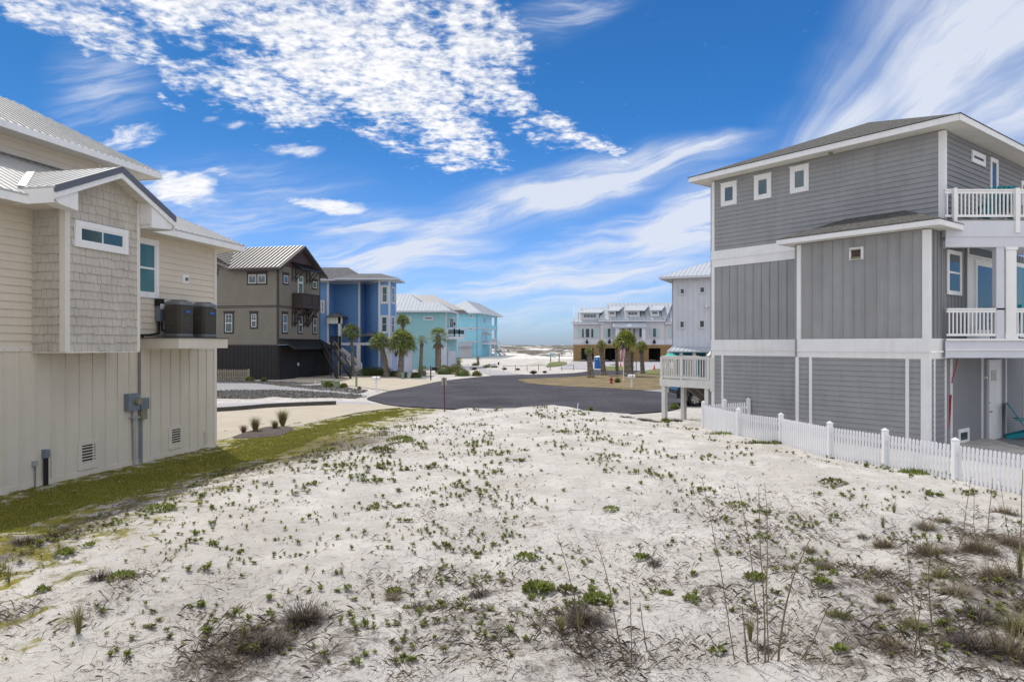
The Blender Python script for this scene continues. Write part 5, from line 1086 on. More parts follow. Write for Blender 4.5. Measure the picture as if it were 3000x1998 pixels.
m = MB(); m.ext(A2, [(4.2, 9.0 - 2.6), (8.5, 9.0 - 3.3), (8.5, 9.0 - 3.2), (4.2, 9.0 - 2.5)], 0, 1.6); m.build('door_canopy', M_whitewall, t); m = MB(); m.fbox(A2, 5.2, 6.6, 4.15, 6.2, .02, .1); m.build('door', M_whitewall, t)
m = MB(); m.fbox(A2, 4.0, 9.0, 3.3, 3.7, .05, 2.4); 
for s_ in (4.1, 8.8): m.fbox(A2, s_, s_ + .2, 0, 3.3, 2.1, 2.3)
m.build('stair_landing', M_whitewall, t); m = MB(); p1 = A2.p(9.0, 3.5, 1.2); p2 = A2.p(15.0, .1, 2.4)
for e_ in (0, 1.4): m.bar(p1 + Vector((e_, -e_ * .2, 0)), p2 + Vector((e_, -e_ * .2, 0)), .12, .5); m.bar(p1 + Vector((e_, -e_ * .2, 1.0)), p2 + Vector((e_, -e_ * .2, 1.0)), .12, .15)
for i in range(24): a = A2.p(4.1 + i * .2, 3.7, 2.35); m.bar(a, a + Vector((0, 0, .95)), .06, .06)
m.bar(A2.p(4, 4.65, 2.35), A2.p(9, 4.65, 2.35), .1, .12); m.build('stair_railing', M_whitewall2, t); m = MB()
for i in range(14): a = p1.lerp(p2, (i + .5) / 14); m.bar(a, a + Vector((1.4, -.28, 0)), .34, .08)
m.build('tread', M_deckwood, t)
m = MB(); m.box(pxX(1337, 160), pxX(1343, 160), 160, 162, 5.5 - 1.8 + .0, 11); m.build('projecting_corner', M_aqua, t)
# ================================================================== pale townhouses on a slatted timber base
TH = Fr(((1680 - 1500) / 2000 * 134.5, 134.5), (.9965, -.083)); d0 = math.hypot(.922, .387)
t = h7 = thing('townhouse', 'long pale townhouse with dormers over a slatted timber garage floor', 'house', (TH.o[0], TH.o[1], 0))
def s5(x): return TH.sx(Z5(x, 0)[0])
sA, sB, sC, sE = s5(252), s5(500), s5(1083), s5(1290); zg = TH.hit(*Z5(500, 783))[1]; 
zL = TH.hit(*Z5(300, 578))[1]; zC = TH.hit(*Z5(700, 555))[1]; zRL = 4.5
m = MB(); m.battens(TH, [(sA, zg), (sB, zg), (sB, zL), (sA, zL)], 0, .5, .08, .04); m.battens(TH, [(sB, zg), (sC, zg), (sC, zC), (sB, zC)], .35, .5, .08, .04); m.battens(TH, [(sC, zg), (sE, zg), (sE, zL), (sC, zL)], 0, .5, .08, .04)
Tl = TH.left(sA); m.ext(Tl, [(-9, zg), (0, zg), (0, zL), (-4.5, zL + 3.4), (-9, zL)], -.1, 0); m.build('board_wall', M_whitewall2, t)
m = MB(); m.fbox(TH, sA - .1, sB, zg, zg + .95, -.02, .06); m.fbox(TH, sB, sC, zg, zg + .95, .34, .42); m.fbox(TH, sC, sE, zg, zg + .95, 0, .06); m.build('band_board', M_whitewall, t)
# slats with three openings
ops = [(s5(322), s5(435)), (s5(540), s5(636)), (s5(940), s5(1048))]; zo = zg - (820 - 783) / 3.136 / 2000 * 134; m = MB(); z = .0
while z < zg - .05:
    edges = [sA - .1] + [e for o_ in ops for e in o_] + [sE]
    if z > zo - .1: edges = [sA - .1, sE]
    for i in range(0, len(edges), 2): m.fbox(TH, edges[i], edges[i + 1], z, z + .19, .36, .42)
    z += .235
m.build('slat_screen', M_slat, t)
m = MB()
for a, b in [(sA, ops[0][0]), (ops[0][1], ops[1][0]), (ops[1][1], ops[2][0]), (ops[2][1], sE)]: m.fbox(TH, a + .02, b - .02, 0, zg - .01, .2, .35)
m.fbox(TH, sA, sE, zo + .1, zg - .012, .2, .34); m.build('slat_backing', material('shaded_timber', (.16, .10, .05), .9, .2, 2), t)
m = MB(); m.fbox(TH, sA, sE, zg - .3, zg - .02, -12, .1)
for s_ in [sA + 2.6 + i * 2.4 for i in range(9)]:
    for n_ in (-4, -8, -11.8): m.fbox(TH, s_, s_ + .4, 0, zg - .3, n_ - .4, n_)
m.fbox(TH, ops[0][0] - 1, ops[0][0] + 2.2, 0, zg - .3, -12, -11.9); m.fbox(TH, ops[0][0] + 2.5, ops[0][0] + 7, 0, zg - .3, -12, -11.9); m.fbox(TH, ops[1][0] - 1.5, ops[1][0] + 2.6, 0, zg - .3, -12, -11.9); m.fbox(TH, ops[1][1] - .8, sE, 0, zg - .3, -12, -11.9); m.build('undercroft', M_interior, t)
rf = MB(); fa = MB(); kk = .42
def throof(a, b, z, zr_, n0, dd):
    e = [TH.p(a, z, n0), TH.p(b, z, n0), TH.p(b, zr_, n0 - dd), TH.p(a, zr_, n0 - dd)]; sh = Vector((kk * dd * .92, 0, 0)); e[2] += sh; e[3] += sh; rf.slab(e, .15); rf.ribs(e, .8, .14, .12)
    bk_ = [TH.p(b, z, n0 - 2 * dd) + sh * 2, TH.p(a, z, n0 - 2 * dd) + sh * 2, e[3], e[2]]; rf.slab(bk_, .15); fa.fbox(TH, a, b, z - .4, z - .16, n0 - .2, n0 - .02)
zRC = 3.3 + (1009 - 889) / 2000 * 140; zRLf = 3.3 + (1009 - 903.5) / 2000 * 140
throof(s5(232), sB + .8, zL, zRLf, .6, 5.0); throof(s5(478), s5(1093), zC, zRC, 1.0, 5.6); throof(sC + .1, sE, zL, zRLf, .6, 5.0)
rf.build('metal_roof', M_metalw, t); fa.build('fascia', M_whitewall, t)
def dormer(x0, x1, yt, yb, xf0, xf1, yw, n_, nf):
    a, zt_ = TH.hit(*Z5(x0, yb), nf); b = TH.sx(Z5(x1, 0)[0], nf); a2, zb_ = TH.hit(*Z5(xf0, yw), nf); b2 = TH.sx(Z5(xf1, 0)[0], nf); rise = (yb - yt) / 3.136 / 2000 * 138 + .1
    m = MB(); m.ext(TH, [(a2, zb_ - .3), (b2, zb_ - .3), (b2, zt_), (a2, zt_)], nf - 3.6, nf); w = m.build('dormer', M_whitewall2, t)
    m = MB(); e = [TH.p(a, zt_, nf + .35), TH.p(b, zt_, nf + .35), TH.p(b, zt_ + rise, nf - 3.4) + Vector((1.2, 0, 0)), TH.p(a, zt_ + rise, nf - 3.4) + Vector((1.2, 0, 0))]; m.slab(e, .14); m.ribs(e, .6, .04, .05); m.build('dormer_roof', M_metalw, w)
    wd = (b2 - a2); pw = min(1.0, wd * .62 / n_)
    c_ = (a2 + b2) / 2
    for i in range(n_):
        s_ = c_ + (i - n_ / 2) * pw * 1.08; q = MB(); q.fbox(TH, s_ + .04, s_ + pw, zb_ + .25, zt_ - .35, nf, nf + .05); q.build('window', M_glass if n_ < 4 else M_glassgrey, w)
    return
dormer(300, 505, 455, 490, 316, 488, 545, 4, -.2); dormer(556, 668, 430, 472, 570, 640, 515, 1, .2); dormer(710, 905, 422, 470, 730, 860, 520, 3, .2); dormer(948, 1060, 422, 467, 962, 1038, 512, 1, .2)
def thw(x0, x1, y0=633, y1=722, n=0): 
    (a, z1_), (b, z0_) = TH.hit(*Z5(x0, y0), n), TH.hit(*Z5(x1, y1), n); return window(TH, a, b, z0_, z1_, t, n + .04, tw=.1, trim=M_whitewall, sash=M_darktrim, fr=.06, t=.08)
thw(324, 352); thw(358, 402); thw(409, 438); thw(560, 596, 631, 720, .35); thw(976, 1014, 629, 719, .35); thw(692, 728, 631, 720, .35); thw(850, 882, 629, 719, .35); thw(755, 780, 629, 730, .35); thw(796, 822, 629, 730, .35)
m = MB()
for x0, x1, n_ in ((294, 320, 0), (441, 470, 0), (536, 558, .35), (598, 620, .35), (952, 974, .35), (1018, 1040, .35), (1128, 1152, 0)):
    (a, z1_), (b, z0_) = TH.hit(*Z5(x0, 633), n_), TH.hit(*Z5(x1, 721), n_); m.fbox(TH, a, b, z0_, z1_, n_ + .04, n_ + .1)
m.build('shutter', M_shutter, t)
(a, z1_), (b, z0_) = TH.hit(*Z5(615, 590), 2.2), TH.hit(*Z5(925, 615), 2.2); m = MB(); e = [TH.p(a, z0_, 2.4), TH.p(b, z0_, 2.4), TH.p(b, z0_ + .9, .4), TH.p(a, z0_ + .9, .4)]; m.slab(e, .3); m.ribs(e, .6, .04, .05); m.build('portico_roof', M_metalw, t)
m = MB()
for x in (638, 880): s_ = TH.sx(Z5(x, 0)[0], 2.1); m.fbox(TH, s_, s_ + .7, zg + .9, z0_ - .3, 1.6, 2.1)
m.build('portico_column', M_whitewall, t)
m = MB()
for x in (375, 580, 992): s_ = TH.sx(Z5(x, 0)[0], .4); m.fbox(TH, s_ - .25, s_ + .25, zg + .2, zg + .75, .42, .9); m.fbox(TH, s_ - .08, s_ + .08, zg + .75, zg + 1.1, .42, .6)
m.build('barn_lamp', M_black, t)
# ================================================================== white tower house behind the grey one
YW = 68.; WH = Fr((pxX(1969, YW), YW), (.608, -.794)); t = h8 = thing('white_house', 'tall white board and batten house seen between the townhouse and grey house', 'house', (WH.o[0], WH.o[1], 0))
(a_, zwt) = WH.hit(*Z5(1160, 180)); zwb = WH.hit(*Z5(1160, 808))[1]
WH = Fr(WH.o, (.9, -.436)); LW = 9.0
m = MB(); m.battens(WH, [(0, zwb), (LW, zwb), (LW, zwt), (0, zwt)], 0, .52, .06, .04); m.ext(WH.left(0), [(-8, zwb), (0, zwb), (0, zwt), (-8, zwt)], -.1, 0); m.build('board_wall', M_whitewall, t)
rf = MB(); fa = MB(); hip(WH, -1.1, LW + 1, -9, .8, zwt + .18, .42, rf, fa, fa, .08, .22, .42); rf.build('metal_roof', M_metalw, t); fa.build('fascia', M_whitewall, t)
for x0, y0, x1, y1 in ((1225, 262, 1280, 325), (1405, 248, 1466, 313), (1222, 560, 1278, 636), (1403, 554, 1464, 634)):
    (a, z1_), (b, z0_) = WH.hit(*Z5(x0, y0)), WH.hit(*Z5(x1, y1)); window(WH, a, b, z0_, z1_, t, .04, tw=.10, trim=M_whitewall, sash=M_white, t=.06, fr=.03)
s_, z_ = WH.hit(*Z5(1480, 433)); m = MB(); m.tube([WH.p(s_, z_, .04), WH.p(s_, z_, .35)], .16, 10); m.build('wall_lamp', M_offwhite, t)
(a, z1_), (b, z0_) = WH.hit(*Z5(1110, 842), 1.8), WH.hit(*Z5(1440, 842), 1.8); m = MB(); e = [WH.p(a, z1_, 1.8), WH.p(LW, z1_, 1.8), WH.p(LW, zwb + .05, .05), WH.p(0, zwb + .05, .05)]; m.slab(e, .12); m.ribs(e, .42, .04, .05); m.build('porch_roof', M_metalw, t)
m = MB(); m.siding(WH, [(0, 0), (LW, 0), (LW, zwb), (0, zwb)], -.4, .2, .02); m.build('lower_wall', material('teal_blue_wall', (.015, .20, .30), .7, .1, 1), t)
m = MB(); s_ = -.2
while s_ < LW: m.fbox(WH, s_, s_ + .3, 0, z1_ - .1, 1.2, 1.5); s_ += 1.25
m.build('porch_post', M_whitewall, t)
t = thing('beach_umbrella', 'turquoise folded awning by the porch of the white house', 'umbrella', (pxX(1957, 64), 64, 0)); m = MB(); p = atY(*Z5(1125, 870), 64); m.lathe((p.x + .2, p.y, 0), [(.62, p.z - .45), (.55, p.z - .15), (.3, p.z + .02), (.05, p.z + .08)], 10); m.build('canopy', material('turquoise_cloth', (.03, .42, .36), .8, .1, 2), t); m = MB(); m.tube([(p.x, p.y, 0), (p.x, p.y, p.z + .3)], .04); m.build('pole', M_offwhite, t)
# ================================================================== palms
def frond_fan(m, base, dirv, plen, fr, nseg=13, droop=.35):
    d = dirv.normalized(); tip = base + d * plen + Vector((0, 0, -plen * .12)); side = d.cross(Vector((0, 0, 1)))
    if side.length < .05: side = Vector((1, 0, 0))
    side.normalize(); upv = side.cross(d).normalized(); m.mi = 1; m.bar(base, tip, .035, .02); m.mi = 0
    for i in range(nseg):
        a = (i / (nseg - 1) - .5) * 3.6 + U(-.08, .08); L_ = fr * (1 - .28 * abs(a) / 1.8) * U(.85, 1.1); dr = (d * math.cos(a) + side * math.sin(a)).normalized(); w = upv.cross(dr).normalized() * fr * .055
        mid = tip + dr * L_ * .55 + upv * .03; end = tip + dr * L_ + Vector((0, 0, -droop * L_ * U(.6, 1.5)))
        m.face([tip, mid - w, end, mid + w])
def palm(Y, bx, by, cx, cy, cr, label, n=46, mat=M_palm, lean=None, dead=6, rt=.17, skirt=.0, bare=False, grp='palms round the cul-de-sac', shape=1.0, seg=13):
    b = atY(bx, by, Y); c = atY(cx, cy, Y); b.z = 0; r = cr / 2000 * Y; t = thing('palm_tree', label, 'palm', (b.x, b.y, 0), grp)
    m = MB(); pts = []; rd = []; k = 16; top = c + Vector((0, 0, -r * .25))
    for i in range(k):
        f = i / (k - 1.); p = b.lerp(top, f); p.x += math.sin(f * 3.14) * (lean or 0); pts.append(p); rd.append(rt * (1.18 - .3 * f if i > 1 else 1.5 - .15 * i) * (1 + (.07 if i % 2 else -.05)))
    m.tube(pts, rd, 10)
    for i in range(int(150 if not bare else 40)):       # boots: cut leaf bases in a criss-cross
        f = (i + .5) / 150; q = b.lerp(top, f); q.x += math.sin(f * 3.14) * (lean or 0); a = i * 2.4; rr = rt * (1.1 - .3 * f); e = Vector((math.cos(a), math.sin(a), 0)); s_ = Vector((-e.y, e.x, 0)) * .05
        A = q + e * rr * .9; m.face([A - s_, A + s_, A + e * .07 + Vector((0, 0, .11)) + s_ * .5, A + e * .07 + Vector((0, 0, .11)) - s_ * .5])
    m.build('trunk', M_bark, t, smooth=False)
    m = MB(); hub = c + Vector((0, 0, -r * .15))
    for i in range(n):
        a = i * 2.39996 + U(-.2, .2); el = math.asin(max(-1, min(1, 1 - 1.5 * (i + .5) / n))) * shape; d = Vector((math.cos(a) * math.cos(el), math.sin(a) * math.cos(el), math.sin(el)))
        frond_fan(m, hub + d * .05, d, r * U(.45, .62), r * U(.42, .55), seg, .45 - .25 * math.sin(el))
    m.build('crown', [mat, M_stalk], t)
    if dead:
        m = MB()
        for i in range(dead):
            a = U(0, 6.28); d = Vector((math.cos(a) * .5, math.sin(a) * .5, -.9)); frond_fan(m, hub + Vector((0, 0, -.1)), d, r * .45, r * .35, 9, .5)
        m.build('dead_fronds', [M_palmdead, M_stalk], t)
    return t
palm(72, 1035, 1100, 1029, 968, 33, 'slender palm in front of the porch stairs of the blue house', rt=.15)
palm(70, 1132, 1102, 1114, 996, 36, 'leaning cabbage palm in front of the blue garage side', lean=.15, rt=.24, n=60)
palm(69, 1172, 1104, 1178, 994, 49, 'stout cabbage palm with the widest crown before the white garage doors', rt=.27, n=90, dead=10)
palm(86, 1181, 1090, 1180, 935, 24, 'tall palm rising between the blue and seafoam houses', rt=.2, n=60)
palm(80, 1232, 1086, 1236, 994, 19, 'thin palm with a small crown beside the seafoam wall', rt=.2, n=18)
palm(67, 1731, 1110, 1726, 1026, 15, 'scruffy leftmost palm of the island with a ragged dark crown', rt=.27, n=34, dead=12, mat=M_palm)
palm(72, 1769, 1103, 1761, 1008, 19, 'palm beside the blue portable toilet with a pale green crown', rt=.24, n=44, mat=M_palmy)
palm(74, 1808, 1101, 1806, 1004, 17, 'thin trunked palm just left of the flagpole', rt=.16, n=44, mat=M_palmy)
palm(70, 1841, 1105, 1833, 990, 37, 'big round crowned palm right behind the flag', rt=.34, n=110, mat=M_palmy, dead=12)
palm(71, 1851, 1101, 1852, 1033, 12, 'small young palm tucked behind the big palm trunk', rt=.14, n=26, mat=M_palmy, dead=4)
palm(76, 1883, 1097, 1879, 1012, 22, 'rightmost palm of the island nearest the white house', rt=.22, n=54, mat=M_palmy, dead=10)
# feather-leaved fan palm with separate fronds
def fanpalm(Y, bx, by, cx, cy, cr, label, n, rt, grp='palms round the cul-de-sac'):
    b = atY(bx, by, Y); b.z = 0; c = atY(cx, cy, Y); r = cr / 2000 * Y; t = thing('palm_tree', label, 'palm', (b.x, b.y, 0), grp); m = MB(); m.tube([b.lerp(c, i / 9.) for i in range(10)], [rt * (1.25 - .02 * i + (.08 if i % 2 else 0)) for i in range(10)], 10); m.build('trunk', M_bark, t)
    m = MB()
    for i in range(n):
        a = i * 2.4; el = 1.25 - 1.75 * (i + .5) / n; d = Vector((math.cos(a) * math.cos(el), math.sin(a) * math.cos(el), math.sin(el))); frond_fan(m, c, d, r * .62, r * .5, 15, .25)
    m.build('crown', [M_palm, M_stalk], t); m = MB()
    for i in range(14): a = i * 2.4; frond_fan(m, c - Vector((0, 0, .3)), Vector((math.cos(a) * .55, math.sin(a) * .55, -.8)), r * .6, r * .35, 9, .4)
    m.build('dead_fronds', [M_palmdead, M_stalk], t); return t
fanpalm(81, 1284, 1082, 1284, 985, 34, 'open crowned fan palm with separate fronds before the seafoam wall', 30, .30)
fanpalm(72, 1237, 1101, 1237, 1086, 22, 'stubby young palm with arching fronds beside the green utility boxes', 14, .35)
fanpalm(84, 1344, 1080, 1344, 1057, 14, 'small spiky palm by the little white picket fence', 18, .2)
fanpalm(110, 1402, 1062, 1400, 1050, 10, 'low spiky plant in front of the aqua house', 16, .15)
# ================================================================== shrubs
def leafblob(m, c, rx, ry, rz, n, s):
    for i in range(n):
        a = U(0, 6.28); zz_ = U(-.1, 1) ; rr = math.sqrt(max(0, 1 - zz_ * zz_)) * U(.75, 1.05); k = 1 + .18 * mn.noise(Vector((a * 1.3 + c.x, zz_ * 2, c.y))); p = c + Vector((rx * rr * math.cos(a) * k, ry * rr * math.sin(a) * k, rz * zz_ * k * U(.85, 1.05)))
        d = Vector((U(-1, 1), U(-1, 1), U(-.3, 1))).normalized() * s * U(.6, 1.3); e = d.cross(Vector((U(-1, 1), U(-1, 1), U(-1, 1)))).normalized() * s * .3
        m.face([p, p + d * .5 + e, p + d, p + d * .5 - e])
def shrub(px, py, rpx, hpx, label, mat=None, Y=None, n=900, grp=None, s=.11, spiky=False):
    c = at(px, py) if Y is None else atY(px, py, Y); c.z = max(0, gz(c.x, c.y)); r = rpx / 2000 * c.y; h = hpx / 2000 * c.y; t = thing('shrub', label, 'shrub', c, grp); m = MB()
    if spiky:
        for i in range(n):
            a = U(0, 6.28); el = U(.35, 1.5); L_ = U(.6, 1.1); q = Vector((math.cos(a) * math.cos(el) * r, math.sin(a) * math.cos(el) * r, math.sin(el) * h)) * L_; e = Vector((-math.sin(a), math.cos(a), 0)) * .012; b = c + Vector((U(-1, 1), U(-1, 1), 0)) * r * .15
            m.face([b - e, b + e, b + q * .6 + e * .8 + Vector((0, 0, h * .08)), b + q - Vector((0, 0, h * .05))])
    else:
        for k in range(4): leafblob(m, c + Vector((U(-.3, .3) * r, U(-.3, .3) * r, 0)), r * U(.7, .95), r * .7, h * U(.85, 1.0), n // 4, s)
        core = MB(); core.lathe(c, [(r * .75, 0), (r * .72, h * .35), (r * .5, h * .65), (r * .2, h * .8)], 10); core.build('core', M_shrubg if mat is None else mat, t)
    m.build('foliage', mat or M_shrub, t); return t
G1 = 'shrubs along the driveways'
shrub(673, 1114, 10, 12, 'round green shrub by the wooden picket fence, leftmost', grp=G1, n=500); shrub(731, 1117, 11, 14, 'dry topped shrub in front of the charcoal wall', grp=G1, n=500); shrub(773, 1119, 9, 12, 'yellowish shrub right of the small wall vent of the brown house', grp=G1, n=500)
shrub(963, 1135, 14, 17, 'shrub on the left side of the green electrical cabinet', grp=G1); shrub(1007, 1137, 12, 14, 'brownish shrub right of the green electrical cabinet', grp=G1, n=600); shrub(1053, 1142, 8, 12, 'small dry shrub at the foot of the green marker post', grp=G1, n=500, spiky=True, mat=M_drygreen)
t = thing('hedge', 'long low dark green hedge in front of the blue house', 'hedge', (pxX(1095, 72.5), 72.5, 0)); m = MB()
for i in range(9): leafblob(m, Vector((pxX(1066 + i * 9, 72.5), 72.5, 0)), .75, .9, .88 * U(.85, 1.05), 480, .1)
m.build('foliage', M_shrubg, t); m = MB(); m.box(pxX(1064, 72.5), pxX(1140, 72.5), 72.1, 73.1, 0, .6); m.build('core', M_shrubg, t)
shrub(1158, 1098, 17, 15, 'dark hedge shrub between the two cabbage palm trunks', M_shrubg, Y=71, grp=G1); shrub(1216, 1106, 17, 14, 'dark low shrub beside the dark green bin', M_shrubg, grp=G1)
G2 = 'rounded shrubs at the bend of the road'
shrub(1302, 1096, 27, 26, 'largest rounded yellow green shrub at the road bend', n=2200, grp=G2); shrub(1335, 1090, 24, 24, 'rounded shrub behind the big ones beside the white picket fence', n=1200, grp=G2); shrub(1355, 1101, 24, 22, 'rounded yellow green shrub in the middle of the bend row', n=1800, grp=G2); shrub(1396, 1101, 15, 15, 'smallest shrub at the right end of the bend row', n=900, grp=G2)
shrub(1438, 1076, 26, 9, 'low wide green bush in front of the aqua house drive', n=900); shrub(1392, 1071, 12, 8, 'dark low bush left of the wide green bush', M_shrubg, n=400)
G3 = 'dead dark bushes on the sandy verge'
for px, py, r_, h_, lb in ((1478, 1084, 9, 9, 'small dark dry bush on the verge, first right of the white mailbox'), (1517, 1085, 9, 8, 'grey dry bush on the verge behind the rope'), (1563, 1096, 14, 13, 'largest dark dry bush at the far road edge'), (1596, 1093, 10, 8, 'low dry bush right of the largest one at the far road edge'), (1390, 1084, 10, 9, 'grey twiggy bush behind the right end of the shrub row')): shrub(px, py, r_, h_, lb, M_twig, n=420, spiky=True, grp=G3)
shrub(1809, 1122, 12, 17, 'round dry grass tussock beside the red hydrant', M_drygreen, n=900, spiky=True)
shrub(1731, 1206, 12, 18, 'small dark green spiky plant at the near road edge', M_palm, n=160, spiky=True)
shrub(1975, 1197, 13, 12, 'bright green weed at the road edge beside the deck posts', M_leafg, n=260)
shrub(1950, 1240, 9, 6, 'small bright green plant at the base of the outer deck post', M_leafg, Y=27.2, n=200)
# ornamental grasses in a mulch bed
q = [B2(*p) for p in ((240, 685), (400, 688), (600, 676), (700, 650), (768, 610), (700, 590), (540, 598), (380, 635), (280, 665))]; mb = [g(p) for p in q]; m = MB(); mb2 = ccw([tuple(a) for a in spline([Vector(a) for a in mb], 5)]); cx_ = sum(p[0] for p in mb2) / len(mb2); cy_ = sum(p[1] for p in mb2) / len(mb2)
for i in range(len(mb2)):
    a, b = mb2[i], mb2[(i + 1) % len(mb2)]; m.face([(a[0], a[1], .015), (b[0], b[1], .015), (b[0] * .7 + cx_ * .3, b[1] * .7 + cy_ * .3, .10), (a[0] * .7 + cx_ * .3, a[1] * .7 + cy_ * .3, .10)]); m.face([(a[0] * .7 + cx_ * .3, a[1] * .7 + cy_ * .3, .10), (b[0] * .7 + cx_ * .3, b[1] * .7 + cy_ * .3, .10), (cx_, cy_, .13)])
tag(m.build('mulch_bed', M_mulch), kind='structure')
G5 = 'ornamental grasses in the mulch bed'
def grass(px, py, h, r, n, label, mat, grp=None, Y=None, name='ornamental_grass', cat='grass clump', w=.006):
    c = at(px, py) if Y is None else atY(px, py, Y); c.z = gz(c.x, c.y) if Y is None else gz(c.x, c.y); t = thing(name, label, cat, c, grp); m = MB()
    for i in range(n):
        a = U(0, 6.28); sp = U(0, 1) ** .7 * r; L_ = h * U(.55, 1.08); e = Vector((-math.sin(a), math.cos(a), 0)) * w; b = c + Vector((math.cos(a), math.sin(a), 0)) * r * .12 * R() - Vector((0, 0, .02)); m1 = b + Vector((math.cos(a) * sp * .35, math.sin(a) * sp * .35, L_ * .6)); tp = b + Vector((math.cos(a) * sp, math.sin(a) * sp, L_ * U(.8, 1)))
        m.face([b - e, b + e, m1 + e * .8, m1 - e * .8]); m.face([m1 - e * .8, m1 + e * .8, tp])
    m.build('blades', mat, t); return t
for x, y, hh, rr, nn, lb, mt in ((335, 655, .42, .28, 260, 'short brown ornamental grass, leftmost in the mulch bed', M_dry), (435, 648, .72, .34, 420, 'tall green ornamental grass, second in the mulch bed', M_drygreen), (606, 625, .5, .28, 340, 'short green ornamental grass, third in the mulch bed', M_drygreen), (672, 590, .78, .42, 560, 'biggest ornamental grass at the right end of the mulch bed', M_drygreen)):
    p = B2(x, y); grass(p[0], p[1], hh, rr, nn, lb, mt, G5)
# ================================================================== street things
def mailbox(px, ytop, ybase, Y, mat, label, arm=False):
    b = atY(px, ybase, Y); b.z = 0; hgt = (ybase - ytop) / 2000 * Y; t = thing('mailbox', label, 'mailbox', b, 'mailboxes by the road'); m = MB(); m.box(b.x - .05, b.x + .05, b.y - .05, b.y + .05, -.02, hgt - .25); 
    if arm: m.box(b.x - .05, b.x + .05, b.y - .05, b.y + .05, hgt - .25, hgt + .05); m.box(b.x - .05, b.x + .65, b.y - .05, b.y + .05, hgt - .33, hgt - .25)
    m.build('post', mat, t); m = MB(); pr = []; ox = .38 if arm else 0; w = .13
    for i in range(9): a = math.pi * i / 8; pr.append((w * math.cos(a), .12 + w * math.sin(a)))
    pr = [(w, 0)] + pr + [(-w, 0)]
    A = [Vector((b.x + ox - .26, b.y + x, hgt - .25 + z)) for x, z in pr]; Bq = [Vector((b.x + ox + .26, b.y + x, hgt - .25 + z)) for x, z in pr]; m.face(A); m.face(Bq[::-1])
    for i in range(len(A)): k = (i + 1) % len(A); m.face([A[i], Bq[i], Bq[k], A[k]])
    m.build('box', mat, t); m = MB(); m.box(b.x + ox + .05, b.x + ox + .08, b.y - w - .02, b.y - w - .005, hgt - .2, hgt + .02); m.build('flag', M_red if not arm else M_black, t)
mailbox(1102, 1103, 1144, 48.9, M_vinyl, 'white mailbox on a white post beside the tan driveway'); mailbox(1262, 1075, 1113, 63.5, M_black, 'black mailbox on a side arm post near the round shrubs', True); mailbox(1437, 1063, 1097, 75, M_vinyl, 'white mailbox on the far bend by the paved drive', True); mailbox(1850, 1097, 1137, 51.6, M_vinyl, 'white mailbox on the grass island near the flagpole')
m = MB(); b = atY(1462 - 25, 1097, 75)
# sign seen from behind at the sand edge
b = atY(1303, 1195, 33); b.z = gz(b.x, b.y); tp = atY(1301, 1106, 33); t = thing('road_sign', 'back of a small square road sign on a rusty post at the sand edge', 'sign', b); m = MB(); m.bar(b - Vector((0, 0, .1)), tp, .05, .05); m.build('post', M_rust, t); m = MB(); m.box(tp.x - .13, tp.x + .13, tp.y + .03, tp.y + .036, tp.z - .37, tp.z - .01); m.build('plate', M_signback, t)
# hydrant
b = at(1791, 1125); b.z = .05; t = thing('fire_hydrant', 'red fire hydrant on the straw coloured grass island', 'hydrant', b); m = MB(); m.lathe(b, [(.14, 0), (.14, .05), (.09, .06), (.09, .36), (.12, .38), (.12, .42), (.09, .46), (.05, .52), (.02, .56)], 12); m.build('barrel', M_red, t); m = MB(); m.tube([b + Vector((-.17, 0, .3)), b + Vector((.17, 0, .3))], .05, 8); m.tube([b + Vector((0, -.17, .27)), b + Vector((0, 0, .27))], .06, 8); m.build('nozzle', M_red, t)
# flagpole with a drooping flag
Yf = 60.; b = atY(1827, 1117, Yf); b.z = .05; tp = atY(1826, 1003, Yf); t = thing('flagpole', 'white flagpole with a furled stars and stripes flag on the island', 'flagpole', b); m = MB(); m.tube([b, tp], [.035, .02], 8); m.build('pole', M_vinyl, t); m = MB(); m.lathe(tp - Vector((0, 0, .02)), [(.02, 0), (.07, .05), (.07, .09), (.02, .14)], 10); m.build('ball', M_gold, t)
m = MB(); N_ = 13; fw = .55; z0 = tp.z - .12; z1 = H - (940 / 3.136 + 760 - 1009) / 2000 * Yf
for i in range(N_):
    for j in range(14):
        def fp_(u, v_):
            x = tp.x + (v_ - .5) * -.0 + fw * (u - .52) * (.30 + .75 * v_) - .08 * v_ + .05 * math.sin(v_ * 9 + u * 3); return Vector((x, tp.y - .03 + .10 * math.sin(u * 11 + v_ * 5), z0 + (z1 - z0) * v_ + .28 * u * (1 - v_)))
        u0, u1 = i / N_, (i + 1) / N_; v0, v1 = j / 14, (j + 1) / 14; m.mi = 2 if j < 5 else (0 if (i + j // 2) % 2 == 0 else 1); m.face([fp_(u0, v0), fp_(u1, v0), fp_(u1, v1), fp_(u0, v1)])
m.build('flag', [M_flagr, M_flagw, M_flagb], t)
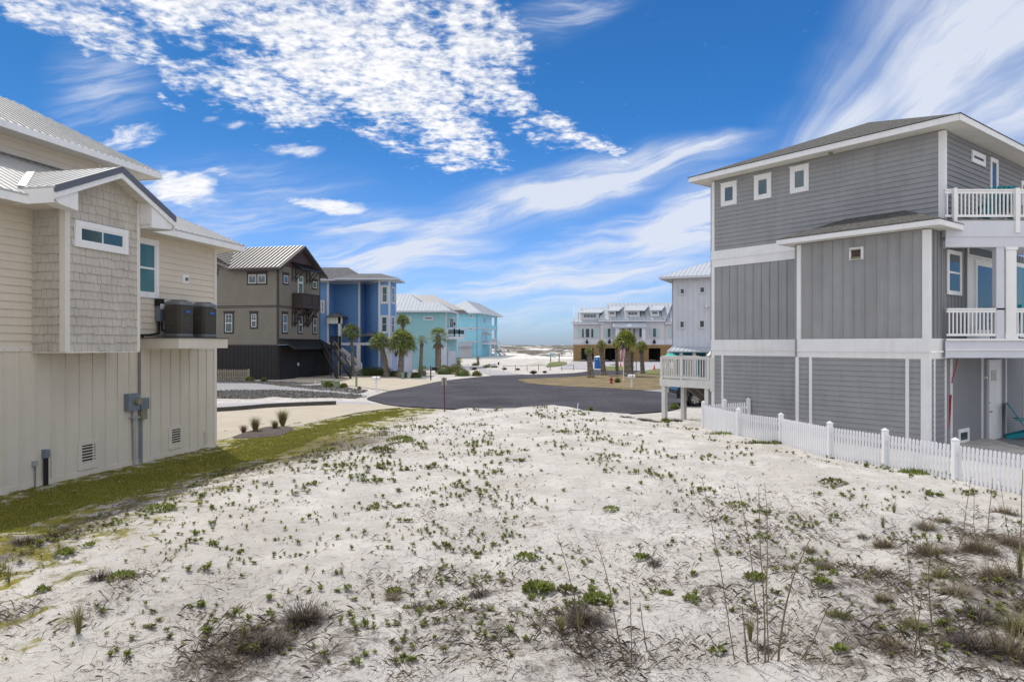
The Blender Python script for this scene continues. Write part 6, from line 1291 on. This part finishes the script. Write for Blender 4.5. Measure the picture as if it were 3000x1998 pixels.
# portable toilet
Yp = 93.; x0, x1 = pxX(1743.5, Yp), pxX(1764, Yp); hp = (1080 - 1043) / 2000 * Yp; t = thing('portable_toilet', 'blue portable toilet with white roof on the paved forecourt', 'portable toilet', (x0, Yp, 0)); w = x1 - x0
m = MB(); m.box(x0, x1, Yp, Yp + w * .95, .06, hp - .2); 
for i in range(5): m.box(x0 + .04 + i * w / 5, x0 + .08 + i * w / 5, Yp - .02, Yp, .15, hp - .3)
m.build('cabin', M_pblue, t); m = MB(); m.plan([(x0 - .02, Yp - .03), (x1 + .02, Yp - .03), (x1 + .02, Yp + w), (x0 - .02, Yp + w)], hp - .2, hp - .14); m.lathe(((x0 + x1) / 2, Yp + w / 2, hp - .14), [(w * .5, 0), (w * .42, .08), (w * .2, .14)], 16); m.build('roof', M_vinyl, t); m = MB(); m.box(x0 - .02, x1 + .02, Yp - .03, Yp + w, 0, .06); m.build('base', M_black, t)
m = MB(); m.box(x0 + .12, x0 + .3, Yp - .03, Yp - .021, hp * .72, hp * .78); m.box(x1 - .35, x1 - .1, Yp - .03, Yp - .021, hp * .68, hp * .78); m.build('placard', M_vinyl, t)
# cones
def cone(px, py, hpx, label):
    b = at(px, py); h = hpx / 2000 * b.y; t = thing('traffic_cone', label, 'cone', b, 'orange cones by the townhouse'); m = MB(); m.lathe(b, [(h * .22, .04), (h * .04, h)], 12); m.build('cone', M_orange, t); m = MB(); m.box(b.x - h * .28, b.x + h * .28, b.y - h * .28, b.y + h * .28, 0, .04); m.build('base', M_orange, t)
cone(1818.5, 1074, 13, 'orange cone left of the flag on the forecourt'); cone(1917, 1084, 16, 'orange cone right of the palms near the deck'); cone(1734, 1081, 14, 'orange cone between the toilet and the scruffy palm')
# small service things
def gbox(px, py, wpx, hpx, mat, label, name='utility_cabinet', cat='utility box', d=.5, lid=True, Y=None):
    b = at(px, py) if Y is None else atY(px, py, Y); b.z = 0; w = wpx / 2000 * b.y; h = hpx / 2000 * b.y; t = thing(name, label, cat, b); m = MB(); m.box(b.x, b.x + w, b.y, b.y + min(d, w * 1.2), 0, h - .05); m.build('body', mat, t)
    if lid: m = MB(); m.box(b.x - .03, b.x + w + .03, b.y - .03, b.y + min(d, w * 1.2) + .03, h - .05, h); m.build('lid', mat, t)
gbox(979, 1138, 13, 22, M_gbox, 'pale green electrical cabinet between two shrubs', Y=51); gbox(940, 1132, 36, 18, M_gbox, 'long low green transformer box behind the shrub', Y=53.5)
gbox(1041, 1134, 5, 29, M_gbox, 'pale green marker post beside the tan drive', 'marker_post', 'post', .2); gbox(1176, 1110, 7, 18, M_gbox, 'pale green pedestal right of the stout palm', 'utility_pedestal', 'utility box', .3); gbox(1184, 1107, 8, 17, M_dgreen, 'dark green bin beside the pale green pedestal', 'bin', 'bin', .5); gbox(1458, 1069, 5, 8, M_dgreen, 'dark green bin on the far sand verge', 'bin', 'bin', .5)
# small white picket fence near the seafoam house
Yk = 82.; t = thing('garden_fence', 'short white picket fence beside the seafoam house', 'fence', (pxX(1333, Yk), Yk, 0)); m = MB(); x = pxX(1333, Yk)
while x < pxX(1370, Yk + 0): m.box(x, x + .07, Yk, Yk + .03, .1, .85); x += .17
m.build('picket', M_vinyl, t); m = MB(); m.box(pxX(1333, Yk), pxX(1371, Yk), Yk + .03, Yk + .06, .25, .33); m.box(pxX(1333, Yk), pxX(1371, Yk), Yk + .03, Yk + .06, .6, .68); m.build('rail', M_vinyl, t); m = MB(); m.box(pxX(1370, Yk), pxX(1374, Yk), Yk - .03, Yk + .12, 0, 1.05); m.build('post', M_vinyl, t)
# signboard and stakes
Ys = 127.; t = thing('signboard', 'pale sign board on two dark posts at the edge of the dunes', 'sign', (pxX(1618, Ys), Ys, 0)); m = MB(); m.box(pxX(1611, Ys), pxX(1626.5, Ys), Ys, Ys + .08, H - 37 / 2000 * Ys, H - 25 / 2000 * Ys); m.build('board', M_shutter, t); m = MB()
for x in (1612, 1637): m.box(pxX(x, Ys), pxX(x, Ys) + .16, Ys + .09, Ys + .2, 0, H - 27 / 2000 * Ys)
m.build('post', M_rust, t); m = MB(); m.box(pxX(1621, Ys), pxX(1628, Ys), Ys - 1, Ys - .95, .8, 1.3); m.build('notice', M_vinyl, t)
b = at(1864, 1093); t = thing('sign_post', 'bare grey metal post right of the big palm', 'post', b); m = MB(); m.bar(b, b + Vector((0, 0, 35 / 2000 * b.y)), .08, .08); m.build('post', M_acgrey, t)
b = atY(1691, 1204, 32.5); b.z = gz(b.x, b.y); m = MB(); m.bar(b - Vector((0, 0, .05)), b + Vector((.04, 0, .38)), .05, .03); tag(m.build('survey_stake', M_vinyl), 'short white wooden stake at the near road edge', 'stake')
# rope line on short posts
t = thing('rope_fence', 'thin rope slung on short posts along the far sand verge', 'rope fence', (pxX(1476, 82), 82, 0)); m = MB(); rp = MB(); prev = None
for i in range(7):
    x = 1476 + i * 34; Yx = 84 + i * .4; p = atY(x, 1078, Yx); m.box(p.x - .04, p.x + .04, Yx - .04, Yx + .04, 0, .75); q = Vector((p.x, Yx, .7))
    if prev: rp.tube([prev, (prev + q) / 2 - Vector((0, 0, .08)), q], .022, 5)
    prev = q
m.build('post', M_deckwood, t); rp.build('rope', M_dgreen, t)
# stone beside the brown house and pipe
m = MB(); b = at(905, 1131); m.plan([(b.x - .9, b.y), (b.x + .2, b.y - .3), (b.x + 1.3, b.y), (b.x + .9, b.y + .8), (b.x - .5, b.y + .8)], 0, .1); tag(m.build('concrete_pad', M_paver), 'pale concrete pad lying in the gravel by the brown house', 'concrete pad')
b = at(924, 1130); m = MB(); m.tube([b, b + Vector((0, 0, .42))], .025, 6); tag(m.build('standpipe', M_vinyl), 'thin white upright pipe beside the concrete pad', 'pipe')
# ================================================================== dark car by the grey house
wc = atY(2037, 1183, 36.5); car = thing('parked_car', 'black pickup parked beside the grey house, only its front wheel showing', 'car', (wc.x, 36.5, 0)); Yc = 36.5; cw = 1.9
def carx(a): return wc.x + a
m = MB(); prof = [(-1.0, .42), (-1.0, .85), (-.85, 1.0), (.7, 1.12), (1.4, 1.75), (3.4, 1.78), (3.9, 1.2), (4.9, 1.15), (4.95, .45)]; Fc = Fr((wc.x, Yc), (1, 0))
body = [(-1.0, .42), (-.48, .42)] + [(.46 * math.cos(a), .36 + .46 * math.sin(a)) for a in [math.pi - .1 - i * (math.pi - .2) / 8 for i in range(9)]] + [(.48, .36), (3.0, .36)] + [(3.5 + .46 * math.cos(a), .36 + .46 * math.sin(a)) for a in [math.pi - .1 - i * (math.pi - .2) / 8 for i in range(9)]] + [(4.0, .42), (4.95, .45), (4.9, 1.15), (3.9, 1.18), (.7, 1.14), (-.85, 1.04), (-1.0, .85)]
for sg in (0,): 
    k = len(body); m.face([Fc.p(a, z, 0) for a, z in body]); m.face([Fc.p(a, z, -cw) for a, z in body[::-1]])
    for i in range(k): a, b = body[i], body[(i + 1) % k]; m.face([Fc.p(a[0], a[1], 0), Fc.p(a[0], a[1], -cw), Fc.p(b[0], b[1], -cw), Fc.p(b[0], b[1], 0)])
m.build('body', M_carpaint, car); m = MB(); m.ext(Fc, [(.8, 1.15), (3.8, 1.15), (3.4, 1.78), (1.5, 1.78)], -cw + .1, -.1); m.build('cabin', M_glass, car)
for wx in (0, 3.5):
    for ny_ in (0, -cw + .25):
        p = Fc.p(wx, .36, ny_ - .22); q = Fc.p(wx, .36, ny_ + .02); m = MB(); m.tube([p, p.lerp(q, .1), p.lerp(q, .9), q], [.33, .36, .36, .32], 24); wl_ = m.build('wheel', M_black, car)
        m = MB(); m.tube([q - Vector((0, -.005, 0)), q + Vector((0, -.012, 0))], [.235, .23], 20); rm = m.build('rim', M_acgrey, wl_); m = MB()
        for i in range(6):
            a = i * math.pi / 3 + .2; e = Vector((math.cos(a), 0, math.sin(a))); m.bar(q + Vector((0, -.02, 0)) + e * .03, q + Vector((0, -.02, 0)) + e * .22, .06, .02, Vector((0, 1, 0)))
        m.build('spokes', M_chrome, wl_)
m = MB(); m.fbox(Fc, -1.04, -.98, .45, .62, -cw + .05, -.05); m.build('bumper', M_chrome, car)
# ================================================================== sand lot plants
def vis(x, y, z=0):
    px = 1500 + 2000 * x / y; py = 1009 + (H - z) * 2000 / y; return px, py
LE = sorted([(g(p)[1], g(p)[0]) for p in [(1262, 1192), (1215, 1212), (1130, 1235), (1050, 1262), (985, 1295), (900, 1335), (760, 1372), (620, 1410), (480, 1470), (340, 1530), (200, 1620), (0, 1735), (-400, 1960)]])
def lawn_right(y):
    if y <= LE[0][0]: return LE[0][1]
    for (a, b), (c, d) in zip(LE, LE[1:]):
        if a <= y <= c: return b + (d - b) * (y - a) / (c - a)
    return LE[-1][1] + .3
def inlot(x, y):
    if x < lawn_right(y) - .3: return False
    if y < 4.8 or y > edgeY(x) - .8: return False
    fx = 7.23 + (25.8 - y) * .284
    if x > fx - .15: return False
    return sdist(LAWN, x, y) < .1
def sprout(seed, n, L_, spread, w, up=.9, stems=2, mats=None):
    random.seed(seed); m = MB()
    for k in range(stems):
        a0 = U(0, 6.28); c = Vector((math.cos(a0), math.sin(a0), 0)) * spread * .35 * (k > 0); hh = L_ * U(.3, .9); m.mi = 1; m.tube([c - Vector((0, 0, .02)), c + Vector((U(-.3, .3) * hh, U(-.3, .3) * hh, hh))], .004, 3, False); m.mi = 0
        for i in range(n // stems):
            a = i * 2.4 + U(-.3, .3); f = U(.2, 1); b = c + Vector((0, 0, hh * f)); el = U(.15, 1.2) * up; l = L_ * U(.6, 1.1); d = Vector((math.cos(a) * math.cos(el), math.sin(a) * math.cos(el), math.sin(el))) * l; e = Vector((-math.sin(a), math.cos(a), 0)) * w * U(.8, 1.2); n_ = d.cross(e).normalized() * w * .35
            m.face([b, b + d * .55 + e + n_, b + d, b + d * .55 - n_ * 0]); m.face([b, b + d * .55 - n_ * 0, b + d, b + d * .55 - e + n_])
    return m
protos = []; 
for i in range(7): protos.append(sprout(50 + i, 16 + 4 * (i % 3), .062, .07, .013, stems=2 + i % 3).mesh('beach_sprout', [M_leafg if i % 3 else M_leafd, M_twig]))
random.seed(11)
cand = []
tries = 0
while len(cand) < 3600 and tries < 90000:
    tries += 1; y = 5.2 + 25 * R() ** .9; x = U(-.8, .8) * y
    if not inlot(x, y): continue
    dn = .46 + 1.0 * mn.noise(Vector((x * .35, y * .3, 11))) + .9 * mn.noise(Vector((x * 1.1, y * .8, 15))) - (.35 if x > 4.5 and y > 11 else 0)
    if R() > dn: continue
    k = 1 if R() < .45 else random.randint(2, 9); sp = U(.08, .38); base = U(.3, .95) * (1.0 if y < 13 else 1.25)
    for q in range(k):
        x2, y2 = x + random.gauss(0, sp), y + random.gauss(0, sp * .8)
        if not inlot(x2, y2): continue
        px, py = vis(x2, y2)
        if -60 < px < 3060 and py < 2080: cand.append((x2, y2, base * U(.5, 1.35) * (1.5 if R() < .04 else 1)))
cand.sort(key=lambda c: -c[2] / c[1])
first = {}; rest = MB()
def add_mesh(mb, me_, loc, rz, s):
    c, sn = math.cos(rz) * s, math.sin(rz) * s; i0 = len(mb.v)
    for v_ in me_.vertices: x, y, z = v_.co; mb.v.append((loc[0] + x * c - y * sn, loc[1] + x * sn + y * c, loc[2] + z * s))
    for p in me_.polygons: mb.f.append(tuple(i0 + k for k in p.vertices)); mb.m.append(p.material_index)
for i, (x, y, s_) in enumerate(cand):
    me_ = protos[i % 7]; z = gz(x, y)
    if i < 290:
        o = bpy.data.objects.new('beach_sprout', me_); COL.objects.link(o); o.location = (x, y, z); o.rotation_euler = (0, 0, U(0, 6.28)); o.scale = (s_, s_, s_ * U(.55, 1.0))
        tag(o, 'small fleshy green beach sprout on the bare white sand', 'beach plant', 'small green sprouts scattered over the sand lot')
    else: add_mesh(rest, me_, (x, y, z), U(0, 6.28), s_)
o = rest.build('beach_sprouts', [M_leafg, M_twig]); tag(o, 'tiny green sprouts strewn over the farther white sand', 'ground cover', kind='stuff')
# bigger plants, singled out
def bigplant(px, py, r, n, L_, label, mat=M_leafg, w=.02, seed=0, h=.3):
    c = at(px, py, .25); c.z = gz(c.x, c.y); random.seed(seed + int(px)); m = MB()
    for i in range(n):
        a = U(0, 6.28); rr = r * math.sqrt(R()); b = c + Vector((rr * math.cos(a), rr * math.sin(a) * .8, h * r * (1 - (rr / r) ** 2) * U(.6, 1.1))); a += U(-.8, .8); el = U(.2, 1.3); l = L_ * U(.6, 1.2); d = Vector((math.cos(a) * math.cos(el), math.sin(a) * math.cos(el), math.sin(el))) * l; e = Vector((-math.sin(a), math.cos(a), 0)) * w; nn = d.cross(e).normalized() * w * .3
        m.face([b, b + d * .55 + e + nn, b + d, b + d * .55]); m.face([b, b + d * .55, b + d, b + d * .55 - e + nn])
    o = m.build('beach_plant', mat, loc=c); tag(o, label, 'beach plant', 'larger green plants on the sand lot'); return o
O = 1.2744
for i, (x, y, r, n, L_, lb, mt) in enumerate([
 (1237, 1380, .17, 260, .085, 'lushest bright green beach plant in the middle foreground', M_leafg), (1372, 1412, .14, 210, .08, 'bright green plant just right of the lushest one', M_leafg), (1304, 1378, .11, 120, .06, 'duller green plant between the two bright clumps', M_leafd), (1325, 1430, .13, 150, .05, 'low dull plant above the dark twig patch in front', M_leafd),
 (280, 1385, .14, 130, .08, 'bright green plant beside dark twigs at lower left', M_leafg), (150, 1305, .12, 90, .08, 'leafy green plant on the left sand below the lawn', M_leafg), (205, 1290, .06, 40, .06, 'small leafy plant right of the left leafy one', M_leafg), (370, 1190, .26, 170, .08, 'wide green plant at the ragged lawn edge', M_leafg), (922, 1022, .42, 240, .11, 'bright green mat plant far up the sand lot', M_leafg), (877, 1055, .34, 160, .10, 'darker mat plant below the bright far one', M_leafd), (1210, 1305, .16, 130, .06, 'triple tuft of green leaves at mid foreground', M_leafg), (1475, 1306, .10, 80, .06, 'compact green tuft right of the middle', M_leafg), (1737, 1385, .11, 110, .07, 'green plant between the tall dry stalks', M_leafg), (1590, 1412, .07, 50, .06, 'small leafy plant left of the stalks', M_leafg), (1888, 1398, .10, 90, .06, 'green tuft right of the tall stalks', M_leafg), (100, 1395, .07, 50, .06, 'small upright plant at far lower left', M_leafg), (1405, 1195, .14, 80, .06, 'flat green tuft beyond mid sand', M_leafg), (1695, 1182, .2, 110, .06, 'green tuft beyond the stalk tips', M_leafg), (1915, 1130, .3, 150, .06, 'low green mat right of mid lot', M_leafd), (1930, 1535, .06, 40, .06, 'small bright plant near the bottom right of centre', M_leafg), (1650, 1530, .06, 40, .06, 'leafy plant at the foot of the stalks', M_leafg), (905, 1375, .09, 70, .06, 'green plant on the left centre dark twigs', M_leafg), (1535, 1395, .05, 40, .05, 'little green tuft left of the small leafy plant', M_leafg)]):
    bigplant(x * O, y * O, r, n, L_, lb, mt, w=.018 if r < .3 else .03, seed=i)
def mat_plant(px, py, wd, n, label, mat=M_leafg):
    c = at(px, py, .08); c.z = .03; random.seed(int(px)); m = MB()
    for i in range(n):
        x = c.x + random.gauss(0, wd); y = c.y + random.gauss(0, .12); b = Vector((x, y, gz(x, y))); a = U(0, 6.28); d = Vector((math.cos(a) * .05, math.sin(a) * .05, U(.02, .12))); e = Vector((-math.sin(a), math.cos(a), 0)) * .02; m.face([b - e, b + e, b + d])
    tag(m.build('mat_plant', mat, loc=c), label, 'beach plant')
mat_plant(2712, 1400, .28, 900, 'green mat plant against the near end of the white fence'); mat_plant(2258, 1309, .38, 500, 'dull green mat plant at the foot of the fence', M_leafd); mat_plant(2105, 1286, .2, 160, 'small green mat left of the fence foot')
# dead twigs lying on the sand
random.seed(23); m = MB(); cnt = 0; tries = 0
while cnt < 11000 and tries < 500000:
    tries += 1; y = 4.9 + 21 * R() ** 1.25; x = U(-.8, .82) * y
    if not inlot(x, y): continue
    px, py = vis(x, y)
    if not (-80 < px < 3080): continue
    d = litter(x, y) * 1.5 * (.3 + max(0, 1.1 + 2.6 * mn.noise(Vector((x * 1.4, y * .9, 37))))) + .06 + .18 * max(0, mn.noise(Vector((x * .6, y * .5, 31)))) * (1.5 if y < 18 else .7)
    if R() > d: continue
    cnt += 1; L_ = U(.025, .13) * (1.0 + (R() < .08) * 2.2); a = U(0, 6.28); z = gz(x, y) + .006; p = Vector((x, y, z)); k = 4; pts = [p]
    up = (R() < .3) * U(.1, .8)
    for j in range(k): a += U(-1.1, 1.1); p = p + Vector((math.cos(a), math.sin(a), up)) * L_ / k; p.z = max(p.z, gz(p.x, p.y) + .004) ; pts.append(p.copy())
    w_ = U(.45, 1.1); m.tube(pts, [.0032 * w_, .003 * w_, .0024 * w_, .0018 * w_, .001], 3, False)
tag(m.build('dead_twigs', M_twig), 'dark dead runners and twigs lying over the sand', 'dead twigs', kind='stuff')
# short upright dry blades and specks
random.seed(29); m = MB(); cnt = 0; tries = 0
while cnt < 16000 and tries < 900000:
    tries += 1; y = 4.9 + 15 * R() ** 1.2; x = U(-.8, .82) * y
    if not inlot(x, y): continue
    px, py = vis(x, y); lt = litter(x, y); d = lt * (1.6 if px > 1900 else 1.1) * max(0, .5 + 3.2 * mn.noise(Vector((x * 1.7, y * 1.0, 41)))) + .01
    if R() > d: continue
    cnt += 1; z = gz(x, y); b = Vector((x, y, z - .005)); a = U(0, 6.28); h = U(.04, .15) * (1 + lt * .6); e = Vector((math.cos(a), math.sin(a), 0)) * .0013; ln = Vector((U(-1.6, 1.6), U(-1.6, 1.6), 1)).normalized() * h; m.mi = 0 if R() < .45 else 1; m.face([b - e, b + e, b + ln * .6 + e, b + ln + Vector((0, 0, -.25 * h * R()))])
tag(m.build('dry_blades', [M_dry, M_twig]), 'short dry grass blades standing in the darker sand patches', 'dry grass', kind='stuff')
# wiry dead bushes and grass tussocks
def tussock(px, py, r, h, n, label, mat, w=.004, name='dead_bush', cat='dead bush', grp='dry tangled clumps on the sand', curl=.5, flat=.0):
    c = at(px, py, .2); c.z = gz(c.x, c.y); random.seed(int(px * 3 + py)); m = MB()
    for i in range(n):
        a = U(0, 6.28); rr = r * R() ** .8; b = c + Vector((math.cos(a) * rr * .55, math.sin(a) * rr * .55, 0)); b.z = gz(b.x, b.y); a2 = a + U(-1, 1); el = U(.1, 1.4) * (1 - flat); l = h * U(.4, 1.1); p = b; k = 3; e = Vector((-math.sin(a2), math.cos(a2), 0)) * w; pts = [b]
        for j in range(k):
            a2 += U(-curl, curl); el -= U(0, curl * .8); p = p + Vector((math.cos(a2) * math.cos(el), math.sin(a2) * math.cos(el), math.sin(el))) * l / k; p.z = max(p.z, gz(p.x, p.y) + .004); pts.append(p.copy())
        for j in range(k): f0, f1 = 1 - j / k, 1 - (j + 1) / k; m.face([pts[j] - e * f0, pts[j] + e * f0, pts[j + 1] + e * f1, pts[j + 1] - e * f1] if f1 > 0 else [pts[j] - e * f0, pts[j] + e * f0, pts[j + 1]])
    tag(m.build(name, mat, loc=c), label, cat, grp)
for q in [(700, 1475, .26, .36, 700, 'tall spiky dead bush in the lower left of centre', M_twig), (610, 1545, .42, .2, 900, 'wide flat mat of dead grass at the bottom left of centre', M_twig), (1345, 1490, .30, .22, 800, 'dark dead mat in front of the two bright green plants', M_twig), (230, 1390, .18, .2, 260, 'dark twiggy patch left of the bright lower left plant', M_twig),
 (1100, 1400, .2, .14, 260, 'low wiry clump in the middle foreground', M_twig), (960, 1425, .18, .14, 220, 'low wiry clump left of middle foreground', M_twig), (905, 1400, .14, .16, 200, 'reddish dead tuft beside the left centre plant', M_dry), (1505, 1330, .16, .14, 160, 'grey wiry clump right of middle', M_twig),
 (1900, 1335, .16, .2, 380, 'brown tussock right of the tall stalks', M_dry), (2030, 1280, .2, .2, 380, 'brown dead grass clump on the right slope', M_dry), (2140, 1300, .28, .26, 560, 'dense brown clump on the right slope', M_dry), (2250, 1310, .34, .3, 800, 'large bristly clump near the right edge', M_dry), (2330, 1290, .26, .3, 560, 'bristly clump at the right edge below the fence', M_dry), (2310, 1210, .3, .22, 420, 'wiry brown patch by the fence at the right edge', M_dry), (2255, 1470, .3, .16, 600, 'dark flat patch at the lower right', M_twig), (2240, 1545, .36, .2, 800, 'dark dense patch at the bottom right corner', M_twig), (2345, 1500, .22, .3, 500, 'upright dry clump at the right edge near the bottom', M_drygreen), (2030, 1430, .12, .14, 220, 'small brown clump lower right of centre', M_dry), (2100, 1490, .16, .14, 260, 'mixed green brown clump at lower right', M_drygreen), (1930, 1480, .2, .12, 300, 'trailing runner clump at lower right of the stalks', M_leafd), (1760, 1540, .1, .1, 120, 'small dead clump at the foot of the stalks', M_twig), (885, 985, .5, .2, 260, 'brown weedy patch on the sand rise near the lawn', M_twig), (60, 1290, .3, .16, 420, 'dark dead patch at the left edge of the lawn', M_twig), (2170, 1235, .16, .16, 260, 'sandy coloured tuft on the right slope', M_drygreen), (2160, 1375, .1, .24, 200, 'green straw tuft on the right slope', M_drygreen), (1985, 1260, .14, .12, 150, 'small wiry tuft above the right slope', M_twig), (765, 1012, .7, .12, 420, 'brown dead patch along the lawn edge', M_twig), (2290, 1375, .3, .34, 420, 'tall brown bristly clump midway down the right edge', M_dry), (2200, 1420, .24, .22, 320, 'brown tangle between the right hand stalks and the edge', M_dry), (2130, 1250, .2, .26, 240, 'straw brown clump below the fence on the right slope', M_dry), (2335, 1560, .3, .36, 420, 'tall dry clump in the very bottom right corner', M_dry), (2050, 1545, .26, .14, 320, 'flat brown patch at the bottom right of the stalks', M_dry), (1860, 1290, .16, .16, 200, 'brown wiry clump above the right slope plants', M_dry)]:
    tussock(q[0] * O, q[1] * O, *q[2:])
for px, py, r_, h_, lb in ((1838, 1232, .5, .26, 'grey dead brush left of the deck posts at the sand edge'), (1890, 1236, .55, .3, 'dark mixed brush at the foot of the outer deck post'), (1925, 1240, .3, .2, 'small brush clump just left of the outer deck post base'), (1978, 1233, .5, .34, 'dense dark brush between the deck posts'), (2028, 1228, .5, .3, 'brown brush under the deck near the wheel')):
    tussock(px, py, r_, h_, 620, lb, M_dry if px % 2 else M_twig, w=.007, grp='dead brush under the deck', curl=.9, flat=.35)
# straw grass tufts
for q in [(180 * O, 1568 * O, .42, .14, 70, 'yellow green grass tuft at the bottom left'), (20 * O, 1400 * O, .3, .1, 40, 'thin straw tuft at the left edge'), (1290 * O, 1575 * O, .22, .10, 90, 'golden grass tuft at the bottom centre'), (1330 * O, 1568 * O, .25, .08, 60, 'thin golden tuft right of the bottom centre tuft'), (1725 * O, 1568 * O, .3, .10, 90, 'leafy base of the tall dry stalks'), (2055 * O, 1240 * O, .28, .12, 60, 'pale straw tuft on the right slope'), (2030 * O, 1275 * O, .26, .1, 50, 'green grass tuft right of centre slope'), (2155 * O, 1355 * O, .2, .08, 60, 'short green tuft on the right slope'), (75 * O, 1345 * O, .14, .1, 30, 'small straw tuft on the left sand'), (785 * O, 1390 * O, .2, .14, 24, 'sparse straw blades left of centre'), (2345 * O, 1420 * O, .5, .12, 90, 'tall green straw grass at the right edge'), (560 * O, 1580 * O, .24, .12, 60, 'green tuft in the dead mat at the bottom')]:
    grass(q[0], q[1], q[2], q[3], q[4], q[5], M_drygreen, 'straw grass tufts on the sand', None, 'grass_tuft', 'grass tuft', .0022)
# tall dry sea-oat stalks
def stalk(pts, label, base=None, r0=.006, head=False):
    Yb = None; b = pts[0]; c = at(b[0], b[1], .2) if b[1] < 1995 else at(b[0], b[1] + 30, .2); Yb = c.y; P3 = []
    random.seed(int(b[0]))
    for i, (x, y) in enumerate(pts): P3.append(atY(x, y, Yb + i * U(-.1, .12)) if i else Vector((c.x, c.y, gz(c.x, c.y) - .03)))
    P3 = spline(P3, 5, False); m = MB(); n_ = len(P3)
    for p in P3[1:-1]: p.x += U(-.004, .004)
    m.tube(P3, [r0 * (1 - .75 * i / n_) for i in range(n_)], 5, False)
    for k in range(4):
        i = int(n_ * U(.05, .5)); p = P3[i]; a = U(0, 6.28); d = Vector((math.cos(a) * .06, math.sin(a) * .06, U(.02, .12))); m.face([p, p + d * .5 + Vector((0, 0, .012)), p + d, p + d * .5])
    if head:
        for k in range(10): p = P3[-1 - k // 3]; a = U(0, 6.28); d = Vector((math.cos(a) * .02, math.sin(a) * .02, .015)); m.face([p, p + d + Vector((0, 0, .008)), p + d * 1.6])
    tag(m.build('dry_stalk', M_stalk, loc=P3[0]), label, 'dry stalk', 'tall dry stalks standing on the near sand')
K5 = lambda x, y: (x / 2.355 + 2000, y / 2.355 + 1400); K4 = lambda x, y: (x / 2.355 + 1000, y / 2.355 + 1500)
ST = [([K5(362, 1400), K5(310, 950), K5(240, 520), K5(135, 0)], 'leftmost tall stalk of the main bunch, bowing left'), ([K5(452, 1400), K5(430, 1100), K5(412, 880)], 'thick broken off stalk in the main bunch'), ([K5(520, 1400), K5(510, 900), K5(450, 400), K5(375, 30)], 'tall stalk leaning left beside the broken one'), ([K5(568, 1400), K5(560, 800), K5(535, 480), K5(525, 60)], 'tall nearly upright stalk in the main bunch'), ([K5(592, 1400), K5(580, 750), K5(585, 300), K5(565, 30)], 'straightest tallest stalk of the main bunch'), ([K5(655, 1400), K5(690, 1000), K5(760, 700), K5(880, 420)], 'thick stalk leaning right from the main bunch'), ([K5(590, 1390), K5(660, 1180), K5(745, 1030), K5(735, 970)], 'short stalk with a bent over tip'),
 ([K5(800, 1395), K5(900, 1120), K5(1010, 870)], 'slanting stalk right of the main bunch'), ([K5(1010, 1400), K5(975, 1250), K5(950, 1130)], 'short leaning stalk at the bottom right of centre'), ([K5(1522, 1400), K5(1495, 1200), K5(1502, 960)], 'short upright stalk at the lower right'), ([K5(1655, 1400), K5(1610, 980), K5(1570, 700), K5(1545, 400)], 'left stalk of the right hand group'), ([K5(1752, 1400), K5(1712, 950), K5(1700, 650), K5(1722, 440)], 'right stalk of the right hand group'), ([K5(1597, 1400), K5(1625, 1000), K5(1662, 650)], 'crossing stalk of the right hand group'), ([K5(2150, 1390), K5(2145, 1150), K5(2110, 1040), K5(2000, 1060)], 'bent over stalk at the lower right'), ([K5(2240, 1400), K5(2275, 1000), K5(2285, 740), K5(2230, 560)], 'leaning stalk near the right edge at the bottom'), ([K5(1860, 635), K5(1925, 430), K5(1960, 200), K5(1988, 0)], 'curved stalk in front of the fence end post'), ([K5(2040, 540), K5(2010, 330), K5(2012, 40)], 'thin stalk in front of the fence pickets, second'), ([K5(2100, 520), K5(2115, 250), K5(2140, 0)], 'thin stalk in front of the fence pickets, third'), ([K5(2295, 640), K5(2240, 350), K5(2190, 20)], 'thin stalk leaning left before the fence at right'), ([K5(2320, 640), K5(2335, 350), K5(2345, -60)], 'thickest stalk at the right edge before the fence'),
 ([K4(1752, 1170), K4(1725, 1000), K4(1690, 850)], 'short stalk left of the main bunch'), ([K4(1952, 1170), K4(1900, 800), K4(1840, 480), K4(1760, 200)], 'long stalk left of the main bunch, bowing left'), ([K4(2005, 1170), K4(2000, 800), K4(1985, 480)], 'upright stalk left of the main bunch'), ([K4(2112, 1160), K4(2090, 850), K4(2060, 620)], 'dark stalk with a withered joint left of the main bunch'), ([K4(1660, 1170), K4(1610, 600), K4(1490, 160)], 'thin faint stalk at the left of the bunch')]
for i, (pts, lb) in enumerate(ST): stalk(pts, lb, r0=.012 if 'thick' in lb else (.0085 if i % 2 else .007), head=i % 3 == 0)
# weathered board in the corner
a = at(2955, 1990, .2); b = at(3010, 1945, .2); m = MB(); m.bar(Vector((a.x, a.y, .2)), Vector((b.x + .15, b.y + .25, .42)), .07, .035); tag(m.build('driftwood', M_deckwood, loc=a), 'weathered broken board lying in the bottom right corner', 'board')
# lawn blades
random.seed(31); m = MB(); cnt = 0; x0 = min(p[0] for p in LAWN); tries = 0
while cnt < 60000 and tries < 900000:
    tries += 1; y = 8 + 28 * R() ** 1.3; x = -12 + 10 * R()
    k = (px_ := 1500 + 2000 * x / y)
    if k < -50: continue
    s_ = sdist(LAWN, x, y)
    if s_ < -2.2: continue
    nn = mn.noise(Vector((x * 1.6, y * 1.6, 2))) + .6 * mn.noise(Vector((x * 5, y * 5, 7)))
    if s_ < .9 and nn < .3 - s_ * .35: continue
    cnt += 1; z = gz(x, y); b = Vector((x, y, z - .003)); a = U(0, 6.28); e = Vector((math.cos(a), math.sin(a), 0)) * .006 * (1 + y / 25); m.face([b - e, b + e, b + Vector((U(-.03, .03), U(-.03, .03), U(.02, .055)))])
tag(m.build('lawn_grass', M_grass), 'short green lawn grass along the tan house wall', 'grass', kind='stuff')
